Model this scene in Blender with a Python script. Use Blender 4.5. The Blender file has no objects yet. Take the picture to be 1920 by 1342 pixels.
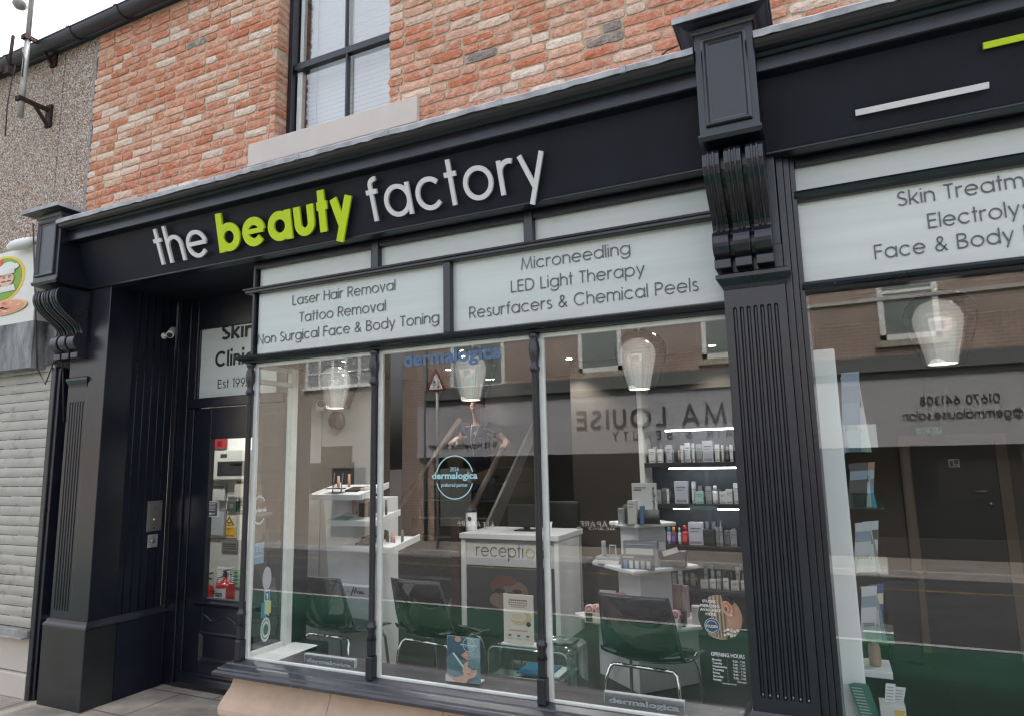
import bpy, bmesh, math, random
from mathutils import Vector, Matrix
random.seed(7)
R_ = math.radians
sc = bpy.context.scene
COL = sc.collection

# ---------------------------------------------------------------- camera, sky, sun, exposure
CAMZ = 1.61
YAW, PITCH, ROLL, FPX = -0.43433478, 0.15126547, -0.02086936, 1251.36564
cy_, sy_ = math.cos(YAW), math.sin(YAW)
cp_, sp_ = math.cos(PITCH), math.sin(PITCH)
FW = Vector((sy_*cp_, cy_*cp_, sp_))
RT0 = Vector((cy_, -sy_, 0))
UP0 = RT0.cross(FW)
RT = RT0*math.cos(ROLL) + UP0*math.sin(ROLL)
UPV = -RT0*math.sin(ROLL) + UP0*math.cos(ROLL)
cam = bpy.data.cameras.new('camera')
camo = bpy.data.objects.new('camera', cam); COL.objects.link(camo)
camo.matrix_world = Matrix(((RT.x, UPV.x, -FW.x, 0), (RT.y, UPV.y, -FW.y, 0), (RT.z, UPV.z, -FW.z, CAMZ), (0, 0, 0, 1)))
cam.sensor_fit = 'HORIZONTAL'; cam.sensor_width = 36.0; cam.lens = FPX/1920*36
cam.clip_start = 0.05; cam.clip_end = 2000
sc.camera = camo

def q(x, y, D):
    """point of the place seen at photo pixel (x, y), at depth D in front of the camera's street line"""
    d = RT*((x-960)/FPX) + UPV*(-(y-671)/FPX) + FW
    d = d*(D/d.y)
    return Vector((d.x, d.y, d.z+CAMZ))

SUN_EL, SUN_AZ = 58, 12          # azimuth from +Y clockwise: the sun stands behind the shop and lights the far side of the street
w = bpy.data.worlds.new('World'); sc.world = w; w.use_nodes = True
nt = w.node_tree; bg = nt.nodes['Background']
sky = nt.nodes.new('ShaderNodeTexSky'); sky.sky_type = 'NISHITA'; sky.sun_disc = False
sky.sun_elevation = R_(SUN_EL); sky.sun_rotation = R_(SUN_AZ)
sky.dust_density = 8.0; sky.air_density = 1.2; sky.ozone_density = 1.0
hs = nt.nodes.new('ShaderNodeHueSaturation'); hs.inputs['Saturation'].default_value = 0.42
nt.links.new(sky.outputs[0], hs.inputs['Color']); nt.links.new(hs.outputs[0], bg.inputs[0])
bg.inputs[1].default_value = 0.15
sun = bpy.data.lights.new('sun', 'SUN'); sun.energy = 2.0; sun.angle = R_(4); sun.color = (1, .96, .91)
suno = bpy.data.objects.new('sun', sun); COL.objects.link(suno)
az = R_(SUN_AZ)
sd = Vector((math.sin(az)*math.cos(R_(SUN_EL)), math.cos(az)*math.cos(R_(SUN_EL)), math.sin(R_(SUN_EL))))
suno.rotation_euler = sd.to_track_quat('Z', 'Y').to_euler()
sc.view_settings.view_transform = 'Standard'; sc.view_settings.look = 'None'
sc.view_settings.gamma = 1; sc.view_settings.exposure = 1.98
sc.cycles.max_bounces = 10; sc.cycles.transparent_max_bounces = 24; sc.cycles.glossy_bounces = 5
sc.cycles.use_denoising = True; sc.cycles.filter_width = 1.3; sc.cycles.sample_clamp_indirect = 4.0
sc.cycles.caustics_reflective = False; sc.cycles.caustics_refractive = False

# ---------------------------------------------------------------- mesh helpers
class MB:
    def __init__(s): s.v = []; s.f = []; s.c = []; s.sm = []
    def add(s, vs, fs, col=None, smooth=False):
        n = len(s.v); s.v += [tuple(v) for v in vs]
        for f in fs: s.f.append([i+n for i in f]); s.c.append(col); s.sm.append(smooth)
        return s
    def box(s, x0, x1, y0, y1, z0, z1, col=None):
        if x0 > x1: x0, x1 = x1, x0
        if y0 > y1: y0, y1 = y1, y0
        if z0 > z1: z0, z1 = z1, z0
        vs = [(x, y, z) for z in (z0, z1) for y in (y0, y1) for x in (x0, x1)]
        return s.add(vs, [(0, 2, 3, 1), (4, 5, 7, 6), (0, 1, 5, 4), (2, 6, 7, 3), (0, 4, 6, 2), (1, 3, 7, 5)], col)
    def obox(s, c, ax, ay, az_, col=None):
        """oriented box: centre and three half-axis vectors"""
        c, ax, ay, az_ = map(Vector, (c, ax, ay, az_))
        vs = [c+ax*i+ay*j+az_*k for k in (-1, 1) for j in (-1, 1) for i in (-1, 1)]
        return s.add(vs, [(0, 2, 3, 1), (4, 5, 7, 6), (0, 1, 5, 4), (2, 6, 7, 3), (0, 4, 6, 2), (1, 3, 7, 5)], col)
    def quad(s, a, b, c, d, col=None): return s.add([a, b, c, d], [(0, 1, 2, 3)], col)
    def prism(s, poly, off, col=None):
        """poly: list of 3-D points, off: extrusion vector"""
        n = len(poly); off = Vector(off)
        vs = [Vector(p) for p in poly]; vs += [p+off for p in vs]
        fs = [list(range(n))[::-1], [i+n for i in range(n)]]
        fs += [(i, (i+1) % n, (i+1) % n+n, i+n) for i in range(n)]
        return s.add(vs, fs, col)
    def tube(s, pts, r, n=10, cap=True, col=None, closed=False):
        pts = [Vector(p) for p in pts]; rs = r if isinstance(r, (list, tuple)) else [r]*len(pts)
        m = len(pts); vs = []; up = None
        for i, p in enumerate(pts):
            if closed: t = pts[(i+1) % m]-pts[i-1]
            else: t = (pts[min(i+1, m-1)]-pts[max(i-1, 0)])
            t.normalize()
            if up is None:
                up = Vector((0, 0, 1)) if abs(t.z) < .9 else Vector((1, 0, 0))
            a = t.cross(up).normalized(); b = a.cross(t).normalized(); up = b
            for k in range(n):
                an = 2*math.pi*k/n
                vs.append(p+a*(math.cos(an)*rs[i])+b*(math.sin(an)*rs[i]))
        fs = []
        for i in range(m if closed else m-1):
            j = (i+1) % m
            for k in range(n): fs.append((i*n+k, i*n+(k+1) % n, j*n+(k+1) % n, j*n+k))
        if cap and not closed: fs += [list(range(n))[::-1], [(m-1)*n+k for k in range(n)]]
        return s.add(vs, fs, col, True)
    def lathe(s, c, prof, n=20, col=None, axis='Z', cap=True, sq=None):
        """prof: list of (radius, height) around the vertical through c"""
        c = Vector(c); vs = []
        for r, h in prof:
            for k in range(n):
                an = 2*math.pi*(k+.5)/n
                if axis == 'Z': vs.append(c+Vector((r*math.cos(an), r*math.sin(an), h)))
                elif axis == 'Y': vs.append(c+Vector((r*math.cos(an), h, -r*math.sin(an))))
                else: vs.append(c+Vector((h, r*math.cos(an), r*math.sin(an))))
        fs = []
        for i in range(len(prof)-1):
            for k in range(n): fs.append((i*n+k, i*n+(k+1) % n, (i+1)*n+(k+1) % n, (i+1)*n+k))
        if cap: fs += [list(range(n))[::-1], [(len(prof)-1)*n+k for k in range(n)]]
        return s.add(vs, fs, col, n > 6)
    def sweep(s, path, prof, mp=None, closed=False, col=None):
        """moulding: path in a plane (u, v); prof = closed outline of (outward, height); outward is to the right of travel"""
        m = len(path); n = len(prof); vs = []
        mp = mp or (lambda u, v, h: (u, v, h))
        for i in range(m):
            p = Vector(path[i])
            d0 = d1 = None
            if i > 0 or closed: d0 = (p-Vector(path[i-1])).normalized()
            if i < m-1 or closed: d1 = (Vector(path[(i+1) % m])-p).normalized()
            if d0 is None: d0 = d1
            if d1 is None: d1 = d0
            n0 = Vector((d0.y, -d0.x)); n1 = Vector((d1.y, -d1.x)); nn = (n0+n1)
            nn = nn/max(1e-6, nn.length); nn = nn/max(.3, nn.dot(n0))
            for o, h in prof:
                a = p+nn*o; vs.append(mp(a.x, a.y, h))
        fs = []
        for i in range(m if closed else m-1):
            j = (i+1) % m
            for k in range(n): fs.append((i*n+k, i*n+(k+1) % n, j*n+(k+1) % n, j*n+k))
        if not closed: fs += [list(range(n)), [(m-1)*n+k for k in range(n)][::-1]]
        return s.add(vs, fs, col)
    def grid(s, fn, nu, nv, col=None, smooth=True, thick=None):
        vs = [fn(i/nu, j/nv) for j in range(nv+1) for i in range(nu+1)]
        fs = [(j*(nu+1)+i, j*(nu+1)+i+1, (j+1)*(nu+1)+i+1, (j+1)*(nu+1)+i) for j in range(nv) for i in range(nu)]
        return s.add(vs, fs, col, smooth)
    def mesh(s, name, m):
        me = bpy.data.meshes.new(name); me.from_pydata(s.v, [], s.f)
        if any(c is not None for c in s.c):
            at = me.color_attributes.new('Col', 'FLOAT_COLOR', 'CORNER'); k = 0
            for f, c in zip(s.f, s.c):
                c = c or (1, 1, 1)
                for _ in f: at.data[k].color = (*c[:3], 1); k += 1
        bm = bmesh.new(); bm.from_mesh(me); bmesh.ops.recalc_face_normals(bm, faces=bm.faces); bm.to_mesh(me); bm.free()
        for p, smv in zip(me.polygons, s.sm): p.use_smooth = smv
        if m: me.materials.append(m)
        return me

def obj(name, mb, m, parent=None, bevel=0, seg=2, solid=0, sub=0):
    o = bpy.data.objects.new(name, mb.mesh(name, m) if isinstance(mb, MB) else mb); COL.objects.link(o)
    if parent is not None:
        o.parent = parent
        if parent.type == 'EMPTY': o.location = -parent.location
    if solid:
        md = o.modifiers.new('s', 'SOLIDIFY'); md.thickness = solid; md.offset = 0
    if bevel:
        md = o.modifiers.new('b', 'BEVEL'); md.width = bevel; md.segments = seg; md.limit_method = 'ANGLE'; md.angle_limit = R_(35)
    if sub:
        md = o.modifiers.new('u', 'SUBSURF'); md.levels = sub; md.render_levels = sub
    return o
def tag(o, label, cat, group=None):
    o['label'] = label; o['category'] = cat
    if group: o['group'] = group
    return o
def thing(name, label, cat, loc=(0, 0, 0), group=None):
    o = bpy.data.objects.new(name, None); COL.objects.link(o); o.location = loc; o.empty_display_size = .1
    return tag(o, label, cat, group)
def struct(name, mb, m, kind='structure', **k):
    o = obj(name, mb, m, **k); o['kind'] = kind; return o
def dup(root, loc, rz, label, group=None):
    r = root.copy(); COL.objects.link(r); r.location = loc; r.rotation_euler = (0, 0, rz); r['label'] = label
    if group: r['group'] = group
    for ch in list(root.children):
        c = ch.copy(); COL.objects.link(c); c.parent = r
        for g in list(ch.children):
            d = g.copy(); COL.objects.link(d); d.parent = c
    return r
ORD = ['first', 'second', 'third', 'fourth', 'fifth', 'sixth', 'seventh', 'eighth', 'ninth', 'tenth', 'eleventh', 'twelfth', 'thirteenth', 'fourteenth', 'fifteenth', 'sixteenth']

# ---------------------------------------------------------------- lettering: a geometric sans drawn as strokes, x-height 1
def arc(cx, cy, rx, ry, a0, a1):
    n = max(4, int(abs(a1-a0)/11))
    return [(cx+rx*math.cos(R_(a0+(a1-a0)*i/n)), cy+ry*math.sin(R_(a0+(a1-a0)*i/n))) for i in range(n+1)]
def glyph(ch, h):
    """strokes (centre lines) and width of one letter; h is half the stroke weight"""
    A, DS, C = 1.40, -.42, 1.36
    W = 1.06; r = W/2-h; ry = .51-h
    bowl = arc(W/2, .5, r, ry, 0, 360)
    L = {}
    if ch == ' ': return [], .42
    if ch == 'o': return [bowl], W
    if ch == 'a': return [bowl, [(W-h, 0), (W-h, 1)]], W
    if ch == 'b': return [bowl, [(h, 0), (h, A)]], W
    if ch == 'd': return [bowl, [(W-h, 0), (W-h, A)]], W
    if ch == 'p': return [bowl, [(h, DS), (h, 1)]], W
    if ch == 'q': return [bowl, [(W-h, DS), (W-h, 1)]], W
    if ch == 'g': return [bowl, [(W-h, 1), (W-h, -.02)]+arc(W/2, -.02, r, .42-h, 0, -155)[1:]], W
    if ch == 'c': return [arc(W/2, .5, r, ry, 42, 318)], W*.92
    if ch == 'e':
        b = min(h, .085)
        return [(b, [(h, .52), (W-h*.6, .52)]), arc(W/2, .5, r, ry, 3, 320)], W
    if ch == 'f': return [[(.2, 0), (.2, 1.12)]+arc(.44, 1.12, .24, .27-h, 180, 82)[1:], [(0, 1-h), (.44, 1-h)]], .46
    if ch == 't': return [[(.21, 0), (.21, A-.03)], [(0, 1-h), (.43, 1-h)]], .43
    if ch in 'hn':
        w_ = .86; top = A if ch == 'h' else 1
        return [[(h, 0), (h, top)], arc(w_/2, .58, w_/2-h, .43-h, 180, 0)+[(w_-h, 0)]], w_
    if ch == 'm':
        s1 = arc(.39, .62, .39-h, .39-h, 180, 0)
        return [[(h, 0), (h, 1)], s1+[(.78-h, 0)], [(x+.78-2*h, y) for x, y in s1]+[(1.56-3*h, 0)]], 1.56-2*h
    if ch == 'u':
        w_ = .86
        return [[(h, 1)]+arc(w_/2, .42, w_/2-h, .43-h, 180, 360)+[(w_-h, 1)]], w_
    if ch == 'r': return [[(h, 0), (h, 1)], arc(.4, .60, .4-h, .41-h, 180, 68)], .52
    if ch == 's': return [arc(.33, .745, .255-h*.5, .265-h, 38, 255)+arc(.33, .265, .29-h*.5, .275-h, 75, -145)], .64
    if ch == 'i': return [[(h, 0), (h, 1)], [(h, 1.22), (h, 1.22+2.2*h)]], 2*h
    if ch == 'j': return [[(h, -.42), (h, 1)], [(h, 1.22), (h, 1.22+2.2*h)]], 2*h
    if ch == 'l': return [[(h, 0), (h, A)]], 2*h
    if ch == 'k': return [[(h, 0), (h, A)], [(.72, 1), (h, .36)], [(.26, .56), (.74, 0)]], .78
    if ch == 'v': return [[(h*.9, 1), (.42, 0), (.84-h*.9, 1)]], .84
    if ch == 'w': return [[(h, 1), (.36, 0), (.66, 1), (.96, 0), (1.32-h, 1)]], 1.32
    if ch == 'x': return [[(h, 1), (.76, 0)], [(.76, 1), (h, 0)]], .8
    if ch == 'y': return [[(h*.9, 1), (.45, .02)], [(.88-h*.9, 1), (.26, DS)]], .88
    if ch == 'z': return [[(0, 1-h), (.66, 1-h), (.06, h), (.72, h)]], .74
    if ch == 'A': return [[(h, 0), (.58, C), (1.16-h, 0)], [(.24, .45), (.92, .45)]], 1.16
    if ch == 'B': return [[(h, 0), (h, C)], [(h, C-h), (.45, C-h)]+arc(.45, 1.03, .33-h, .33-h, 90, -90)+[(h, .70)], [(h, .70), (.48, .70)]+arc(.48, .36, .40-h, .36-h, 90, -90)+[(h, h)]], .9
    if ch == 'C': return [arc(.70, C/2, .70-h, .70-h, 44, 316)], 1.28
    if ch == 'D': return [[(h, 0), (h, C)], [(h, C-h), (.46, C-h)]+arc(.46, C/2, .62-h, C/2-h, 90, -90)+[(h, h)]], 1.1
    if ch == 'E': return [[(h, 0), (h, C)], [(h, C-h), (.74, C-h)], [(h, .72), (.70, .72)], [(h, h), (.74, h)]], .78
    if ch == 'F': return [[(h, 0), (h, C)], [(h, C-h), (.70, C-h)], [(h, .72), (.66, .72)]], .72
    if ch == 'G': return [arc(.70, C/2, .70-h, .70-h, 40, 360)+[(.74, C/2)]], 1.4
    if ch == 'H': return [[(h, 0), (h, C)], [(.98-h, 0), (.98-h, C)], [(h, .74), (.98-h, .74)]], .98
    if ch == 'I': return [[(h, 0), (h, C)]], 2*h
    if ch == 'K': return [[(h, 0), (h, C)], [(.82, C), (h, .58)], [(.30, .80), (.86, 0)]], .9
    if ch == 'L': return [[(h, C), (h, 0)], [(h, h), (.66, h)]], .68
    if ch == 'M': return [[(h, 0), (.22, C), (.68, .1), (1.14, C), (1.36-h, 0)]], 1.36
    if ch == 'N': return [[(h, 0), (h, C), (1.0-h, 0), (1.0-h, C)]], 1.0
    if ch in 'O0': 
        k = 1.0 if ch == 'O' else .6
        return [arc(.70*k, C/2, .70*k-h, .70-h, 0, 360)], 1.4*k
    if ch == 'P': return [[(h, 0), (h, C)], [(h, C-h), (.44, C-h)]+arc(.44, .98, .38-h, .38-h, 90, -90)+[(h, .60)]], .82
    if ch == 'R': return [[(h, 0), (h, C)], [(h, C-h), (.44, C-h)]+arc(.44, .98, .38-h, .38-h, 90, -90)+[(h, .60)], [(.42, .60), (.82, 0)]], .86
    if ch == 'S': return [arc(.40, 1.01, .32-h*.5, .35-h, 35, 255)+arc(.40, .36, .38-h*.5, .37-h, 75, -150)], .8
    if ch == 'T': return [[(.38, 0), (.38, C)], [(0, C-h), (.76, C-h)]], .76
    if ch == 'U': return [[(h, C)]+arc(.45, .44, .45-h, .45-h, 180, 360)+[(.9-h, C)]], .9
    if ch == 'V': return [[(h, C), (.52, 0), (1.04-h, C)]], 1.04
    if ch == 'X': return [[(h, C), (.86, 0)], [(.86, C), (h, 0)]], .9
    if ch == 'Y': return [[(h, C), (.46, .62), (.92-h, C)], [(.46, .62), (.46, 0)]], .92
    if ch == '&': return [[(1.0, 0), (.30, .86)]+arc(.46, 1.08, .24-h*.4, .27-h, 205, -20)+[(.52, .76), (.2, .55)]+arc(.40, .34, .38-h, .35-h, 130, 300)+[(.95, .58)]], 1.04
    if ch == '1': return [[(0, 1.15), (.22, C), (.22, 0)]], .34
    if ch == '2': return [arc(.40, .96, .38-h, .40-h, 170, -35)+[(.06, h), (.8, h)]], .82
    if ch == '3': return [arc(.36, 1.02, .32-h, .34-h, 150, -80)+arc(.36, .36, .38-h, .36-h, 80, -150)], .78
    if ch == '4': return [[(.86, .36), (.04, .36), (.64, C), (.64, 0)]], .88
    if ch == '6': return [[(.56, C), (.12, .62)]+arc(.42, .44, .42-h, .44-h, 155, 515)], .84
    if ch == '7': return [[(0, C-h), (.72, C-h), (.22, 0)]], .74
    if ch == '8': return [arc(.40, 1.02, .31-h, .33-h, -90, 270), arc(.40, .36, .39-h, .37-h, 90, 450)], .8
    if ch == '9': return [[(.28, 0), (.72, .74)]+arc(.42, .92, .42-h, .44-h, -25, 335)], .84
    if ch == '5': return [[(.68, C-h), (.22, C-h), (.12, .78)]+arc(.36, .42, .4-h, .42-h, 125, -145)], .8
    if ch in '-–': return [[(0, .5), (.45, .5)]], .45
    if ch == '.': return [[(h, 0), (h, 2.2*h)]], 2*h
    if ch == ':': return [[(h, 0), (h, 2.2*h)], [(h, .7), (h, .7+2.2*h)]], 2*h
    if ch == '@': return [arc(.7, .5, .32, .34, 0, 360), arc(.7, .45, .66, .70, -60, 260)+[(1.02, .22), (1.04, .85)]], 1.42
    return [[(h, 0), (h, 1)]], .5
def stext(mb, s, o, xd, zd, size, weight=.14, depth=.004, width=None, align='l', gap=.17, col=None, nd=None):
    """write s from o along xd; size = x-height; width (optional) stretches it to that length; letters are `depth` thick"""
    o, xd, zd = Vector(o), Vector(xd).normalized(), Vector(zd).normalized()
    nd = Vector(nd) if nd else xd.cross(zd)      # towards the reader
    h = weight/2; pen = 0; strokes = []
    for ch in s:
        st, wd = glyph(ch, h)
        strokes += [((pl[0], [(x+pen, y) for x, y in pl[1]]) if isinstance(pl, tuple) else (weight/2, [(x+pen, y) for x, y in pl])) for pl in st]
        pen += wd+gap
    pen -= gap
    kx = (width/(pen*size)) if width else 1.0
    off = {'l': 0, 'c': -pen*size*kx/2, 'r': -pen*size*kx}[align]
    for k, (h, pl) in enumerate(strokes):
        P = [Vector((x, y)) for x, y in pl]; n = len(P)
        closed = (P[0]-P[-1]).length < 1e-4 and n > 3
        if closed: P = P[:-1]; n -= 1
        lf, rg = [], []
        for i in range(n):
            d0 = P[i]-P[i-1] if (i or closed) else P[1]-P[0]
            d1 = P[(i+1) % n]-P[i] if (i < n-1 or closed) else d0
            if d0.length < 1e-6: d0 = d1
            if d1.length < 1e-6: d1 = d0
            d0 = d0.normalized(); d1 = d1.normalized()
            n0 = Vector((-d0.y, d0.x)); n1 = Vector((-d1.y, d1.x)); nn = n0+n1
            if nn.length < .2: nn = n0
            nn = nn.normalized(); nn = nn/max(.45, nn.dot(n0))
            lf.append(P[i]+nn*h); rg.append(P[i]-nn*h)
        dz = depth+.00018*(k % 4)
        def w3(p, dd): return o+xd*(off+p.x*size*kx)+zd*(p.y*size)+nd*dd
        vs = [w3(p, dz) for p in lf]+[w3(p, dz) for p in rg]+[w3(p, 0) for p in lf]+[w3(p, 0) for p in rg]
        fs = []
        for i in range(n if closed else n-1):
            j = (i+1) % n
            fs += [(i, j, n+j, n+i), (i, 2*n+i, 2*n+j, j), (n+i, n+j, 3*n+j, 3*n+i)]
        if not closed: fs += [(0, n, 3*n, 2*n), (n-1, 3*n-1, 4*n-1, 2*n-1)]
        mb.add(vs, fs, col)
    return pen*size*kx
def btext(mb, s, o, xd, zd, size, bold=0.0, depth=.001, width=None, align='l', col=None, nd=None, space=1.0):
    """heavier grotesque lettering from the built-in font; size = cap height"""
    o, xd, zd = Vector(o), Vector(xd).normalized(), Vector(zd).normalized()
    nd = Vector(nd) if nd else xd.cross(zd)
    cu = bpy.data.curves.new('lettering', 'FONT'); cu.body = s; cu.size = 1; cu.offset = bold; cu.resolution_u = 3; cu.space_character = space
    ob = bpy.data.objects.new('lettering', cu); COL.objects.link(ob)
    bpy.context.view_layer.update()
    me = bpy.data.meshes.new_from_object(ob.evaluated_get(bpy.context.evaluated_depsgraph_get()))
    xs = [v.co.x for v in me.vertices]; x0, x1 = min(xs), max(xs)
    k = size/.73; kx = k if not width else width/(x1-x0)
    off = {'l': -x0*kx, 'c': -(x0+x1)/2*kx, 'r': -x1*kx}[align]
    vs = [o+xd*(v.co.x*kx+off)+zd*(v.co.y*k)+nd*depth for v in me.vertices]
    mb.add(vs, [list(p.vertices) for p in me.polygons], col)
    bpy.data.objects.remove(ob); bpy.data.meshes.remove(me); bpy.data.curves.remove(cu)
X_, Z_, NX_ = Vector((1, 0, 0)), Vector((0, 0, 1)), Vector((-1, 0, 0))

# ---------------------------------------------------------------- materials
def mat(name, col=(.5, .5, .5), rough=.5, metal=0, var=0, vscale=8, bump=0, bscale=60, spec=.5, coat=0, attr=False, col2=None, emit=None, estr=0, stretch=None, rvar=0):
    m = bpy.data.materials.new(name); m.use_nodes = True; nt = m.node_tree; N = nt.nodes; b = N['Principled BSDF']
    b.inputs['Base Color'].default_value = (*col, 1); b.inputs['Roughness'].default_value = rough
    b.inputs['Metallic'].default_value = metal; b.inputs['Specular IOR Level'].default_value = spec
    b.inputs['Coat Weight'].default_value = coat
    tc = N.new('ShaderNodeTexCoord'); co = tc.outputs['Object']
    if stretch:
        mp = N.new('ShaderNodeMapping'); mp.inputs['Scale'].default_value = stretch
        nt.links.new(co, mp.inputs[0]); co = mp.outputs[0]
    src = None
    if attr:
        a = N.new('ShaderNodeVertexColor'); a.layer_name = 'Col'; src = a.outputs[0]
    if var or col2:
        no = N.new('ShaderNodeTexNoise'); no.inputs['Scale'].default_value = vscale; no.inputs['Detail'].default_value = 6
        no.inputs['Roughness'].default_value = .65
        nt.links.new(co, no.inputs['Vector'])
        mx = N.new('ShaderNodeMix'); mx.data_type = 'RGBA'
        rp = N.new('ShaderNodeMapRange'); rp.inputs[1].default_value = .35; rp.inputs[2].default_value = .68
        nt.links.new(no.outputs[0], rp.inputs[0]); nt.links.new(rp.outputs[0], mx.inputs[0])
        if src:
            mu = N.new('ShaderNodeMix'); mu.data_type = 'RGBA'; mu.blend_type = 'MULTIPLY'; mu.inputs[0].default_value = 1
            mx.inputs[6].default_value = (1-var, 1-var, 1-var, 1); mx.inputs[7].default_value = (1+var, 1+var, 1+var, 1)
            nt.links.new(src, mu.inputs[6]); nt.links.new(mx.outputs[2], mu.inputs[7]); src = mu.outputs[2]
        else:
            c2 = col2 or tuple(min(1, c*(1+var)) for c in col); c1 = col if col2 else tuple(c*(1-var) for c in col)
            mx.inputs[6].default_value = (*c1, 1); mx.inputs[7].default_value = (*c2, 1); src = mx.outputs[2]
        if rvar:
            rr = N.new('ShaderNodeMapRange'); rr.inputs[3].default_value = rough-rvar; rr.inputs[4].default_value = rough+rvar
            nt.links.new(no.outputs[0], rr.inputs[0]); nt.links.new(rr.outputs[0], b.inputs['Roughness'])
    if src: nt.links.new(src, b.inputs['Base Color'])
    if bump:
        n2 = N.new('ShaderNodeTexNoise'); n2.inputs['Scale'].default_value = bscale; n2.inputs['Detail'].default_value = 5
        nt.links.new(co, n2.inputs['Vector'])
        bp = N.new('ShaderNodeBump'); bp.inputs['Strength'].default_value = bump; bp.inputs['Distance'].default_value = .01
        nt.links.new(n2.outputs[0], bp.inputs['Height']); nt.links.new(bp.outputs[0], b.inputs['Normal'])
    if emit:
        b.inputs['Emission Color'].default_value = (*emit, 1); b.inputs['Emission Strength'].default_value = estr
    return m
def glassmat(name, tint, refl, rough=0.0, edge=None, rim=.6):
    m = bpy.data.materials.new(name); m.use_nodes = True; nt = m.node_tree; N = nt.nodes
    for n in list(N):
        if n.type == 'BSDF_PRINCIPLED': N.remove(n)
    t = N.new('ShaderNodeBsdfTransparent'); t.inputs[0].default_value = (*tint, 1)
    g = N.new('ShaderNodeBsdfGlossy'); g.inputs['Roughness'].default_value = rough; g.inputs[0].default_value = (1, 1, 1, 1)
    lw = N.new('ShaderNodeLayerWeight'); lw.inputs[0].default_value = .5
    pw = N.new('ShaderNodeMath'); pw.operation = 'POWER'; pw.inputs[1].default_value = 3.5
    mr = N.new('ShaderNodeMapRange'); mr.inputs[3].default_value = refl; mr.inputs[4].default_value = min(1, refl+rim)
    nt.links.new(lw.outputs['Facing'], pw.inputs[0]); nt.links.new(pw.outputs[0], mr.inputs[0])
    if edge:
        ec = N.new('ShaderNodeMix'); ec.data_type = 'RGBA'; ec.inputs[6].default_value = (*tint, 1); ec.inputs[7].default_value = (*edge, 1)
        ep = N.new('ShaderNodeMath'); ep.operation = 'POWER'; ep.inputs[1].default_value = .85
        nt.links.new(lw.outputs['Facing'], ep.inputs[0]); nt.links.new(ep.outputs[0], ec.inputs[0]); nt.links.new(ec.outputs[2], t.inputs[0])
    mx = N.new('ShaderNodeMixShader')
    nt.links.new(mr.outputs[0], mx.inputs[0]); nt.links.new(t.outputs[0], mx.inputs[1]); nt.links.new(g.outputs[0], mx.inputs[2])
    nt.links.new(mx.outputs[0], N['Material Output'].inputs[0])
    return m
def tiles(name, c1, c2, mortar, bw, bh, ms, rough=.7, plane='XZ', bump=.4, var=.25, squash=1, offset=.5):
    m = mat(name, c1, rough); nt = m.node_tree; N = nt.nodes; b = N['Principled BSDF']
    tc = N.new('ShaderNodeTexCoord'); sx = N.new('ShaderNodeSeparateXYZ'); cx = N.new('ShaderNodeCombineXYZ')
    nt.links.new(tc.outputs['Object'], sx.inputs[0])
    nt.links.new(sx.outputs[0], cx.inputs[0]); nt.links.new(sx.outputs[2 if plane == 'XZ' else 1], cx.inputs[1])
    br = N.new('ShaderNodeTexBrick'); br.inputs['Scale'].default_value = 1
    br.inputs['Brick Width'].default_value = bw; br.inputs['Row Height'].default_value = bh; br.inputs['Mortar Size'].default_value = ms
    br.inputs['Color1'].default_value = (*c1, 1); br.inputs['Color2'].default_value = (*c2, 1); br.inputs['Mortar'].default_value = (*mortar, 1)
    br.inputs['Mortar Smooth'].default_value = .3; br.offset = offset
    nt.links.new(cx.outputs[0], br.inputs['Vector'])
    no = N.new('ShaderNodeTexNoise'); no.inputs['Scale'].default_value = 3.2; no.inputs['Detail'].default_value = 8
    no.inputs['Roughness'].default_value = .7
    nt.links.new(tc.outputs['Object'], no.inputs['Vector'])
    mr = N.new('ShaderNodeMapRange'); mr.inputs[1].default_value = .3; mr.inputs[2].default_value = .7
    mr.inputs[3].default_value = 1-var; mr.inputs[4].default_value = 1+var
    nt.links.new(no.outputs[0], mr.inputs[0])
    mu = N.new('ShaderNodeMix'); mu.data_type = 'RGBA'; mu.blend_type = 'MULTIPLY'; mu.inputs[0].default_value = 1
    nt.links.new(br.outputs[0], mu.inputs[6]); nt.links.new(mr.outputs[0], mu.inputs[7]); nt.links.new(mu.outputs[2], b.inputs['Base Color'])
    bp = N.new('ShaderNodeBump'); bp.inputs['Strength'].default_value = bump; bp.inputs['Distance'].default_value = .006; bp.invert = True
    nt.links.new(br.outputs['Fac'], bp.inputs['Height']); nt.links.new(bp.outputs[0], b.inputs['Normal'])
    return m

BLK = (.0062, .0078, .0160)
def paint(name, col, rough, chip=.0):
    """old gloss paint: brush marks, uneven sheen, a few chipped specks down to the primer"""
    m = mat(name, col, rough, var=.35, vscale=5, bump=.035, bscale=30, rvar=.06, spec=.72)
    nt = m.node_tree; N = nt.nodes; b = N['Principled BSDF']
    if chip:
        tc = N.new('ShaderNodeTexCoord'); v = N.new('ShaderNodeTexNoise'); v.inputs['Scale'].default_value = 46; v.inputs['Detail'].default_value = 2
        nt.links.new(tc.outputs['Object'], v.inputs['Vector'])
        mr = N.new('ShaderNodeMapRange'); mr.inputs[1].default_value = chip; mr.inputs[2].default_value = chip+.015
        nt.links.new(v.outputs[0], mr.inputs[0])
        mx = N.new('ShaderNodeMix'); mx.data_type = 'RGBA'; mx.inputs[7].default_value = (.34, .34, .34, 1)
        old = b.inputs['Base Color'].links[0].from_socket
        nt.links.new(mr.outputs[0], mx.inputs[0]); nt.links.new(old, mx.inputs[6]); nt.links.new(mx.outputs[2], b.inputs['Base Color'])
    return m
M = {}
M['black'] = paint('black_gloss_paint', BLK, .31, .82)
M['blackold'] = paint('old_black_paint', (.0075, .0092, .0180), .29, .785)
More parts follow.
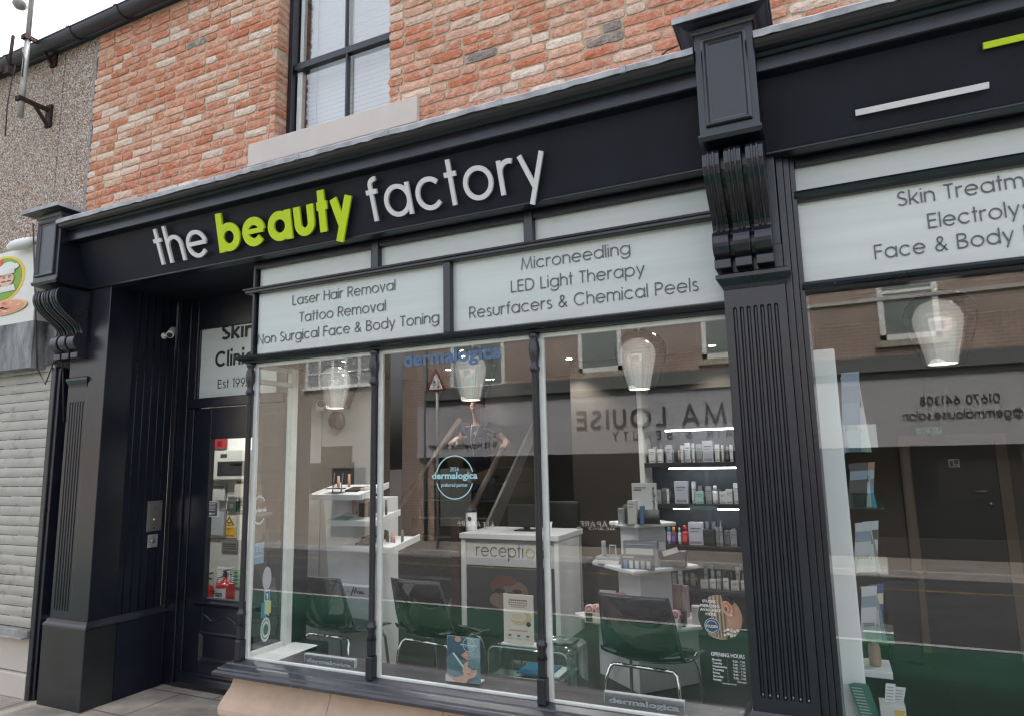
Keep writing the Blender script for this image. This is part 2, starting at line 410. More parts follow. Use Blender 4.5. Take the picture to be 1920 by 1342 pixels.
M['blackmat'] = mat('black_matt_board', (.0085, .0105, .0205), .55, var=.25, vscale=4, bump=.03, bscale=30, spec=.28)
M['blackgreen'] = paint('black_green_plinth_paint', (.010, .014, .0155), .42, .78)
M['whitepaint'] = mat('white_frame_paint', (.66, .68, .66), .45, var=.08, vscale=12, bump=.1)
M['white'] = mat('white_laminate', (.60, .61, .62), .4)
M['lead'] = mat('lead_flashing', (.34, .35, .375), .5, .1, var=.3, vscale=9, bump=.5, bscale=16)
M['mortar'] = mat('mortar', (.54, .43, .32), .95, var=.2, vscale=20, bump=.9, bscale=120)
M['cream'] = mat('cream_stone_paint', (.56, .52, .475), .7, var=.05, vscale=3)
M['stone'] = mat('stall_riser_stone', (.55, .42, .32), .75, var=.17, vscale=2.6, bump=.12, bscale=90)
M['letterwhite'] = mat('white_letter', (.74, .735, .76), .45)
M['lime'] = mat('lime_letter', (.56, .74, .012), .4)
M['frost'] = mat('frosted_vinyl', (.56, .60, .583), .22, coat=.4, var=.05, vscale=2, stretch=(.5, 1, 9))
M['frostw'] = mat('frosted_vinyl_grey', (.60, .635, .62), .25, coat=.4, var=.05, vscale=2, stretch=(.5, 1, 9))
M['grey'] = mat('grey_vinyl_letter', (.105, .118, .118), .5)
M['inkblack'] = mat('black_letter', (.012, .012, .014), .45)
M['inkwhite'] = mat('white_vinyl', (.72, .74, .76), .5)
M['inkgrey'] = mat('pale_grey_print', (.32, .33, .35), .5)
M['blue'] = mat('blue_vinyl', (.075, .155, .30), .5)
M['chrome'] = mat('chrome', (.78, .78, .78), .08, 1)
M['steel'] = mat('brushed_steel', (.50, .49, .47), .34, 1, var=.12, vscale=60, stretch=(1, 1, .05))
M['glass'] = glassmat('shop_glass', (.92, .95, .945), .088)
M['sashglass'] = glassmat('sash_glass', (.95, .96, .96), .13)
M['acrylic'] = glassmat('clear_acrylic', (.86, .93, .91), .12)
M['smoke'] = glassmat('smoked_plastic', (.22, .235, .25), .07, .02)
M['smokeglass'] = glassmat('half_mirrored_glass', (.70, .70, .70), .05, rim=.12, edge=(.006, .015, .018))
M['alu'] = mat('painted_aluminium', (.36, .36, .35), .5, .3, var=.3, vscale=6, bump=.2)
M['shutter'] = mat('shutter_slat', (.42, .405, .375), .5, .1, var=.10, vscale=4)
M['rust'] = mat('rusty_iron', (.035, .018, .014), .8, .2, var=.6, vscale=30, bump=.4)
M['darkwood'] = mat('dark_wood', (.055, .028, .018), .4, var=.4, vscale=6, stretch=(1, 1, .2))
M['brownwood'] = mat('oak_rail', (.040, .019, .011), .6, var=.3, vscale=10)
M['dark'] = mat('dark_surface', (.018, .017, .018), .55)
M['darkbrown'] = mat('dark_brown_wall', (.040, .034, .030), .7, var=.1)
M['wallgrey'] = mat('grey_interior_wall', (.30, .30, .30), .8, var=.04)
M['wallwhite'] = mat('white_interior_wall', (.58, .58, .56), .8)
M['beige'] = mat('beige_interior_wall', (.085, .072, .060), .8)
M['slate'] = mat('slate_panel', (.060, .068, .078), .5, var=.15)
M['red'] = mat('red_enamel', (.34, .012, .010), .3)
M['green'] = mat('green_sign', (.008, .17, .075), .5)
M['yellow'] = mat('yellow_sign', (.75, .42, .012), .5)
M['col'] = mat('printed_card', attr=True, rough=.45)
M['skin'] = mat('skin', (.46, .26, .19), .5)
M['navy'] = mat('navy_cloth', (.012, .016, .038), .8)
M['hair'] = mat('dark_hair', (.022, .013, .009), .5)
M['led'] = mat('led_strip', (.9, .9, .9), .5, emit=(.92, .96, 1), estr=6)
M['lamp'] = mat('downlight_lens', (.9, .9, .9), .5, emit=(1, .90, .78), estr=14)
M['core'] = mat('satin_glow_core', (.82, .82, .81), .14, .82, emit=(1, .95, .90), estr=.10)  # faint glow stands in for the bright street mirrored in the core
M['bulb'] = mat('warm_bulb', (.9, .8, .7), .5, emit=(1, .80, .60), estr=1.2)
def qx(x, y, X):
    d = RT*((x-960)/FPX) + UPV*(-(y-671)/FPX) + FW
    d = d*(X/d.x); return Vector((d.x, d.y, d.z+CAMZ))
def qz(x, y, Zw):
    d = RT*((x-960)/FPX) + UPV*(-(y-671)/FPX) + FW
    d = d*((Zw-CAMZ)/d.z); return Vector((d.x, d.y, Zw))
rnd = random.Random(3)
# ================================================================ SETTING: ground, road, pavements
def zr(y): return -.085-.0565*(1.62-y)                       # the road falls away towards the far side
mp_ = tiles('paving_flags', (.36, .32, .27), (.31, .275, .235), (.13, .11, .09), .62, .45, .008, .85, 'XY', .5, .42)
struct('ground', MB().quad((-300, -300, -2.2), (300, -300, -2.2), (300, 300, -2.2), (-300, 300, -2.2)), mat('earth', (.12, .11, .10), .9))
struct('pavement', MB().box(-30, 30, 1.75, 3.12, -.3, 0).box(-4.68, -3.2, 3.12, 3.9, -.3, .002), mp_)
struct('kerb', MB().box(-30, 30, 1.62, 1.75, -.3, .004), mat('kerb_stone', (.33, .31, .29), .8, var=.2, bump=.3))
def roadstrip(name, y0, y1, m, dz):
    return struct(name, MB().quad((-40, y0, zr(y0)+dz), (40, y0, zr(y0)+dz), (40, y1, zr(y1)+dz), (-40, y1, zr(y1)+dz)), m)
asph = mat('asphalt', (.040, .041, .044), .85, var=.3, vscale=2.2, bump=.5, bscale=150)
roadstrip('road', -7.8, 1.62, asph, 0)
roadstrip('green_lane', -1.42, 1.22, mat('green_surfacing', (.010, .075, .042), .85, var=.3, vscale=1.5, bump=.4, bscale=150), .004)
wl = mat('road_line_paint', (.40, .40, .38), .7, var=.15, vscale=6)
roadstrip('white_line', -1.57, -1.45, wl, .008)
roadstrip('yellow_line', -6.02, -5.9, mat('yellow_line_paint', (.26, .19, .05), .7, var=.2), .004)
zo = zr(-7.8)
struct('far_kerb', MB().box(-40, 40, -7.95, -7.8, zo-.3, zo+.11), mat('kerb_stone_far', (.33, .31, .29), .8, var=.2))
struct('far_pavement', MB().box(-40, 40, -9.62, -7.95, zo-.3, zo+.105), tiles('far_flags', (.20, .18, .155), (.17, .155, .135), (.09, .08, .07), .6, .6, .01, .85, 'XY', .3, .2))

# ================================================================ OPPOSITE BUILDINGS (seen mirrored in the glass)
VD = 2*3.2+9.6                                               # depth at which their mirror image stands
def vq(x, y): p = q(x, y, VD); return p.x, p.z
brF = tiles('far_brick', (.225, .165, .135), (.28, .20, .165), (.38, .33, .29), .235, .075, .012, .9, 'XZ', .4, .2)
brG = tiles('far_brick_brown', (.26, .215, .165), (.30, .25, .20), (.36, .33, .28), .235, .075, .012, .9, 'XZ', .4, .2)
fw_ = mat('far_upvc', (.70, .71, .70), .4); fgl = glassmat('far_glass', (.5, .55, .55), .06)
ly = -9.6
xs0, zb_ = vq(786, 858); zt_ = vq(1100, 744)[1]
ob = thing('brick_terrace', 'brown brick terrace across the street, mirrored in the shop glass above the pale fascia', 'building', (0, ly, zo))
b = MB(); b.box(xs0-.05, 22, ly-.3, ly, zt_+.45, 5.2); b.box(xs0-.05, xs0+.5, ly-.3, ly, zo, zt_+.45); b.box(5.5, 22, ly-.3, ly, zo, zt_+.45)
obj('wall', b, brF, ob)
b = MB(); b.box(xs0+.3, 8, ly-.2, ly+.12, zt_, zt_+.14); b.box(xs0+.3, 8, ly-.2, ly+.22, zt_+.14, zt_+.45)
obj('cornice', b, mat('grey_cornice', (.10, .11, .11), .6), ob)
b = MB(); b.box(xs0, 8, ly-.2, ly+.10, zb_, zt_); obj('fascia', b, mat('pale_fascia', (.34, .34, .355), .5), ob)
b = MB(); b.box(xs0+.5, 5.5, ly-2.2, ly-2.1, zo, zb_); obj('shop_interior', b, M['darkbrown'], ob)
b = MB()
for xx in (xs0+.5, -2.6, -.6, 1.4, 3.4, 5.4): b.box(xx, xx+.1, ly-.1, ly+.02, zo+.1, zb_)
b.box(xs0+.5, 5.5, ly-.1, ly+.03, zo+.1, zo+.5); obj('shopfront_frame', b, M['dark'], ob)
b = MB(); b.quad((xs0+.5, ly-.03, zo+.1), (5.5, ly-.03, zo+.1), (5.5, ly-.03, zb_), (xs0+.5, ly-.03, zb_)); obj('shop_pane', b, fgl, ob)
def mtext(fn, s, x0, x1, y, size, **k):                     # lettering that reads from the street, mirrored in the glass
    a, za = vq(x0, y); c, zc = vq(x1, y)
    t = MB(); fn(t, s, (max(a, c), ly+.11, za), NX_, Z_, size, width=abs(a-c), nd=(0, 1, 0), **k); return t
szL = (vq(1240, 762)[1]-vq(1240, 800)[1])
t = MB(); xa = vq(1364, 790)[0]; xb = vq(1083, 790)[0]
hS = (vq(1200, 765)[1]-vq(1200, 801)[1])/1.36
wA = stext(MB(), 'MA LOUISE', (0, 0, 0), NX_, Z_, hS, .20, gap=.3); wG = stext(MB(), 'GEM', (0, 0, 0), NX_, Z_, hS, .20, gap=.3)
k_ = (xa-xb)/wA
stext(t, 'MA LOUISE', (xa, ly+.11, vq(1200, 801)[1]), NX_, Z_, hS, .20, .02, width=xa-xb, nd=(0, 1, 0), gap=.3)
stext(t, 'GEM', (xa+(wG+.3*hS)*k_, ly+.11, vq(1200, 801)[1]), NX_, Z_, hS, .20, .02, width=wG*k_, nd=(0, 1, 0), gap=.3)
stext(t, 'HAIR & BEAUTY', (vq(1400, 822)[0], ly+.11, vq(1200, 824)[1]), NX_, Z_, (vq(1200, 808)[1]-vq(1200, 824)[1])/1.36, .16, .01, width=vq(1400, 822)[0]-vq(1152, 822)[0], nd=(0, 1, 0), gap=.9)
stext(t, '11-13 Havelock Street', (vq(934, 832)[0], ly+.11, vq(870, 840)[1]), NX_, Z_, .105, .15, .01, width=vq(934, 832)[0]-vq(810, 832)[0], nd=(0, 1, 0))
stext(t, '01670 641308', (vq(1873, 750)[0], ly+.11, vq(1800, 757)[1]), NX_, Z_, .13, .15, .01, width=vq(1873, 750)[0]-vq(1723, 750)[0], nd=(0, 1, 0))
stext(t, '@gemmalouise.salon', (vq(1916, 780)[0], ly+.11, vq(1800, 784)[1]), NX_, Z_, .13, .15, .01, width=vq(1916, 780)[0]-vq(1692, 780)[0], nd=(0, 1, 0))
obj('lettering', t, M['inkblack'], ob)
t = MB()
for x0_, x1_ in ((858, 928), (1088, 1170)):
    for s_t, y_, hpx, fa, fb_ in (('ALFAPARF', 986, 10, 0, 1), ('MILANO', 992, 5, .2, .8), ('PROFESSIONAL', 1000, 5, .05, .95)):
        xA, xB = vq(x1_, y_)[0], vq(x0_, y_)[0]; stext(t, s_t, (xA-(xA-xB)*fa, ly+.002, vq(x0_, y_)[1]), NX_, Z_, (vq(x0_, y_-hpx)[1]-vq(x0_, y_)[1])/1.36, .2, .003, width=(xA-xB)*(fb_-fa), nd=(0, 1, 0), gap=.25)
obj('pane_lettering', t, M['inkwhite'], ob)
for (x0, x1, yb, cx) in ((1086, 1168, 700, 1), (1318, 1400, 674, 1), (1652, 1768, 640, 1), (846, 948, 734, 1), (1990, 2090, 600, 1)):
    a, z0 = vq(x0, yb); c = vq(x1, yb)[0]; z1 = z0+1.55
    fr = MB(); y0 = ly+.03
    fr.box(a, c, ly-.05, y0, z0, z0+.12); fr.box(a, c, ly-.05, y0, z1-.1, z1); fr.box(a, a+.11, ly-.05, y0, z0, z1); fr.box(c-.11, c, ly-.05, y0, z0, z1)
    fr.box(a, c, ly-.05, y0-.01, z0+1.0, z0+1.07)
    wn = obj('window', fr, fw_, ob)
    obj('pane', MB().box(a+.1, c-.1, ly+.002, ly+.01, z0+.1, z1-.1), mat('far_pane', (.17, .20, .19), .15), wn)
    obj('window_sill', MB().box(a-.1, c+.1, ly-.05, ly+.09, z0-.14, z0-.003), mat('far_sill', (.34, .31, .26), .8, var=.3), wn)
obj('drainpipe', MB().tube([(xs0+.25, ly+.07, zo+.1), (xs0+.25, ly+.07, 5.0)], .05, 8), mat('far_drainpipe_grey', (.10, .11, .11), .6), ob)
obj('string_course', MB().box(xs0, 22, ly-.02, ly+.05, vq(1100, 620)[1]-.03, vq(1100, 620)[1]+.05), mat('pale_course', (.42, .41, .38), .7), ob)
o2 = thing('brick_house', 'pale brown brick house with a lattice window, mirrored at the left of the shop glass', 'building', (-13, ly, zo))
b = MB(); b.box(-24, xs0-1.2, ly-.3, ly-.02, zo, 5.0); obj('wall', b, brG, o2)
a, z0 = vq(576, 728); c, _ = vq(700, 735); fr = MB()
for k in range(6): xx = a+(c-a)*k/5; fr.box(xx-.05, xx+.05, ly-.05, ly+.03, z0, z0+1.7)
for k in range(5): fr.box(a, c, ly-.05, ly+.025, z0+.42*k-.02, z0+.42*k+.025)
fr.box(a-.12, c+.12, ly-.05, ly+.07, z0-.08, z0-.022)
wn = obj('window', fr, fw_, o2); obj('pane', MB().box(a, c, ly-.03, ly+.005, z0, z0+1.65), mat('far_pane_pale', (.30, .32, .32), .15), wn)
obj('door', MB().box(-13.4, -12.2, ly-.1, ly+.01, zo+.1, zo+2.1), M['dark'], o2)
obj('side_wall', MB().box(xs0-1.25, xs0-.06, ly-1.2, ly-1.0, zo, 5.6), brF, ob)
# warning sign on a post on the far pavement
sx, sz = vq(818, 705); sy = -8.2
s_ = thing('warning_sign', 'triangular red-bordered two-way traffic sign on a grey post, mirrored in the glass', 'traffic sign', (sx, sy, zo+.1))
p0 = q(818, 733, 6.4-sy); p1 = q(818, 690, 6.4-sy); hx = .30
def tri(zb, zt, hx, y0, y1, X): return [(X-hx, y0, zb), (X+hx, y0, zb), (X, y0, zt)]
px = p0.x
obj('post', MB().tube([(px, sy-.04, zo+.1), (px, sy-.04, p1.z)], .04), M['alu'], s_)
obj('border', MB().prism(tri(p0.z, p1.z, hx, sy, 0, px), (0, .015, 0)), mat('faded_red', (.16, .02, .018), .5), s_)
obj('sign_face', MB().prism(tri(p0.z+.05, p1.z-.10, hx*.70, sy+.015, 0, px), (0, .006, 0)), M['inkwhite'], s_)
ar = MB()
for dx, up in ((-.05, 1), (.07, -1)):
    zc = p0.z+.18; ar.box(px+dx-.012, px+dx+.012, sy+.021, sy+.025, zc-.09, zc+.09)
    ar.prism([(px+dx-.04, sy+.021, zc+.06*up), (px+dx+.04, sy+.021, zc+.06*up), (px+dx, sy+.021, zc+.13*up)], (0, .005, 0))
obj('arrows', ar, M['inkblack'], s_)

# ================================================================ THE BRICK BUILDING ABOVE THE SHOP
DW = 3.36; YB_ = 8.6; DG_ = 3.3
WX0 = q(515, 200, DW).x; WX1 = q(728.5, 180, DW).x
SILLT = q(465, 271, DW-.03).z; SILLB = q(466, 306, DW-.03).z
BX0 = q(187, 40, DW).x; BX0b = q(160, 385, DW).x; BXL = (BX0+BX0b)/2
house = thing('brick_building', 'red and whitewashed handmade brick building over the black shopfront', 'building', (-2, 3.4, 0))
GZ = q(250, 4, DW).z+.02
b = MB(); zl, zh = 3.02, 6.0
for x0, x1, z0, z1 in ((BXL+.01, WX0-.006, zl, GZ), (WX1+.006, 3.4, zl, GZ), (WX0-.006, WX1+.006, zl, SILLT-.03)):
    b.box(x0, x1, DW+.009, DW+.2, z0, z1)
obj('wall', b, M['mortar'], house)
CH = .0655
def brick(mb, x0, x1, z0, z1, y, dep, tone):
    nx = max(2, int((x1-x0)/.035)); nz = 3; r = rnd
    col = tone; g = {}
    ph = [r.uniform(-.0035, .0035) for _ in range(nz+1)]
    tilt = r.uniform(-.004, .004); pro = r.uniform(0, .006)
    vs = []; fs = []
    for j in range(nz+1):
        for i in range(nx+1):
            ex = i in (0, nx); ez = j in (0, nz)
            x = x0+(x1-x0)*i/nx+r.uniform(-.002, .002); z = z0+(z1-z0)*j/nz+(r.uniform(-.0035, .0028) if ez else r.uniform(-.003, .003))
            if ex and ez: x += (.005 if i == 0 else -.005); z += (.003 if j == 0 else -.003)
            d = y-pro+(.006 if (ex or ez) else r.uniform(-.0035, .0045))+tilt*(i/nx-.5)
            vs.append((x, d, z))
    n = len(vs); w = nx+1
    fs = [(j*w+i, j*w+i+1, (j+1)*w+i+1, (j+1)*w+i) for j in range(nz) for i in range(nx)]
    ring = [i for i in range(w)]+[j*w+nx for j in range(1, nz+1)]+[nz*w+i for i in range(nx-1, -1, -1)]+[j*w for j in range(nz-1, 0, -1)]
    base = len(vs); vs += [(vs[k][0], y+dep, vs[k][2]) for k in ring]; L = len(ring)
    fs += [(ring[k], ring[(k+1) % L], base+(k+1) % L, base+k) for k in range(L)]
    mb.add(vs, fs, col)
def tone():
    u = rnd.random()
    a, b, c = (.54, .205, .118), (.63, .355, .25), (.70, .56, .46)
    if u < .50: p, r, t = a, b, rnd.uniform(-.15, .45)
    elif u < .80: p, r, t = b, a, rnd.uniform(-.25, .5)
    elif u < .985: p, r, t = c, b, rnd.uniform(-.2, .6)
    else: return (.27, .23, .21)
    k = rnd.uniform(.97, 1.12)
    return tuple((i*(1-t)+j*t)*k for i, j in zip(p, r))
bk = MB(); row = 0; z = 3.06
while z < GZ-.07:
    x = BXL-(.11 if row % 2 else 0)+rnd.uniform(-.02, .02); z0, z1 = z, z+CH-.0135
    while x < 2.4:
        ln = .215 if rnd.random() > .2 else .105
        x0, x1 = max(x, BXL+rnd.uniform(-.006, .004)), x+ln; x += ln+.0125
        dep = .03
        if x1-x0 < .03: continue
        if z1 > SILLT+.005 and x0 < WX1 and x1 > WX0 and z0 > SILLT-.05:
            if x0 < WX0-.04: brick(bk, x0, min(x1, WX0+rnd.uniform(-.003, .003)), z0, z1, DW, .115, tone())
            if x1 > WX1+.04: brick(bk, max(x0, WX1+rnd.uniform(-.003, .003)), x1, z0, z1, DW, .115, tone())
            continue
        if WX0-.04 <= x1 <= WX0+.001 and z1 > SILLT: x1 = WX0; dep = .115
        if z0 < SILLT and z1 > SILLB and x1 > q(464, 280, DW).x and x0 < q(783, 185, DW).x:
            xa, xb = q(464, 280, DW).x-.008, q(783, 185, DW).x+.008
            if x0 < xa-.03: brick(bk, x0, xa, z0, z1, DW, .03, tone())
            if x1 > xb+.03: brick(bk, xb, x1, z0, z1, DW, .03, tone())
            continue
        if x1 > x0+.03: brick(bk, x0, x1, z0, z1, DW, dep, tone())
    z += CH; row += 1
mbk = mat('handmade_brick', attr=True, rough=.92, var=.20, vscale=38, bump=1.0, bscale=70)
def whitewash(m):
    nt = m.node_tree; N = nt.nodes; b = N['Principled BSDF']; old = b.inputs['Base Color'].links[0].from_socket
    tc = N.new('ShaderNodeTexCoord'); no = N.new('ShaderNodeTexNoise'); no.inputs['Scale'].default_value = 9.5; no.inputs['Detail'].default_value = 9; no.inputs['Roughness'].default_value = .72
    nt.links.new(tc.outputs['Object'], no.inputs['Vector'])
    mr = N.new('ShaderNodeMapRange'); mr.inputs[1].default_value = .50; mr.inputs[2].default_value = .60; mr.inputs[4].default_value = .5
    nt.links.new(no.outputs[0], mr.inputs[0]); mx = N.new('ShaderNodeMix'); mx.data_type = 'RGBA'; mx.inputs[7].default_value = (.66, .50, .42, 1)
    nt.links.new(mr.outputs[0], mx.inputs[0]); nt.links.new(old, mx.inputs[6]); nt.links.new(mx.outputs[2], b.inputs['Base Color'])
whitewash(mbk)
obj('brickwork', bk, mbk, house)
# sash window
yF = DW+.115
wtop = SILLT+1.75
win = MB(); win.box(WX0+.002, WX0+.045, yF, yF+.12, SILLT, wtop); win.box(WX1-.045, WX1-.002, yF, yF+.12, SILLT, wtop); win.box(WX0+.055, WX1-.055, yF, yF+.12, wtop-.05, wtop)
wf = obj('sash_window', win, M['black'], house, bevel=.004)
zm = q(560, 128, yF+.03).z
st = MB(); xm = (WX0+WX1)/2+.01
st.box(WX0+.055, WX1-.055, yF+.01, yF+.055, zm-.028, zm+.024); st.box(WX0+.055, WX1-.055, yF+.01, yF+.05, SILLT, SILLT+.05)
x_up = q(648.5, 40, yF+.03).x; x_lo = q(657, 160, yF+.06).x
st.box(x_up-.008, x_up+.008, yF+.03, yF+.06, zm+.024, wtop-.05); st.box(x_lo-.009, x_lo+.009, yF+.012, yF+.05, SILLT+.05, zm-.028)
obj('sash_bars', st, M['black'], wf, bevel=.003)
for s0 in (WX0+.055, WX1-.10):
    st = MB(); st.box(s0, s0+.045, yF+.045, yF+.085, SILLT+.05, zm-.028); st.box(s0, s0+.03, yF+.065, yF+.10, zm+.024, wtop-.05)
    obj('sash_frame', st, M['whitepaint'], wf, bevel=.003)
obj('window_pane', MB().box(WX0+.06, WX1-.06, yF+.052, yF+.055, SILLT+.01, zm).box(WX0+.06, WX1-.06, yF+.068, yF+.071, zm, wtop-.03), M['sashglass'], wf)
obj('stone_sill', MB().box(q(465, 280, DW-.03).x, q(781.5, 185, DW-.03).x, DW-.03, yF+.05, SILLB-.03, SILLT-.002), M['cream'], house, bevel=.006)
bl = thing('venetian_blind', 'white slatted blind closed behind the upstairs sash window', 'blind', (xm, yF+.16, SILLT))
b = MB(); z = SILLT+.02
while z < wtop-.03:
    b.obox((xm, yF+.16, z), ((WX1-WX0)/2-.06, 0, 0), (0, .004, -.0142), (0, .001, .0003)); z += .0365
obj('slats', b, mat('blind_slat', (.88, .88, .88), .5), bl)
b = MB()
for f in (.16, .5, .84): b.box(WX0+(WX1-WX0)*f-.002, WX0+(WX1-WX0)*f+.002, yF+.140, yF+.143, SILLT, wtop)
obj('ladder_cord', b, M['inkgrey'], bl)
mbody = mat('sun_block_body', (.3, .3, .3), .9)
obj('unseen_storey', MB().box(BXL+.01, 3.4, 4.3, YB_, 2.86, GZ).box(BXL+.01, WX0-.3, DW+.21, 4.299, 3.1, GZ).box(WX1+.3, 3.4, DW+.21, 4.299, 3.1, GZ), mbody, house)  # unseen storey, roof and rear walls, added to keep the sun out
obj('unseen_roof', MB().prism([(BXL-.0, DW+.2, GZ+.03), (BXL-.0, 6.4, GZ+.6), (BXL-.0, YB_+.6, GZ+.03)], (9, 0, 0)), mat('roof_slate', (.07, .075, .085), .6), house)
obj('unseen_rear_wall', MB().box(-7, 3.4, YB_+.11, YB_+.3, 0, GZ).box(3.41, 3.6, DG_, YB_+.3, 0, GZ), mbody, house)
obj('dark_room_sheet', MB().box(WX0-.1, WX1+.1, yF+.3, yF+.32, SILLT-.1, wtop+.1), M['dark'], house)  # dark sheet painting the unlit room, darkens the gaps between slats

# ================================================================ NEIGHBOUR: pebbledash wall, sign, shutter
nb = thing('pebbledash_building', 'neighbouring building with speckled brown pebbledash render at the left', 'building', (-7, 3.4, 0))
mpd = mat('pebbledash', (.4, .3, .25), .95); nt_ = mpd.node_tree; N_ = nt_.nodes; b_ = N_['Principled BSDF']
tc = N_.new('ShaderNodeTexCoord'); vo = N_.new('ShaderNodeTexVoronoi'); vo.inputs['Scale'].default_value = 88
nt_.links.new(tc.outputs['Object'], vo.inputs['Vector'])
cr = N_.new('ShaderNodeValToRGB'); e = cr.color_ramp
for pos, c in ((0, (.20, .115, .08)), (.2, (.46, .285, .205)), (.45, (.60, .45, .355)), (.7, (.74, .64, .54)), (1, (.56, .375, .28))):
    el = e.elements[0] if pos == 0 else (e.elements[1] if pos == 1 else e.elements.new(pos)); el.color = (*c, 1)
sepc = N_.new('ShaderNodeSeparateColor'); nt_.links.new(vo.outputs['Color'], sepc.inputs[0]); nt_.links.new(sepc.outputs[0], cr.inputs[0])
edge = N_.new('ShaderNodeMapRange'); edge.inputs[1].default_value = .15; edge.inputs[2].default_value = .75; edge.inputs[3].default_value = 1; edge.inputs[4].default_value = .42
nt_.links.new(vo.outputs['Distance'], edge.inputs[0]); mu = N_.new('ShaderNodeMix'); mu.data_type = 'RGBA'; mu.blend_type = 'MULTIPLY'; mu.inputs[0].default_value = 1
nt_.links.new(cr.outputs[0], mu.inputs[6]); nt_.links.new(edge.outputs[0], mu.inputs[7]); nt_.links.new(mu.outputs[2], b_.inputs['Base Color'])
bp = N_.new('ShaderNodeBump'); bp.inputs['Strength'].default_value = 1; bp.inputs['Distance'].default_value = .012; bp.invert = True
nt_.links.new(vo.outputs['Distance'], bp.inputs['Height']); nt_.links.new(bp.outputs[0], b_.inputs['Normal'])
xj = q(117, 150, DW).x
obj('wall', MB().box(-12, xj-.003, DW+.01, DW+.3, 0, GZ+.05).box(xj+.003, BXL-.02, DW+.012, DW+.3, 0, GZ+.05), mpd, nb)
obj('unseen_roof', MB().prism([(-12, DW+.2, GZ+.06), (-12, 6.4, GZ+.6), (-12, 9.2, GZ+.06)], (12+BXL-.01, 0, 0)), mat('neighbour_slate', (.07, .075, .085), .6), nb); obj('unseen_rear_body', MB().box(-12, -7.0, 4.2, 9.0, 0, GZ), mat('neighbour_body', (.3, .3, .3), .9), nb)  # unseen roof and body, added to block the sun
b = MB()
for k in range(60):
    z = 2.6+k*.047; b.box(BXL-.03+rnd.uniform(-.012, .004), BXL+.0, DW+.0+rnd.uniform(0, .01), DW+.05, z, z+.05)
obj('render_edge', b, mat('grey_render', (.30, .29, .28), .95, var=.3, vscale=40, bump=.8), nb)
zg = q(100, 68, 3.22).z
gt = thing('eaves_gutter', 'dark grey half-round gutter running along the eaves at the top left', 'gutter', (-6, 3.25, zg))
prof = [(.056*math.cos(R_(a)), .056*math.sin(R_(a))) for a in range(180, 361, 15)]+[(.062, .010), (.068, .010), (.068, -.0)]+[(.063*math.cos(R_(a)), .063*math.sin(R_(a))) for a in range(360, 179, -15)]
b = MB().sweep([(-12, 3.27), (BXL+1.4, 3.27)], [(o, zg+h) for o, h in prof]); obj('trough', b, mat('grey_plastic', (.035, .038, .048), .45), gt)
mcl = mat('grey_plastic_clip', (.03, .033, .042), .4)
for xx in (q(8, 110, 3.2).x, q(127, 50, 3.2).x, q(215, 15, 3.2).x):
    obj('gutter_bracket', MB().sweep([(xx-.02, 3.27), (xx+.02, 3.27)], [(o*1.12, zg+h*1.12-.002) for o, h in prof]), mcl, gt)
obj('fascia_board', MB().box(-12, BXL+1.4, 3.345, 3.358, zg-.05, zg+.12), M['dark'], gt)
# mast with two rusty stays
mz0, mz1 = q(38, 219, 3.14), q(56, 0, 3.14)
ms = thing('aerial_mast', 'grey steel aerial mast held off the pebbledash by two rusty brackets', 'mast', tuple(mz0))
mx_ = mz0.x
obj('pole', MB().tube([(mx_, 3.14, mz0.z), (mx_, 3.14, q(47, 75, 3.14).z)], .023).tube([(mx_, 3.14, q(47, 75, 3.14).z), (mx_, 3.14, 7.4)], .021), M['alu'], ms)
def stay(zc):
    b = MB(); b.box(mx_-.03, mx_+.03, 3.10, 3.165, zc-.02, zc+.02); b.obox((mx_+.02, 3.26, zc), (.012, 0, 0), (0, .11, 0), (0, 0, .018))
    b.box(mx_-.02, mx_+.06, DW-.012, DW+.012, zc-.16, zc+.05); b.obox((mx_+.02, 3.29, zc-.075), (.008, 0, 0), (0, .06, -.07), (0, .010, .010)); return b
obj('wall_bracket', stay(q(40, 184, 3.12).z), M['rust'], ms); obj('wall_bracket', stay(q(52, 68, 3.12).z), M['rust'], ms)
b = MB(); zc = q(34, 100, 3.08).z; b.tube([(mx_-.07, 3.05, zc-.16), (mx_-.05, 3.05, zc+.16)], .014); b.box(mx_-.09, mx_-.04, 3.03, 3.09, zc-.2, zc-.13)
obj('clamp_rod', b, M['rust'], ms)
obj('aerial_head', MB().lathe(q(38, 6, 3.10), [(.01, .05), (.05, .03), (.06, -.02), (.04, -.05), (.005, -.06)]), M['alu'], ms)
cb = MB(); cb.tube([(mx_-.03, 3.08, 5.12), (mx_-.05, 3.07, 4.95), (mx_-.055, 3.06, 4.72), (mx_-.04, 3.06, 4.45)], .005); cb.tube([(mx_+.0, 3.1, 5.3), (mx_+.07, 3.09, 5.15), (mx_+.05, 3.1, 5.0), (mx_+.02, 3.12, 5.02)], .005)
tag(obj('aerial_cable', cb, M['dark']), 'thin dark cable looping down beside the aerial mast', 'cable')
rs = MB(); p = q(2, 135, 3.06); rs.obox(p, (.035, 0, .01), (0, .02, 0), (0, 0, .03)); rs.tube([p+Vector((.02, 0, -.02)), (mx_-.06, 3.06, p.z-.06)], .008)
tag(obj('wire_insulator', rs, M['rust']), 'small rusty wire insulator at the left edge below the gutter', 'insulator')

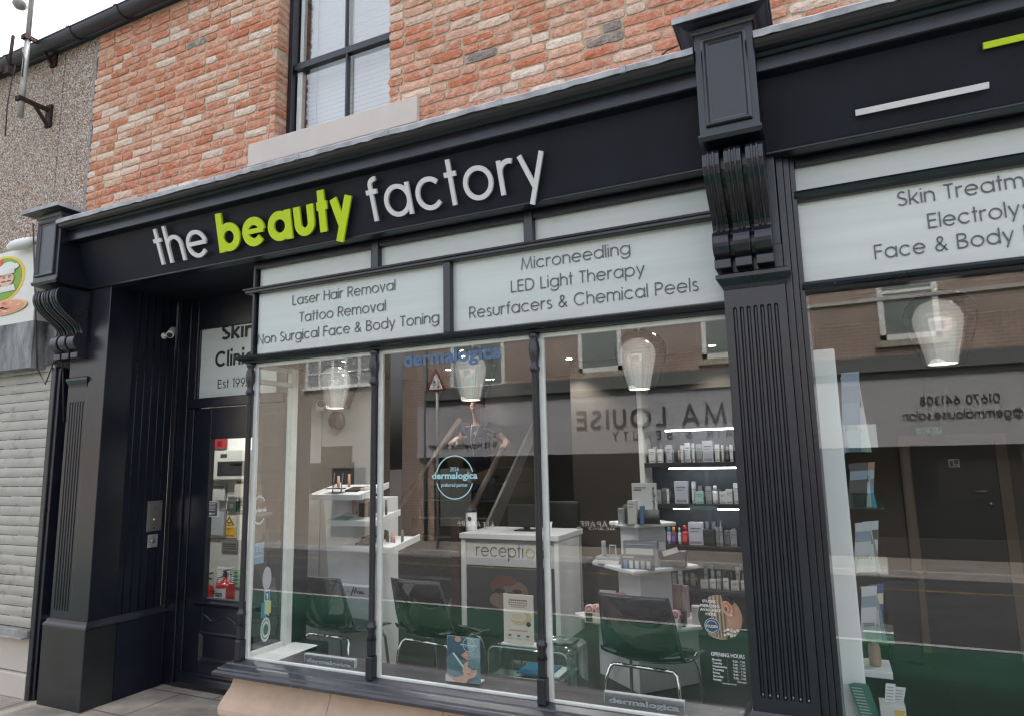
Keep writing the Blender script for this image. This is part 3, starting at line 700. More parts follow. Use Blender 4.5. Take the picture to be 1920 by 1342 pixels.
# pizza shop sign box
sgx1 = q(62, 600, 3.04).x; sgz0 = q(60, 603, 3.04).z; sgz1 = q(58, 462, 3.04).z
sg = thing('pizza_sign', 'white takeaway sign board with a chef and pizza in a green oval', 'sign', (sgx1-.5, 3.06, sgz0))
obj('sign_board', MB().box(sgx1-1.6, sgx1, 3.04, 3.16, sgz0, sgz1), mat('sign_white', (.66, .66, .62), .35), sg, bevel=.004)
oc = q(3, 525, 3.035); KX = (q(45, 525, 3.035).x-oc.x)/.105
KXD = [1.0]
def disc(mb, cx, cz, rx, rz, y, t=.003, col=None, n=36, a0=0, a1=360):
    rx *= KXD[0]
    P = [(cx+rx*math.cos(R_(a0+(a1-a0)*k/n)), y, cz+rz*math.sin(R_(a0+(a1-a0)*k/n))) for k in range(n if a1-a0 == 360 else n+1)]
    mb.prism(P, (0, -t, 0), col)
KXD[0] = KX; b = MB(); disc(b, oc.x, oc.z, .105, .195, 3.0395, .002, (.75, .52, .02)); disc(b, oc.x, oc.z, .092, .178, 3.0375, .002, (.17, .33, .02))
disc(b, oc.x, oc.z, .088, .172, 3.0355, .002, (.62, .05, .02), a0=92, a1=268)
pc = q(4, 578, 3.03); disc(b, pc.x, pc.z, .112, .062, 3.033, .003, (.70, .42, .16)); disc(b, pc.x, pc.z, .098, .052, 3.030, .002, (.68, .28, .17))
for k in range(26):
    an = rnd.uniform(0, 6.28); rr = rnd.uniform(0, .9); disc(b, pc.x+.09*KX*rr*math.cos(an), pc.z+.046*rr*math.sin(an), .010, .006, 3.028, .001, rnd.choice([(.5, .10, .10), (.72, .5, .3), (.6, .2, .16)]), n=10)
hc = q(12, 525, 3.03)
disc(b, hc.x, hc.z, .033, .055, 3.033, .003, (.68, .42, .30))                                     # face
b.prism([(hc.x-.035*KX, 3.033, hc.z-.05), (hc.x+.035*KX, 3.033, hc.z-.05), (hc.x+.045*KX, 3.033, hc.z-.10), (hc.x-.045*KX, 3.033, hc.z-.10)], (0, -.002, 0), (.66, .66, .64))
for dx, dz, r in ((-.022, .10, .026), (.0, .118, .03), (.026, .10, .026)): disc(b, hc.x+dx*KX, hc.z+dz, r, r, 3.0335-.0004*(1+dx*20), .003, (.70, .70, .68))
b.box(hc.x-.034*KX, hc.x+.034*KX, 3.0265, 3.0325, hc.z+.045, hc.z+.085, (.68, .68, .66))
for s in (-1, 1):
    disc(b, hc.x+s*.012*KX, hc.z-.014, .012, .006, 3.0295, .001, (.02, .015, .015), n=10); disc(b, hc.x+s*.012*KX, hc.z+.017, .005, .005, 3.0295, .001, (.03, .02, .02), n=10)
    b.obox((hc.x+s*.013*KX, 3.029, hc.z+.03), (.008*KX, 0, -.002*s), (0, .001, 0), (0, 0, .002), (.03, .02, .02))
obj('picture', b, M['col'], sg); KXD[0] = 1.0
lp = q(40, 458, 2.98); lm = MB()
lm.lathe((lp.x, lp.y, lp.z), [(r_, h_*KX*.62) for r_, h_ in ((.004, -.10), (.024, -.085), (.040, -.05), (.044, -.02), (.037, -.005), (.044, .005), (.037, .018), (.043, .03), (.036, .042), (.040, .055), (.032, .06), (.032, .1))], axis='X', n=18)
tag(obj('sign_lamp', lm, M['inkwhite']), 'white ribbed bullet-shaped lamp fixed above the pizza sign', 'lamp')
zl0, zl1 = q(60, 688, 3.0).z, q(60, 606, 3.0).z
xl = q(60, 650, 3.0).x
obj('lintel', MB().box(-12, xl, 3.0, 3.34, zl0, sgz0-.006).box(xl, xl+.12, 3.10, 3.34, zl0+.03, sgz0-.03), mat('stained_lintel', (.24, .24, .25), .8, var=.65, vscale=7, bump=.4, stretch=(1, 1, .35)), nb)
shz0 = q(67, 1195, 3.12).z; shx = q(97, 800, 3.12).x
sh = thing('roller_shutter', 'cream roller shutter with rust-streaked slats closed over the takeaway front', 'shutter', (shx-.7, 3.12, shz0))
b = MB(); pt = q(80, 800, 3.12).z-q(80, 817.8, 3.12).z; z = shz0+.06
sp = [(0, 0), (.003, .002), (.007, .3*pt), (.008, .55*pt), (.006, .8*pt), (.002, pt-.002), (0, pt)]
while z < zl0+.02:
    b.sweep([(-9, 3.12), (shx-.008, 3.12)], [(o, z+h) for o, h in sp]+[(-.01, z+pt), (-.01, z)]); z += pt
ms_ = M['shutter']; nts = ms_.node_tree; Ns = nts.nodes
tc = Ns.new('ShaderNodeTexCoord'); mpn = Ns.new('ShaderNodeMapping'); mpn.inputs['Scale'].default_value = (4, 1, 6); nz_ = Ns.new('ShaderNodeTexNoise'); nz_.inputs['Scale'].default_value = 2.4; nz_.inputs['Detail'].default_value = 6
nts.links.new(tc.outputs['Object'], mpn.inputs[0]); nts.links.new(mpn.outputs[0], nz_.inputs['Vector'])
mr = Ns.new('ShaderNodeMapRange'); mr.inputs[1].default_value = .56; mr.inputs[2].default_value = .74; mr.inputs[4].default_value = .55; nts.links.new(nz_.outputs[0], mr.inputs[0])
mx = Ns.new('ShaderNodeMix'); mx.data_type = 'RGBA'; mx.inputs[7].default_value = (.20, .13, .09, 1); old = Ns['Principled BSDF'].inputs['Base Color'].links[0].from_socket
nts.links.new(mr.outputs[0], mx.inputs[0]); nts.links.new(old, mx.inputs[6]); nts.links.new(mx.outputs[2], Ns['Principled BSDF'].inputs['Base Color'])
obj('curtain', b, ms_, sh)
b = MB(); z = shz0+.06
while z < zl0:
    x = -7.0
    while x < shx-.02:
        x2 = min(shx-.012, x+rnd.uniform(.1, .6)); b.box(x, x2, 3.1165, 3.1195, z-.0022, z+.0016); x = x2+rnd.uniform(0, .25)
    z += pt
obj('rust_seam', b, M['rust'], sh)
obj('bottom_bar', MB().box(-9, shx-.008, 3.07, 3.13, shz0, shz0+.055).box(-9, shx-.01, 3.035, 3.07, shz0, shz0+.014), M['alu'], sh, bevel=.003)
obj('guide_channel', MB().box(shx, shx+.05, 3.085, 3.2, 0, zl0).box(shx+.052, shx+.085, 3.10, 3.2, 0, zl0-.01), M['blackold'], sh, bevel=.004)
obj('stall_base', MB().box(-12, shx-.004, 3.11, 3.34, .17, shz0-.004).box(-12, shx-.004, 3.085, 3.34, 0, .165), M['cream'], nb, bevel=.008)
cbx = MB(); c0 = q(68, 430, 3.0)
cbx.tube([q(62, 420, 2.96), q(66, 560, 2.98), q(70, 690, 3.04), q(85, 720, 3.08), q(100, 680, 3.08), q(112, 650, 3.05), q(118, 700, 3.09), q(119, 790, 3.09)], .005)
tag(obj('loose_cable', cbx, M['dark']), 'black cable sagging down past the left console beside the pizza sign', 'cable')
# ================================================================ SHOPFRONT
DF, DP, DG, DD, DB = 3.14, 3.10, 3.20, 3.72, 2.83
FB, FT, DBD, DLD = 3.08, 2.965, 2.89, 2.79                    # canted fascia: foot, head, cornice band, lead edge
XL = q(466, 950, DG).x                                       # left corner of the shop window
PL0, PLS, PL1 = -5.13, -4.87, -4.68                                      # left pilaster
CP0, CP1 = q(1362, 620, DP).x, q(1474, 560, DP).x            # central pilaster
def console(root, x0, x1, capz, boxt, boxb, sb, end, dshaft):
    """boxed head with a panel, moulded cap, three-ribbed S scroll"""
    wd = x1-x0
    obj('console_box', MB().box(x0, x1, DB, dshaft+.06, boxb, boxt), M['blackold'], root, bevel=.005)
    pz0, pz1 = boxb+.06, boxt-.035; px0, px1 = x0+.030, x1-.030
    mp = lambda u, v, h: (u, DB-h, v)
    fr = MB().sweep([(px0, pz0), (px0, pz1), (px1, pz1), (px1, pz0)], [(0, -.002), (0, .012), (.006, .017), (.013, .015), (.020, .006), (.030, .002), (.030, -.002)], mp, True)
    fr.sweep([(x0-.006, boxb-.002), (x1+.006, boxb-.002)], [(-.006, .0), (-.02, .008), (-.03, .008), (-.03, -.10), (0, -.10)], lambda u, v, h: (u, DB-h, v))
    obj('console_panel', fr, M['blackold'], root)
    pr = [(-.12, boxt-.005), (.004, boxt-.005), (.008, boxt+.006), (.014, boxt+.014), (.030, capz-.034), (.052, capz-.026), (.066, capz-.024), (.070, capz-.022), (.070, capz), (-.12, capz+.015)]
    pa = [(x0, dshaft+.2), (x0, DB), (x1, DB), (x1, dshaft+.2)]
    obj('console_cap', MB().sweep(pa, pr), M['blackold'], root)
    ld = [(-.12, capz+.022), (.073, capz+.006), (.078, capz+.004), (.078, capz-.024), (.0745, capz-.024), (.0715, capz+.001), (-.12, capz+.016)]
    obj('cap_flashing', MB().sweep(pa, ld), M['lead'], root)
    S = [(0, .035), (.03, .014), (.08, .002), (.15, -.004), (.25, -.004), (.36, .010), (.48, .042), (.60, .095), (.72, .158), (.82, .204), (.90, .228), (.96, .238), (1, .240)]
    H = boxb-.03-sb
    cur = [(DB+.012+o*.83, boxb-.03-t*H) for t, o in S]
    r = (sb-end)*.34; cy = DB+.205; cz = sb-r
    roll = [(cy-r*.9*math.sin(R_(a)), cz+r*math.cos(R_(a))) for a in range(10, 181, 17)]
    blk = [(cy-.012, end+.045), (cy-.018, end+.04), (cy-.018, end), (dshaft+.02, end)]
    out = cur+roll+blk
    rw = wd*.285; b = MB(); bd = MB()
    for k in range(3):
        xa = x0+k*(wd-rw)/2
        b.prism([(xa, y, z) for y, z in out]+[(xa, dshaft+.02, boxb-.028)], (rw, 0, 0))
        for f in (.36, .66):
            bd.tube([(xa+rw*f, y-.001, z) for y, z in cur[1:]], .0062, 6)
    obj('scroll_rib', b, M['blackold'], root, bevel=.004); obj('scroll_bead', bd, M['blackold'], root)
    obj('scroll_backing', MB().prism([(x0+.006, y+.06, z) for y, z in cur+roll]+[(x0+.006, dshaft+.015, end+.02), (x0+.006, dshaft+.015, boxb-.02)], (wd-.012, 0, 0)), M['blackold'], root)
def shaft(root, x0, x1, y, z0, z1, nf, fz0, fz1, depth, back, m):
    """flat pilaster face with round-ended flutes cut into it"""
    b = MB(); wd = x1-x0; mrg = wd*.11; pit = (wd-2*mrg)/nf; fw = pit*.30
    rows = [fz0+fw*(1-math.cos(R_(a))) for a in (0, 30, 60, 90)]+[fz1-fw*(1-math.cos(R_(a))) for a in (90, 60, 30, 0)]
    sc_ = [math.sin(R_(a))+.001 for a in (0, 30, 60, 90)]; sc_ = sc_+sc_[::-1]
    G = []
    for z, s in zip(rows, sc_):
        L = [(x0, y)]
        for k in range(nf):
            c = x0+mrg+(k+.5)*pit; w_ = fw*s
            L += [(c-w_, y), (c-w_*.85, y+depth*.6*s), (c-w_*.4, y+depth*s), (c+w_*.4, y+depth*s), (c+w_*.85, y+depth*.6*s), (c+w_, y)]
        L.append((x1, y)); G.append([(a, bq, z) for a, bq in L])
    n = len(G[0]); vs = [p for r in G for p in r]
    b.add(vs, [(j*n+i, j*n+i+1, (j+1)*n+i+1, (j+1)*n+i) for j in range(len(G)-1) for i in range(n-1)])
    for a, c in ((z0, fz0), (fz1, z1)): b.quad((x0, y, a), (x1, y, a), (x1, y, c), (x0, y, c))
    b.quad((x0, y, z0), (x0, back, z0), (x0, back, z1), (x0, y, z1)); b.quad((x1, y, z0), (x1, back, z0), (x1, back, z1), (x1, y, z1))
    return obj('fluted_shaft', b, m, root)
FZB = lambda: (q(169, 543, FB).z+q(1310, 316, FB).z)/2-.005
zbb = 1.61+.475*DB; 
zcap = q(1258, 38, DB-.08).z; zbt = zcap-.052
zend = q(1355, 505, 3.03).z; zsb = q(1347, 432, 3.0).z
# ---- central pilaster
cp = thing('central_pilaster', 'black fluted pilaster with scrolled console standing between the two shop windows', 'pilaster', ((CP0+CP1)/2, DP, 0))
bxl, bxr = q(1312, 255, DB).x, q(1427, 243, DB).x
console(cp, bxl, bxr, zcap, zbt, zbb, zsb, zend, DP)
fz1 = q(1400, 574, DP).z; fz0 = q(1462, 1312, DP).z; pb = q(1430, 1335, DP).z
shaft(cp, CP0, CP1, DP, pb, zend+.1, 7, fz0, fz1, .011, DG+.1, M['black'])
nk = q(1365, 540, DP-.03).z
nkp = [(-.03, nk-.004), (.004, nk-.004), (.010, nk+.012), (.012, nk+.014), (.028, nk+.04), (.032, nk+.045), (.032, nk+.062), (.004, nk+.075), (-.03, nk+.075)]
obj('pilaster_head', MB().box(CP0+.002, CP1-.002, DP+.002, DG+.1, zend+.1, zbb+.12), M['black'], cp, bevel=.003)
obj('necking', MB().sweep([(CP0+.004, DP+.1), (CP0+.004, DP), (CP1-.004, DP), (CP1-.004, DP+.1)], nkp), M['blackold'], cp)
obj('plinth', MB().sweep([(CP0, DG+.1), (CP0, DP), (CP1, DP), (CP1, DG+.1)], [(-.05, pb+.006), (.004, pb+.004), (.012, pb-.004), (.03, pb-.028), (.045, pb-.035), (.045, 0), (-.05, 0)]), M['black'], cp)
# dots of old filler at the foot of each flute
for k in range(7):
    b = MB(); c = CP0+(CP1-CP0)*(.11+.78*(k+.5)/7)
    b.lathe((c+rnd.uniform(-.002, .002), DP+.0065, fz0+.012+rnd.uniform(-.003, .003)), [(.001, -.003), (.0042, -.0015), (.004, .0), (.002, .0015)], n=7, axis='Y'); obj('filler_patch', b, M['inkgrey'], cp)
# ---- left pilaster
lpz1 = q(150, 1164, DP).z; lpz0 = q(150, 1181, DP-.03).z
lp_ = thing('corner_pilaster', 'black fluted pilaster with scrolled console left of the entrance', 'pilaster', ((PL0+PL1)/2, DP, 0))
lbl, lbr = q(66, 470, DB).x, q(109, 480, DB).x
console(lp_, lbl, lbr, zcap-.02, zbt-.02, zbb-.02, zsb-.01, zend-.02, DP)
obj('plain_strip', MB().box(PLS+.003, PL1+.002, DP-.006, 3.3, lpz1, FZB()), M['black'], lp_, bevel=.004)
shaft(lp_, PL0+.03, PLS, DP, lpz1, zend+.1, 6, lpz1+.05, zend-.33, .009, 3.3, M['black'])
obj('pilaster_head', MB().box(PL0+.04, PLS-.002, DP+.002, 3.3, zend+.1, zbb+.1), M['blackmat'], lp_, bevel=.003)
nk2 = zend-.22
obj('necking', MB().sweep([(PL0+.05, DP+.1), (PL0+.05, DP), (PLS-.01, DP), (PLS-.01, DP+.1)], [(o*.7, h-nk+nk2) for o, h in nkp]), M['blackold'], lp_)
obj('plinth', MB().box(PL0, PL1+.02, DP-.03, 3.3, 0, lpz0), M['blackgreen'], lp_, bevel=.004)
obj('plinth_moulding', MB().sweep([(PL0+.02, 3.3), (PL0+.02, DP-.012), (PL1+.006, DP-.012), (PL1+.006, 3.70)], [(-.02, lpz0+.052), (.0, lpz0+.05), (.006, lpz0+.03), (.018, lpz0+.018), (.022, lpz0+.004), (-.02, lpz0+.002)]), M['black'], lp_)
# ---- fascia and cornice (left bay), fascia and cornice (right bay)
zfb = (q(169, 543, FB).z+q(1310, 316, FB).z)/2
zlead = (q(440, 325, DLD).z+q(920, 197, DLD).z)/2; zb1 = (q(440, 361, DBD).z+q(920, 231, DBD).z)/2; zb0 = (q(440, 376, DBD).z+q(920, 258, DBD).z)/2
def fascia(root, x0, x1, zfb, zlead, zb1, zb0, board, dx=0):
    obj('fascia_board', MB().prism([(x0, FB, zfb), (x0, FB+.06, zfb), (x0, FT+.1, zb0+.03), (x0, FT, zb0+.001)], (x1-x0, 0, 0)), board, root)
    obj('fascia_bead', MB().sweep([(x0, FB), (x1, FB)], [(-.05, zfb-.014), (.004, zfb-.010), (.007, zfb-.006), (.007, zfb-.001), (.004, zfb+.004), (-.02, zfb+.004)]), M['black'], root)
    o1, o2 = DF-DLD-.007, DF-DBD
    pr = [(-.2, zlead+.05), (o1, zlead+.006), (o1, zlead-.012), (o1-.010, zlead-.015), (o1-.018, zlead-.030), (o1-.034, zlead-.041), (o1-.05, zlead-.046), (o2+.026, zb1+.016), (o2+.014, zb1+.005), (o2, zb1+.001), (o2, zb1-.001), (o2+.003, zb0), (o2-.006, zb0-.004), (o2-.03, zb0-.003), (-.2, zb0+.02)]
    obj('cornice', MB().sweep([(x0, DF), (x1, DF)], pr), M['black'], root)
    n = 90; b = MB(); vs = []
    for i in range(n+1):
        x = x0+(x1-x0)*i/n; j = rnd.uniform(-.003, .003); k = rnd.uniform(-.004, .003)
        vs += [(x, DW-.004, zlead+.075+j), (x, DF-.05, zlead+.055+j*.5), (x, DLD+.006+j, zlead+.018), (x, DLD+j, zlead+.010), (x, DLD+.001+j, zlead-.016+k), (x, DLD+.0055+j, zlead-.016+k)]
    b.add(vs, [(i*6+k, i*6+k+1, i*6+7+k, i*6+6+k) for i in range(n) for k in range(5)])
    for xx in [x0+(x1-x0)*t for t in (.21, .35, .5, .64, .79, .93)]:
        obj('lead_lap', MB().obox((xx, DLD+.0025, zlead-.001), (.014, 0, 0), (0, .0075, 0), (0, 0, .0185)), M['lead'], root, bevel=.003)
    obj('lead_flashing', b, M['lead'], root)
f1 = thing('shop_fascia', 'long black fascia and cornice carrying the beauty salon name', 'fascia', (-2.5, DF, zfb))
fascia(f1, lbr+.001, bxl-.001, zfb, zlead, zb1, zb0, M['blackmat'])
obj('soffit', MB().box(PLS, CP0-.002, FB+.061, DG+.10, zfb-.004, zfb+.02).box(PL1-.12, XL+.3, DG+.10, DD+.12, zfb-.002, zfb+.02), M['blackmat'], f1)
GX0_ = q(1514, 620, DG).x; zs_ = .3
f2 = thing('second_fascia', 'black fascia with a silver and a lime bar above the right-hand window', 'fascia', (1, DF, zfb))
zfr = (q(1448, 292, FB).z+q(1920, 186, FB).z)/2; zlr = (q(1460, 52, DLD).z+q(1640, 2, DLD).z)/2
zr1 = (q(1440, 105, 3.07).z+q(1760, 40, 3.07).z)/2-.0; zr0 = (q(1440, 131, DBD).z+q(1920, 13, DBD).z)/2
fascia(f2, bxr+.001, 3.2, zfr, zlr, zr0+.055, zr0, M['blackmat'])
obj('soffit', MB().box(CP1-.01, 3.2, FB+.061, DG+.10, zfr-.004, zfr+.02), M['blackmat'], f2)
# ---- raised name
UP = Vector((0, FT-FB, zb0-zfb)).normalized(); ND = X_.cross(UP)            # up and out along the canted board
def onf(x, y, zb_, zt_, off):
    """point of the canted board (plus an offset towards the street) seen at a photo pixel"""
    o = Vector((0, FB, zb_))+ND*off; d = q(x, y, 1)-Vector((0, 0, CAMZ)); n = ND
    t = (o-Vector((0, 0, CAMZ))).dot(n)/d.dot(n); return Vector((0, 0, CAMZ))+d*t
LO = .026
nm = thing('shop_name', 'raised lettering reading the beauty factory in white and lime on the fascia', 'sign', (-2.6, 3.0, zfb))
F_ = lambda x, y: onf(x, y, zfb, zb0, LO)
base = (F_(307, 497)+F_(371, 485)+F_(414.6, 473)+F_(710.6, 415))/4
xh = (F_(368, 433)-F_(371, 485)).dot(UP)
for wd_, a, c, wt, m in (('the', 300, 395, .15, 'letterwhite'), ('beauty', 414, 666, .28, 'lime'), ('factory', 700, 1032, .15, 'letterwhite')):
    ya = 490-(a-300)*.176; t = MB(); xa, xb = F_(a, ya).x, F_(c, ya-(c-a)*.176).x
    stext(t, wd_, (xa, base.y, base.z), X_, UP+X_*(.15 if m == 'lime' else 0), xh, wt, .014, nd=ND, width=xb-xa, gap=.2 if wt < .2 else .14)
    wo = obj('word', t, M[m], nm); wo['label'] = ('lime green bold word ' if m == 'lime' else 'white thin word ')+wd_
    for k in range(4 if len(wd_) < 4 else 8):
        p = Vector((xa+.02+(xb-xa-.04)*rnd.random(), base.y, base.z))+UP*.02; obj('standoff_pin', MB().tube([p-ND*LO, p+ND*.002], .003, 6), M['dark'], wo)
bars = thing('sign_bars', 'two raised bars, one silver and one lime, on the right-hand fascia', 'sign', (.4, 3.0, 3.0))
G_ = lambda x, y: onf(x, y, zfr, zr0, LO)
for nme, pa, pb_, m in (('silver_bar', (1604, 214), (1854, 159), 'letterwhite'), ('lime_bar', (1843, 87), (2020, 47), 'lime')):
    A, B_ = G_(*pa), G_(*pb_); c_ = (A+B_)/2; obj(nme, MB().obox(c_, ((B_.x-A.x)/2, 0, 0), ND*.007, UP*.0125), M[m], bars, bevel=.001)
    for xx in (A.x+.05, B_.x-.05): p = Vector((xx, c_.y, c_.z)); obj('standoff_pin', MB().tube([p-ND*LO, p-ND*.006], .003, 6), M['dark'], bars)
obj('backing_board', MB().box(CP0+.01, GX0_, DG+.11, DG+.14, zs_-.3, zlr), M['blackmat'], f2)
# ---- left shop window
swn = thing('shop_window', 'wide black-framed shop window under the beauty factory sign', 'window', (XL, DG, 0))
zs = q(458, 1233.5, DG).z; zs0 = zs-.085
XR = CP0+.004
stp = [(-.25, zs0), (.035, zs0), (.038, zs0-.04), (.048, zs0-.075), (.068, zs0-.115), (.085, zs0-.15), (.094, zs0-.185), (.092, zs0-.215), (.080, zs0-.235), (.078, zs0-.242), (.10, zs0-.252), (.125, zs0-.268), (.13, zs0-.285), (.13, -.02), (-.25, -.02)]
pth = [(XL, DD-.02), (XL, DG), (XR, DG)]
b = MB(); lx = [XL, q(605, 1300, 3.1).x, q(819, 1320, 3.1).x, q(1100, 1340, 3.1).x, XR]
for i in range(4):
    e = .0015
    b.sweep(([(XL, DD-.02)] if i == 0 else [])+[(lx[i]+(e if i else 0), DG), (lx[i+1]-e, DG)], stp)
obj('stall_riser', b, M['stone'], swn, bevel=.003)
sil = [(-.24, zs-.001), (.02, zs-.001), (.062, zs-.012), (.066, zs-.020), (.078, zs-.024), (.098, zs-.034), (.102, zs-.044), (.110, zs-.048), (.122, zs-.058), (.122, zs-.074), (.108, zs-.080), (.09, zs0+.002), (-.24, zs0+.002)]
ms2 = paint('weathered_sill_paint', (.040, .041, .051), .36, .74)
obj('window_sill', MB().sweep(pth, sil), ms2, swn)
Z1b, Z1t = (q(474, 552, 3.13).z+q(1342, 399, 3.13).z)/2, None          # transom bottom
Z1t = Z1b+.036
Z2b = (q(474, 676, 3.10).z+q(1360, 581, 3.10).z)/2; Z2t = Z2b+.052
r1 = [(-.06, Z1b), (.045, Z1b), (.05, Z1b+.006), (.05, Z1b+.018), (.06, Z1b+.022), (.062, Z1t-.004), (.05, Z1t), (-.06, Z1t)]
r2 = [(-.06, Z2b), (.04, Z2b), (.045, Z2b+.012), (.07, Z2b+.018), (.085, Z2b+.03), (.088, Z2b+.038), (.06, Z2t-.002), (-.06, Z2t)]
obj('transom', MB().sweep(pth, r1), M['black'], swn); obj('transom', MB().sweep(pth, r2), M['black'], swn)
b = MB(); y0 = DG-.03
def post(x, w, z0, z1, yf=y0, yb=DG+.06): b.box(x-w/2, x+w/2, yf, yb, z0, z1)
post(XL+.004, .02, Z2t, zfb); post(q(839, 540, y0).x, .046, Z2t, Z1b, y0-.012)
post(q(702.5, 470, y0).x, .055, Z1t, zfb, y0-.004); post(q(990, 420, y0).x, .055, Z1t, zfb, y0-.004)
b.box(XL, XR, y0+.004, DG+.06, zfb-.05, zfb-.006)
obj('frame_post', b, M['black'], swn, bevel=.005)
pr_ = [(.019, 0), (.019, .0)]
def colonette(x, m):
    c = (x, DG-.028, 0); zt = Z2b; b = MB()
    P = [(.026, zs-.004), (.026, zs+.115), (.020, zs+.128), (.024, zs+.14), (.030, zs+.175), (.027, zs+.20), (.018, zs+.235), (.021, zs+.25), (.027, zs+.262), (.027, zs+.275), (.019, zs+.285), (.0175, zs+.30), (.0165, zt-.215), (.019, zt-.205), (.026, zt-.195), (.026, zt-.18), (.018, zt-.165), (.019, zt-.15), (.027, zt-.12), (.030, zt-.085), (.025, zt-.05), (.018, zt-.035), (.026, zt-.022), (.030, zt-.001)]
    b.lathe(c, P[5:], 20); return b
MX = [XL+.004, q(699, 950, DG-.028).x, q(1008, 900, DG-.028).x]
for x in MX:
    o = obj('turned_colonette', colonette(x, None), M['black'], swn)
    obj('colonette_base', MB().box(x-.024, x+.024, DG-.052, DG-.002, zs-.006, zs+.118).box(x-.019, x+.019, DG-.047, DG-.008, zs+.118, zs+.205), M['black'], o, bevel=.007)
wf_ = MB(); pn = MB()
ex = MX+[XR]
for i in range(3):
    a, c = ex[i]+.012, ex[i+1]-(.012 if i < 2 else .0)
    wf_.box(a, a+.034, DG-.008, DG+.012, zs, Z2b); wf_.box(c-.014, c, DG-.008, DG+.012, zs, Z2b)
    wf_.box(a+.03, c-.014, DG-.007, DG+.012, Z2b-.026, Z2b); wf_.box(a+.03, c-.014, DG-.007, DG+.012, zs-.002, zs+.014)
    o = MB().quad((a+.028, DG, zs+.012), (c-.012, DG, zs+.012), (c-.012, DG, Z2b-.024), (a+.028, DG, Z2b-.024)); obj('window_pane', o, M['glass'], swn)
# the return towards the door
xr_ = XL+.02; yb_ = q(516, 1206, 3.52).y
wf_.box(xr_-.012, xr_+.03, 3.50, 3.56, zs, Z2b); wf_.box(xr_-.01, xr_+.02, DG+.012, 3.50, zs-.002, zs+.03); wf_.box(xr_-.01, xr_+.03, DG+.012, 3.5, Z2b-.13, Z2b-.10); wf_.box(xr_-.01, xr_+.02, DG+.012, 3.5, Z2b-.03, Z2b)
obj('white_frame', wf_, M['whitepaint'], swn, bevel=.004)
obj('side_pane', MB().quad((xr_, DG+.01, zs+.02), (xr_, 3.51, zs+.02), (xr_, 3.51, Z2b-.1), (xr_, DG+.01, Z2b-.1)).quad((xr_, DG+.01, Z2b-.11), (xr_, 3.51, Z2b-.11), (xr_, 3.51, Z2b), (xr_, DG+.01, Z2b)), M['glass'], swn)
obj('inner_sill', MB().box(XL+.03, XL+.24, DG+.02, 3.60, zs-.03, zs+.004), M['whitepaint'], swn, bevel=.008)
obj('side_frame', MB().box(XL-.01, XL+.03, 3.56, DD, 0, zfb), M['black'], swn, bevel=.004)
obj('side_panel', MB().box(XL+.012, XL+.016, DG+.03, DD, Z2t, zfb), M['frost'], swn)
# frosted panels with the treatments
def panel(x0, x1, z0, z1, m, y=DG-.002): return MB().box(x0, x1, y, y+.008, z0, z1)
xm_ = q(839, 540, y0).x
pA = obj('sign_panel', panel(XL+.027, xm_-.023, Z2t, Z1b, 0), M['frost'], swn); pB = obj('sign_panel', panel(xm_+.023, XR, Z2t, Z1b, 0), M['frost'], swn)
pA['label'] = 'frosted panel listing hair and tattoo removal'; pB['label'] = 'frosted panel listing microneedling and light therapy'
t1, t2 = q(702.5, 470, y0).x, q(990, 420, y0).x
for a, c in ((XL+.027, t1-.028), (t1+.028, t2-.028), (t2+.028, XR)): obj('top_light', panel(a, c, Z1t, zfb-.05, 0, DG+.004), M['frost'], swn)
def lines(root, rows, y, m, wt=.115):
    for s, xa, ya, xb, yb, cap in rows:
        A, B_ = q(xa, ya, y), q(xb, yb, y); t = MB(); z = (A.z+B_.z)/2
        stext(t, s, (A.x, y, z), X_, Z_, cap, wt, .0015, width=B_.x-A.x, gap=.17); obj('lettering', t, m, root)
cA = q(548, 555, 3.19).z-q(548, 573, 3.19).z; cA /= 1.36
DT = DG-.0055
lines(pA, [('Laser Hair Removal', 548, 573.4, 741, 543, cA), ('Tattoo Removal', 561, 604.5, 723, 582, cA), ('Non Surgical Face & Body Toning', 483, 647.5, 823, 602, cA)], DT, M['grey'])
cB = (q(978, 481, 3.19).z-q(978, 503, 3.19).z)/1.36
lines(pB, [('Microneedling', 977, 503, 1182, 480, cB), ('LED Light Therapy', 958, 548, 1209, 516, cB), ('Resurfacers & Chemical Peels', 880, 599, 1310, 543, cB)], DT, M['grey'])

# ---- right shop window
GX0 = q(1514, 620, DG).x
rw = thing('side_shop_window', 'black-framed shop window right of the central pilaster', 'window', (1.2, DG, 0))
R1b = (q(1500, 372, 3.13).z+q(1920, 303, 3.13).z)/2; R1t = R1b+.05; R2b = (q(1512, 552, 3.12).z+q(1920, 490, 3.12).z)/2; R2t = R2b+.05
b = MB(); x = CP1
for o, wj in ((.020, .030), (.034, .026), (.050, .022)):
    b.box(x+.0015, x+wj, DP+.012+o, DG+.06, zs0, zfr+.003); x += wj
b.box(x, GX0+.002, DG-.03, DG+.06, zs0, zfr-.006)
obj('moulded_jamb', b, M['black'], rw, bevel=.006)
XE = 2.9
rr = lambda zb, zt: [(-.06, zb), (.03, zb), (.04, zb+.012), (.055, zb+.018), (.062, zb+.03), (.055, zt-.008), (.03, zt), (-.06, zt)]
obj('transom', MB().sweep([(x-.01, DG), (XE, DG)], rr(R1b, R1t)), M['blackold'], rw); obj('transom', MB().sweep([(x-.01, DG), (XE, DG)], rr(R2b, R2t)), M['blackold'], rw)
b = MB(); b.box(x, XE, DG-.02, DG+.06, zfr-.05, zfr-.006); b.box(XE-.08, XE, DG-.03, DG+.06, zs0, zfr-.006); obj('frame_post', b, M['black'], rw, bevel=.005)
obj('window_sill', MB().sweep([(CP1+.045, DG), (XE, DG)], sil), ms2, rw); obj('stall_riser', MB().sweep([(CP1+.045, DG), (XE, DG)], stp), M['stone'], rw)
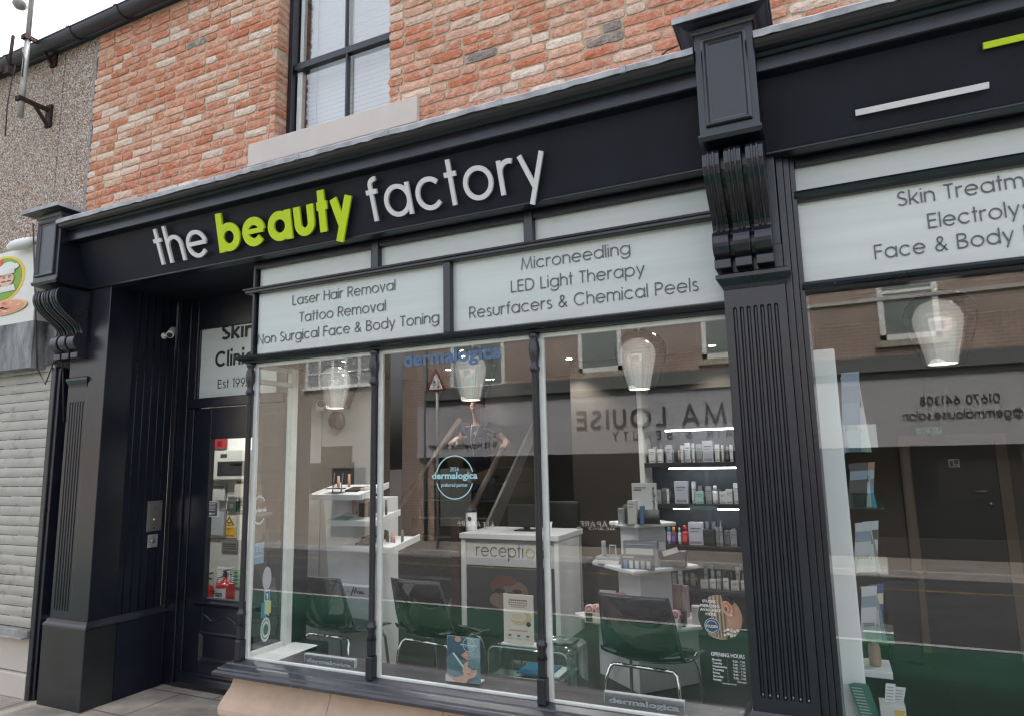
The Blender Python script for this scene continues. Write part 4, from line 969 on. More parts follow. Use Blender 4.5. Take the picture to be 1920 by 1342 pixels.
obj('top_light', panel(GX0, XE-.08, R1t, zfr-.05, 0, DG+.004), M['frostw'], rw)
pC = obj('sign_panel', panel(GX0+.002, XE-.08, R2t, R1b, 0), M['frostw'], rw)
obj('window_pane', MB().quad((GX0, DG, zs), (XE-.08, DG, zs), (XE-.08, DG, R2b), (GX0, DG, R2b)), M['glass'], rw)
cC = (q(1650, 461, DT).z-q(1652, 488, DT).z)/1.36
t = MB()
for s, xa, ya, xb, yb, full in (('Face & Body', 1641, 489, 1903, 451, 'Face & Body Facials'), ('Electrol', 1741, 429, 1888, 408, 'Electrolysis'), ('Skin Treatm', 1684, 390, 1921, 348, 'Skin Treatments')):
    tmp = MB(); A, B_ = q(xa, ya, DT), q(xb, yb, DT); w1 = stext(tmp, s, A, X_, Z_, cC, .125); wf2 = stext(MB(), full, A, X_, Z_, cC, .125)
    stext(t, full, (A.x, DT, (A.z+B_.z)/2), X_, Z_, cC, .125, .0015, width=wf2*(B_.x-A.x)/w1)
obj('lettering', t, M['grey'], pC)

# ---- entrance recess
rec = thing('entrance_lining', 'black tongue-and-groove boarding lining the left side of the entrance recess', 'panelling', (PL1, 3.4, 0))
b = MB(); y = DP+.055; nbd = 8; pit = (DD-.06-y)/nbd
for k in range(nbd): b.box(PL1-.03, PL1-.004, y+k*pit+.0012, y+(k+1)*pit-.0012, lpz1-.01, zfb)
obj('boarding', b, M['blackmat'], rec, bevel=.004, seg=1)
for k in range(1, nbd): obj('bead', MB().tube([(PL1-.003, y+k*pit, lpz1), (PL1-.003, y+k*pit, zfb)], .0032, 6), M['blackold'], rec)
obj('dado', MB().box(PL1-.03, PL1+.02, 3.302, DD-.05, 0, lpz0), M['blackmat'], rec)
dx0 = q(357, 950, DD).x; dw = .86; dz1 = q(400, 752, DD).z
dr = thing('front_door', 'black front door with a tall glass panel and raised lower panel, set back in the recess', 'door', (dx0, DD, 0))
gx0, gz0, gz1 = q(389, 950, DD).x, q(389, 1121, DD).z, q(389, 823, DD).z; gx1 = dx0+dw-(gx0-dx0)
b = MB(); b.box(dx0, gx0, DD, DD+.045, .03, dz1-.05); b.box(gx1, dx0+dw, DD, DD+.045, .03, dz1-.05); b.box(gx0, gx1, DD, DD+.045, .03, gz0); b.box(gx0, gx1, DD, DD+.045, gz1, dz1-.05)
obj('door_leaf', b, M['black'], dr, bevel=.004)
obj('door_pane', MB().box(gx0, gx1, DD+.02, DD+.024, gz0, gz1), M['glass'], dr)
pz = q(365, 1130, DD-.02).z
obj('ledge_moulding', MB().sweep([(gx0-.075, DD), (gx1+.075, DD)], [(-.005, pz-.02), (.012, pz-.02), (.022, pz-.006), (.035, pz+.006), (.035, pz+.016), (-.005, pz+.022)]), M['black'], dr)
qa, qb = q(366, 1181, DD), q(366, 1237, DD)
obj('raised_panel', MB().sweep([(gx0-.01, qb.z), (gx0-.01, qa.z), (gx1+.01, qa.z), (gx1+.01, qb.z)], [(-.006, 0), (-.006, .014), (.006, .02), (.014, .012), (.03, .002), (.03, -.002)], lambda u, v, h: (u, DD-h, v), True), M['black'], dr)
sw_ = [(gx0+(gx1-gx0)*k/40, DD-.003, (qa.z+pz)/2+.022*math.cos(k/40*4*math.pi)) for k in range(41)]
obj('carved_swag', MB().tube(sw_, .007, 6), M['black'], dr)
obj('kick_rail', MB().sweep([(dx0+.0, DD), (dx0+dw, DD)], [(-.004, .03), (.045, .03), (.05, .05), (.035, .075), (.03, .09), (.018, .10), (.014, .115), (-.004, .12)]), M['black'], dr)
df = thing('door_frame', 'black door frame with a frosted fanlight above the front door', 'door frame', (dx0, DD, 0))
b = MB(); jx = [q(306, 1000, DD).x, q(325, 1000, DD).x, q(343, 1000, DD).x, dx0]
b.box(PL1-.03, jx[1], DD-.045, DD+.06, .0, zfb); b.box(jx[1]+.001, jx[2], DD-.025, DD+.06, 0, zfb); b.box(jx[2]+.001, jx[3]-.003, DD-.008, DD+.06, 0, zfb)
b.box(jx[2]+.002, dx0+dw+.08, DD-.03, DD+.06, dz1-.045, dz1+.03); b.box(jx[3], dx0+dw+.08, DD-.008, DD+.06, zfb-.25, zfb); b.box(dx0+dw+.003, dx0+dw+.09, DD-.02, DD+.06, 0, dz1-.05)
obj('door_jamb', b, M['black'], df, bevel=.005)
obj('threshold', MB().box(jx[2], dx0+dw, DD-.03, DD+.1, .0, .028), M['dark'], df)
fz0_, fz1_ = q(374, 750, DD).z, q(380, 595, DD).z; fx0 = q(374, 680, DD).x
b = MB(); b.box(jx[3]-.02, fx0, DD-.004, DD+.05, dz1+.03, zfb-.25); b.box(fx0, dx0+dw, DD-.004, DD+.05, fz1_, zfb-.25); b.box(fx0, dx0+dw, DD-.004, DD+.05, dz1+.03, fz0_); b.box(dx0+dw-.02, dx0+dw+.08, DD-.004, DD+.05, dz1+.03, zfb)
obj('fanlight_frame', b, M['black'], df, bevel=.003)
fp = obj('fanlight_panel', MB().box(fx0, dx0+dw-.02, DD+.012, DD+.02, fz0_, fz1_), M['frost'], df)
t = MB(); yT = DD+.011
A = q(415, 638, yT); sz = (q(417, 610, yT).z-q(417, 638, yT).z)/1.36
stext(t, 'Skin', A, X_, Z_, sz, .25, .001, width=(q(470, 628, yT).x-A.x)*1.12, gap=.12)
A = q(403, 688, yT); stext(t, 'Clinic', A, X_, Z_, sz, .25, .001, width=(q(462, 677, yT).x-A.x)*1.22, gap=.12)
A = q(408, 728, yT); stext(t, 'Est 1992', A, X_, Z_, (q(408, 712, yT).z-A.z)/1.36, .14, .001, width=(q(462, 722, yT).x-A.x)*1.13)
obj('lettering', t, M['inkblack'], fp)
# intercom, bell, camera
XW = PL1-.004
a1, a2 = qx(277, 939, XW), qx(301, 993, XW)
ic = thing('entry_intercom', 'brushed steel intercom plate on the black boarding beside the door', 'intercom', tuple((a1+a2)/2))
obj('plate', MB().box(XW, XW+.006, a1.y, a2.y, a2.z, a1.z), M['steel'], ic, bevel=.002)
ym, hh = (a1.y+a2.y)/2, a1.z-a2.z
obj('button', MB().lathe((XW+.006, ym, a2.z+hh*.38), [(.011, 0), (.011, .004), (.006, .006)], axis='X'), M['chrome'], ic); b = MB(); b.lathe((XW+.006, ym, a2.z+hh*.10), [(.006, 0), (.006, .003)], axis='X')
for k in range(12):
    an = k*math.pi/6; b.lathe((XW+.006, ym+.012*math.cos(an), a2.z+hh*.76+.012*math.sin(an)), [(.0022, 0), (.002, .0012)], n=6, axis='X')
for sy in (-1, 1):
    for sz_ in (.06, .94): obj('screw', MB().lathe((XW+.006, ym+sy*(a2.y-a1.y)*.38, a2.z+hh*sz_), [(.004, 0), (.003, .0015)], n=8, axis='X'), M['dark'], ic)
obj('speaker_grille', b, M['dark'], ic)
a1, a2 = qx(277, 1002, XW), qx(294, 1024, XW)
db = thing('door_bell', 'small square clear bell push below the steel intercom plate', 'door bell', tuple((a1+a2)/2))
obj('back_plate', MB().box(XW, XW+.005, a1.y, a2.y, a2.z, a1.z), M['alu'], db, bevel=.002)
obj('push', MB().lathe((XW+.005, (a1.y+a2.y)/2, (a1.z+a2.z)/2), [(.016, 0), (.016, .006), (.012, .008)], axis='X'), M['steel'], db)
cpn = qx(307, 630, XW)
cc = thing('security_camera', 'small white bullet camera on the black boarding of the recess', 'camera', tuple(cpn))
obj('mount', MB().lathe(cpn, [(.026, 0), (.024, .012), (.008, .02), (.007, .055)], axis='X').lathe((cpn.x+.06, cpn.y, cpn.z+.005), [(.002, -.014), (.014, 0), (.002, .014)], n=10), M['inkwhite'], cc)
d = Vector((.35, -.45, -.35)).normalized(); c0 = cpn+Vector((.075, .01, .022))
obj('body', MB().tube([c0-d*.055, c0-d*.05, c0+d*.05, c0+d*.056], [.022, .028, .029, .027], 16), M['inkwhite'], cc)
obj('lens', MB().tube([c0+d*.0565, c0+d*.060], [.022, .020], 14), M['dark'], cc)
# ================================================================ INSIDE THE SHOP
CE = 2.74; YB = 8.6
room = thing('shop_interior', 'dim salon room with pale walls and dark back wall behind the window glass', 'room', (-2.5, 6, 0))
ft = tiles('floor_tiles', (.030, .029, .028), (.026, .025, .025), (.012, .012, .012), .6, .6, .006, .35, 'XY', .2, .2, offset=0)
struct('floor', MB().box(-6.4, -.05, DG+.1, YB, -.2, -.002).box(-.02, 3.4, DG+.1, YB, -.2, -.002), ft)
struct('ceiling', MB().box(-6.4, 3.4, DD+.06, YB, CE, CE+.1).box(XL+.02, 3.4, DG+.1, DD+.06, CE, CE+.1), mat('ceiling_paint', (.34, .34, .33), .9))
obj('back_wall', MB().box(-5.2, -.05, YB, YB+.1, 0, CE), M['dark'], room)
obj('lobby_wall', MB().box(-6.4, q(520, 900, 4.9).x, 4.9, 4.98, 0, CE), M['wallwhite'], room); obj('panelled_wall', MB().box(q(520, 900, 4.9).x+.001, q(694, 900, 4.9).x, 4.902, 4.98, 0, CE), mat('grey_wall_panel', (.24, .245, .25), .7), room)
obj('left_wall', MB().box(-6.5, -6.4, DD+.06, 4.98, 0, CE), M['wallwhite'], room); obj('stair_wall', MB().box(-5.3, -5.2, 4.981, YB, 0, CE), M['dark'], room)
obj('partition', MB().box(-.05, -.02, DG+.06, YB, 0, CE), M['wallgrey'], room)
obj('rear_partition', MB().box(q(1075, 900, 7.4).x, -.05, 7.4, 7.5, 0, CE), M['beige'], room)
obj('bulkhead', MB().box(XL+.03, CP0, DG+.10, DG+.24, Z2b+.20, CE), M['wallwhite'], room)
obj('right_bulkhead', MB().box(GX0-.05, 3, DG+.10, DG+.24, R2b+.12, CE), M['wallwhite'], room)
for x0, x1 in ((XL+.03, CP0-.01), (GX0-.01, 3)): obj('window_board', MB().box(x0, x1, DG+.02, DG+.13, -.0, .05), M['white'], room)
obj('panel_groove', MB().box(q(596, 1000, 4.89).x, q(597.5, 1000, 4.89).x, 4.896, 4.9, .0, 2.2).box(-4.3, q(600, 900, 4.89).x, 4.895, 4.9, q(560, 903, 4.89).z, q(560, 902, 4.89).z), M['inkgrey'], room)
lights = [(1067, 673), (1033, 737), (1080, 749), (1083, 758), (1054, 770), (1335, 648), (1127, 692), (977, 723), (803, 737), (841, 693)]
lr = [(1747, 702), (1747, 724), (1747, 750)]
for k, (px, py) in enumerate(lights+lr):
    p = qz(px, py, CE-.003)
    if p.y > YB-.1: p.y = YB-.15-.1*(k % 3)
    side = 'right-hand' if k >= len(lights) else 'main'
    t = thing('downlight', f'small round ceiling downlight, {ORD[k if k < len(lights) else k-len(lights)]} counted from the front of the {side} window room', 'downlight', p, 'ceiling downlights')
    obj('trim_ring', MB().lathe(p, [(.036, 0), (.05, -.002), (.05, .004), (.036, .004)], 16, cap=False), M['inkwhite'], t)
    obj('lens', MB().lathe(p, [(.035, .001), (.034, -.001)], 14), M['lamp'], t)
    if k in (0, 2, 5, 6, 8, 9, 10, 12):
        L = bpy.data.lights.new('downlight_lamp', 'SPOT'); L.energy = 14; L.color = (1, .95, .89); L.spot_size = R_(110); L.spot_blend = .6; L.shadow_soft_size = .04
        lo = bpy.data.objects.new('downlight_lamp', L); COL.objects.link(lo); lo.parent = t; lo.location = (0, 0, -.02)

for k, (px, py) in enumerate(((-5.2, 4.3), (-3.35, 4.2), (-2.5, 4.1), (-.75, 4.3), (-.9, 5.5), (-2.2, 5.2), (.9, 4.6))):  # unseen downlights added to brighten the lobby and rooms
    p = Vector((px, py, CE-.003)); t = thing('downlight', f'added unseen ceiling downlight brightening the room, {ORD[k]} from the entrance', 'downlight', p, 'ceiling downlights')
    obj('trim_ring', MB().lathe(p, [(.036, 0), (.05, -.002), (.05, .004), (.036, .004)], 16, cap=False), M['inkwhite'], t); obj('lens', MB().lathe(p, [(.035, .001), (.034, -.001)], 14), M['lamp'], t)
    L = bpy.data.lights.new('downlight_lamp', 'SPOT'); L.energy = 42 if k == 0 else 17; L.color = (1, .96, .91); L.spot_size = R_(130); L.spot_blend = .6; L.shadow_soft_size = .05
    lo = bpy.data.objects.new('downlight_lamp', L); COL.objects.link(lo); lo.parent = t; lo.location = (0, 0, -.02)
# ---- pendant lamps
def pendant(px, pyb, D, lab, nx=0):
    pb_ = q(px, pyb, D); k = 1.0
    t = thing('pendant_lamp', lab, 'lamp', pb_, 'mirrored glass pendants hanging in the windows')
    P = [(.080, 0), (.094, .035), (.118, .10), (.139, .165), (.151, .215), (.151, .25), (.140, .285), (.116, .318), (.080, .342), (.04, .356), (.022, .360)]
    obj('glass_shade', MB().lathe(pb_, P, 36, cap=False), M['smokeglass'], t)
    I = [(.062, .004), (.072, .05), (.088, .12), (.104, .19), (.104, .225), (.093, .262), (.066, .292), (.03, .306)]
    obj('glow_core', MB().lathe(pb_+Vector((-.012, -.02, 0)), I, 32, cap=False), M['core'], t)
    obj('bulb', MB().lathe(pb_+Vector((-.012, -.02, 0)), [(.060, .006), (.058, .012)], 20), M['bulb'], t)
    obj('cord', MB().tube([pb_+Vector((0, 0, .36)), pb_+Vector((0, 0, CE-pb_.z))], .004, 6).lathe(pb_, [(.013, .355), (.013, .42), (.006, .43)], 12), M['steel'], t)
pendant(634, 766, 3.9, 'mirrored pear-shaped pendant lamp above the chrome-legged chair nearest the door')
pendant(888, 751, 3.9, 'mirrored pear-shaped pendant lamp just below the blue window lettering')
pendant(1204, 731, 3.9, 'mirrored pear-shaped pendant lamp in front of the shelves of skincare')
pendant(1772, 684, 3.7, 'mirrored pear-shaped pendant lamp in the window right of the pilaster')

# ---- chairs
def chair():
    t = thing('plastic_chair', 'smoked see-through plastic chair with chrome legs standing nearest the door', 'chair', (0, 0, 0), 'smoked plastic chairs facing away from the window')
    pf = [(-.285, .845), (-.272, .78), (-.255, .70), (-.236, .61), (-.212, .53), (-.17, .472), (-.10, .448), (0, .44), (.10, .448), (.18, .462), (.235, .46)]
    def fn(u, v):
        f = v*(len(pf)-1); i = min(int(f), len(pf)-2); a = f-i
        y = pf[i][0]*(1-a)+pf[i+1][0]*a; z = pf[i][1]*(1-a)+pf[i+1][1]*a
        wv = .205+.035*min(1, v/.45); s = 2*u-1
        y -= .0; c = s*s
        if v < .45: y += .045*c*(v/.45)+.02*c
        else: z += .045*c*max(0, 1-(v-.45)/.5)
        return (s*wv, y, z)
    obj('seat_shell', MB().grid(fn, 18, 30), M['smoke'], t, solid=.007)
    fl = MB(); fl.tube([fn(0, v/30) for v in range(31)], .0048, 6); fl.tube([fn(1, v/30) for v in range(31)], .0048, 6); fl.tube([fn(u/14, 0) for u in range(15)], .0048, 6)
    obj('rim', fl, M['slate'], t)
    for sx in (-1, 1):
        for sy, yt in ((-1, -.15), (1, .17)):
            obj('leg', MB().tube([(sx*.10, yt, .432), (sx*.175, yt, .432), (sx*.20, yt+sy*.01, .415), (sx*.212, yt+sy*.03, .37), (sx*.235, yt+sy*.075, 0)], .0105, 10), M['chrome'], t)
    obj('cross_bar', MB().tube([(-.10, -.15, .432), (.10, -.15, .432)], .0105, 10).tube([(-.10, .17, .432), (.10, .17, .432)], .0105, 10), M['chrome'], t)
    return t
def put(p, rz, first=None, lab=None):
    loc = (p.x, p.y+.28, 0)
    if first: return dup(first, loc, rz, lab)
    c0.location = loc; c0.rotation_euler = (0, 0, rz)
c0 = chair()
pA_ = q(596, 1096, 3.72)
put(pA_, R_(-4))
put(q(783, 1103, 3.82), R_(-8), c0, 'smoked see-through plastic chair between the two left colonettes, in front of the reception desk')
put(q(1194, 1131, 3.80), R_(-6), c0, 'smoked see-through plastic chair in front of the white display tower')

# ---- acrylic table, its card and magazine
T0, T1 = q(916, 1209, 3.86), q(1063, 1209, 3.86); th = T0.z
at_ = thing('acrylic_table', 'clear acrylic side table with a lower shelf in the middle of the window', 'table', ((T0.x+T1.x)/2, 4.0, 0))
tw = MB(); r = .045
out = [(T0.x, 0)]+[(T0.x+r-r*math.cos(R_(a)), th-r+r*math.sin(R_(a))) for a in range(0, 91, 15)]+[(T1.x-r+r*math.sin(R_(a)), th-r+r*math.cos(R_(a))) for a in range(0, 91, 15)]+[(T1.x, 0)]
tw.add([(x, y, z) for y in (3.86, 4.2) for x, z in out], [(i, i+1, i+1+len(out), i+len(out)) for i in range(len(out)-1)], None, True)
obj('waterfall_top', tw, M['acrylic'], at_, solid=.012)
zsf = q(990, 1268, 3.9).z
obj('shelf', MB().box(T0.x+.008, T1.x-.008, 3.87, 4.19, zsf-.01, zsf), M['acrylic'], at_, bevel=.002)
ed = MB(); ed.tube([(x, 3.858, z) for x, z in out], .0055, 6); ed.tube([(x, 4.2, z) for x, z in out], .0045, 6); ed.tube([(T0.x, 3.868, zsf), (T1.x, 3.868, zsf)], .005, 6)
obj('polished_edge', ed, glassmat('acrylic_edge', (.80, .92, .88), .35), at_)
mg = MB(); mg.box(q(985, 1262, 3.9).x, q(1045, 1262, 3.9).x, 3.92, 4.12, zsf+.002, zsf+.012, (.62, .64, .66)); mg.box(q(968, 1262, 3.9).x, q(1030, 1262, 3.9).x, 3.90, 4.10, zsf+.013, zsf+.022, (.03, .15, .27)); mg.box(q(1005, 1262, 3.9).x, q(1022, 1262, 3.9).x, 3.93, 4.0, zsf+.0225, zsf+.0235, (.6, .65, .7))
tag(obj('magazine', mg, M['col']), 'blue magazines lying on the shelf of the clear acrylic table', 'magazine')
def card(x0, y0, x1, y1, D):
    a, c = q(x0, y0, D), q(x1, y1, D); return a.x, c.x, c.z, a.z
x0, x1, z0, z1 = card(941, 1113, 999, 1213, 3.90); z0 = th+.008
b = MB(); Y = 3.92; b.box(x0, x1, Y, Y+.006, z0, z1, (.66, .60, .52)); b.box(x0-.01, x1+.03, Y-.03, Y+.06, z0-.006, z0+.004, (.6, .6, .58))
W_, H_ = x1-x0, z1-z0
def fx(f): return x0+W_*f
def fz(f): return z0+H_*f
for k, (f, col, wd_) in enumerate(((.87, (.08, .07, .07), .62), (.82, (.45, .20, .08), .66), (.775, (.30, .25, .22), .62), (.735, (.4, .35, .3), .5), (.26, (.5, .25, .18), .62))):
    n = 9
    for i in range(n):
        xa = .5-wd_/2+wd_*i/n; b.box(fx(xa), fx(xa+wd_/n*.72), Y-.0015, Y-.0005, fz(f), fz(f+.028))
        b.c[-6:] = [col]*6
disc(b, fx(.52), fz(.50), W_*.26, H_*.115, Y-.0005, .002, (.62, .42, .28)); disc(b, fx(.50), fz(.555), W_*.27, H_*.085, Y-.0026, .002, (.72, .62, .52)); disc(b, fx(.50), fz(.56), W_*.22, H_*.06, Y-.005, .001, (.66, .50, .38)); disc(b, fx(.78), fz(.52), W_*.16, H_*.12, Y-.0003, .0015, (.60, .40, .26))
disc(b, fx(.84), fz(.415), W_*.075, H_*.05, Y-.0022, .001, (.02, .02, .02))
for f in (.2, .5, .8): b.box(fx(f-.05), fx(f+.05), Y-.0015, Y-.0005, fz(.15), fz(.19), (.15, .13, .12)); b.box(fx(f-.1), fx(f+.1), Y-.0015, Y-.0005, fz(.10), fz(.115), (.45, .4, .35))
tag(obj('advert_card', b, M['col']), 'cream advert card with a jar of face mask standing on the acrylic table', 'card')

# ---- facial poster and acrylic name blocks on the window board
x0, x1, z0, z1 = card(836, 1191, 899, 1283, 3.27); W_, H_ = x1-x0, z1-z0; Y = 3.28
b = MB(); b.box(x0, x1, Y, Y+.006, z0, z1, (.16, .27, .34)); n_ = [0]
def el(f, g, rx, rz, col):
    n_[0] += 1; disc(b, fx(f), fz(g), W_*rx, H_*rz, Y-.0008*n_[0], .0008, col, n=20)
def pl(pts, col):
    n_[0] += 1; b.prism([(fx(u), Y-.0008*n_[0], fz(v)) for u, v in pts], (0, -.0008, 0), col)
pl([(.62, .3), (1, .3), (1, 1), (.62, 1)], (.30, .40, .43))
for k in range(5): pl([(.66+.07*k, .35), (.68+.07*k, .35), (.68+.07*k, 1), (.66+.07*k, 1)], (.36, .46, .49))
pl([(.02, .45), (.58, .40), (.66, .7), (.60, 1), (.05, 1)], (.055, .085, .155)); pl([(.45, .6), (.66, .48), (.70, .60), (.62, .72)], (.50, .27, .20)); el(.36, .95, .10, .06, (.5, .28, .2))
el(.22, .45, .22, .16, (.10, .17, .19)); el(.50, .42, .13, .09, (.12, .20, .22)); pl([(.02, .3), (.5, .2), (.55, .34), (.1, .42)], (.09, .16, .19))
el(.80, .34, .24, .20, (.12, .22, .23)); el(.72, .30, .215, .185, (.62, .40, .31)); el(.84, .42, .17, .11, (.14, .25, .26)); el(.68, .22, .13, .12, (.60, .38, .29)); pl([(0, .0), (.62, .0), (.72, .14), (.55, .18), (.3, .10), (0, .17)], (.58, .37, .28)); pl([(0, 0), (.3, 0), (.2, .06), (0, .14)], (.62, .62, .62))
pl([(.66, .36), (.74, .39), (.735, .405), (.655, .375)], (.08, .05, .04)); pl([(.83, .31), (.88, .36), (.87, .37), (.82, .32)], (.08, .05, .04)); pl([(.66, .21), (.76, .19), (.75, .225), (.68, .235)], (.45, .13, .12)); pl([(.74, .25), (.80, .24), (.775, .34)], (.54, .33, .25))
pl([(.22, .64), (.27, .66), (.58, .36), (.545, .345)], (.70, .74, .76))
for k in range(26):
    an = R_(k*360/26); an2 = R_((k+.9)*360/26); r0, r1 = .165, .175; u = .72; v = .86; kz = W_/H_
    pl([(u+r0*math.cos(an), v+r0*kz*math.sin(an)), (u+r1*math.cos(an), v+r1*kz*math.sin(an)), (u+r1*math.cos(an2), v+r1*kz*math.sin(an2)), (u+r0*math.cos(an2), v+r0*kz*math.sin(an2))], (.75, .8, .82)); n_[0] -= 1
n_[0] += 2; yy = Y-.0008*n_[0]-.001
btext(b, 'dermalogica', (fx(.72), yy, fz(.845)), X_, Z_, H_*.028, .03, 0, width=W_*.5, align='c', col=(.8, .85, .87)); btext(b, 'preferred partner', (fx(.72), yy, fz(.81)), X_, Z_, H_*.018, .0, 0, width=W_*.26, align='c', col=(.8, .85, .87)); btext(b, '2026', (fx(.72), yy, fz(.89)), X_, Z_, H_*.018, .0, 0, width=W_*.08, align='c', col=(.8, .85, .87))
btext(b, 'preferred by', (fx(.74), yy, fz(.66)), X_, Z_, H_*.02, 0, 0, width=W_*.26, align='c', col=(.8, .85, .87)); btext(b, 'skin experts', (fx(.74), yy, fz(.62)), X_, Z_, H_*.02, 0, 0, width=W_*.3, align='c', col=(.8, .85, .87))
b.box(x0+.01, x1-.01, Y+.006, Y+.07, z0-.004, z0+.002, (.6, .65, .66))
tag(obj('facial_poster', b, M['col']), 'blue upright poster of a woman having a facial, at the foot of the window', 'poster')
def block(xa, ya, xb, yb_, D, lab):
    a, c = q(xa, ya, D), q(xb, yb_, D); t = thing('acrylic_name_block', lab, 'name block', ((a.x+c.x)/2, D, c.z), 'clear acrylic name blocks in the window')
    obj('clear_block', MB().box(a.x, c.x, D, D+.022, c.z, a.z), M['acrylic'], t, bevel=.002)
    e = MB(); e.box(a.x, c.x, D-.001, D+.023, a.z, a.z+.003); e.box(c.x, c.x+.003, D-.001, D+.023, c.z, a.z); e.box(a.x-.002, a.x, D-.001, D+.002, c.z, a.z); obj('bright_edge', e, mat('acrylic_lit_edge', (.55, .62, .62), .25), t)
    x = MB(); btext(x, 'dermalogica', ((a.x+c.x)/2, D-.002, c.z+(a.z-c.z)*.30), X_, Z_, (a.z-c.z)*.40, .035, 0, width=(c.x-a.x)*.88, align='c'); obj('lettering', x, mat('pale_blue_letter', (.36, .43, .52), .5), t)
block(571, 1225, 664, 1259, 3.29, 'clear acrylic name block lying in the window below the chair nearest the door')
block(1133, 1296, 1284, 1342, 3.29, 'wide clear acrylic name block in the window below the chair by the display tower')

# ---- vinyl on the glass
YV = DG-.0025
b = MB(); A, B_ = q(757, 687, YV), q(940, 669, YV); hh = q(793, 656, YV).z-q(793, 683, YV).z
btext(b, 'dermalogica', (A.x, YV, (A.z+B_.z)/2), X_, Z_, hh*.98, .030, 0, width=B_.x-A.x)
btext(b, '®', (B_.x-.01, YV, B_.z+hh*.9), X_, Z_, .016, 0, 0)
tag(obj('window_vinyl', b, M['blue']), 'blue vinyl brand lettering across the top of the middle window pane', 'window lettering')
mcy = mat('pale_cyan_vinyl', (.36, .62, .66), .5)
c = q(852, 894, YV); rad = q(888, 894, YV).x-c.x; b = MB()
def ring(mb, cx, cz, r, w_, y, a0, a1, n=28, col=None):
    mb.add([(cx+rr*math.cos(R_(a0+(a1-a0)*k/n)), y, cz+rr*math.sin(R_(a0+(a1-a0)*k/n))) for rr in (r-w_, r) for k in range(n+1)], [(k, k+1, n+2+k, n+1+k) for k in range(n)], col)
ring(b, c.x, c.z, rad*1.0, rad*.05, YV, 14, 166); ring(b, c.x, c.z, rad, rad*.05, YV, 196, 344)
btext(b, 'dermalogica', (c.x, YV, c.z-rad*.06), X_, Z_, rad*.30, .03, 0, width=rad*2.4, align='c'); btext(b, '2026', (c.x, YV, c.z+rad*.28), X_, Z_, rad*.19, .0, 0, width=rad*.46, align='c'); btext(b, 'preferred partner', (c.x, YV, c.z-rad*.42), X_, Z_, rad*.16, .015, 0, width=rad*1.4, align='c')
tag(obj('window_vinyl', b, mcy), 'pale cyan round partner emblem on the middle window pane', 'window sticker')
def hours(x0p, y0p, x1p, y1p, y, lab, sc_=1.0):
    a, c = q(x0p, y0p, y), q(x1p, y1p, y); W_, H_ = c.x-a.x, a.z-c.z; b = MB(); m_ = (a.x+c.x)/2
    btext(b, 'OPENING HOURS', (m_, y, a.z-H_*.12), X_, Z_, H_*.13, .012, 0, width=W_, align='c')
    for k, d in enumerate(('Monday', 'Tuesday', 'Wednesday', 'Thursday', 'Friday', 'Saturday', 'Sunday')):
        z = a.z-H_*(.27+.105*k); btext(b, d, (a.x+W_*.02, y, z), X_, Z_, H_*.072, .012, 0); btext(b, ':', (a.x+W_*.46, y, z), X_, Z_, H_*.07, .012, 0)
        btext(b, 'Closed' if k == 6 else ('9.00 - 3.00' if k == 5 else '9.00 - 7.00'), (c.x, y, z), X_, Z_, H_*.072, .012, 0, align='r', width=W_*(.26 if k == 6 else .36))
    btext(b, 'Closed Bank Holidays', (m_, y, a.z-H_*.985), X_, Z_, H_*.04, .01, 0, align='c', width=W_*.42)
    tag(obj('opening_hours', b, M['inkwhite']), lab, 'window lettering')
hours(1333, 1221, 1400, 1287, YV, 'white opening hours lettering low on the glass beside the pilaster')
hours(407, 1061, 437, 1097, DD+.017, 'small white opening hours lettering on the glass of the front door')
c = q(1350, 1156, YV); rad = q(1392, 1156, YV).x-c.x; b = MB(); W_ = H_ = rad*2; x0, z0 = c.x-rad, c.z-rad; Y = YV; n_ = [0]
disc(b, c.x, c.z, rad, rad, Y, .0005, (.035, .05, .04), n=48)
def clip(pts): return [((u-.5)*min(1, .497/max(1e-6, math.hypot(u-.5, v-.5)))+.5, (v-.5)*min(1, .497/max(1e-6, math.hypot(u-.5, v-.5)))+.5) for u, v in pts]
def plc(pts, col):
    P = []
    for (a, e), (a2, e2) in zip(pts, pts[1:]+pts[:1]): P += [(a+(a2-a)*t/10, e+(e2-e)*t/10) for t in range(10)]
    n_[0] += 1; b.prism([(fx(u), Y-.0006*n_[0], fz(v)) for u, v in clip(P)], (0, -.0005, 0), col)
plc([(.55, .9), (1, .9), (1.1, .1), (.70, .0), (.66, .4)], (.46, .27, .19))
plc([(.25, 1.0), (.62, 1.0), (.62, .6), (.70, .2), (.62, 0), (.18, .0), (.30, .5)], (.34, .27, .19))
for k in range(7): plc([(.32+.045*k, 1), (.34+.045*k, 1), (.42+.035*k, .05), (.40+.035*k, .05)], (.46, .38, .28) if k % 2 else (.13, .09, .065))
plc([(.55, 1), (.9, .95), (.80, .80), (.62, .78)], (.05, .035, .03))
def elc(f, g, rx, rz, col, rot=0):
    plc([(f+rx*math.cos(R_(a))*math.cos(rot)-rz*math.sin(R_(a))*math.sin(rot), g+rx*math.cos(R_(a))*math.sin(rot)+rz*math.sin(R_(a))*math.cos(rot)) for a in range(0, 360, 20)], col)
elc(.68, .71, .115, .175, (.56, .33, .24), .35); elc(.675, .73, .08, .125, (.36, .17, .12), .35); elc(.665, .72, .055, .095, (.52, .29, .21), .35); elc(.65, .70, .03, .05, (.18, .08, .06), .35); elc(.765, .565, .02, .02, (.75, .75, .75))
elc(.32, .30, .175, .175, (.65, .70, .72)); elc(.32, .30, .165, .165, (.05, .095, .15))
for k in range(13): elc(.60+.05*(k % 6)+.02*((k*7) % 3), .13+.06*((k*5) % 4)*.8-.02*(k % 2), .035, .03, (.66, .66, .62) if k % 3 else (.5, .5, .42))
n_[0] += 2; yy = Y-.0006*n_[0]
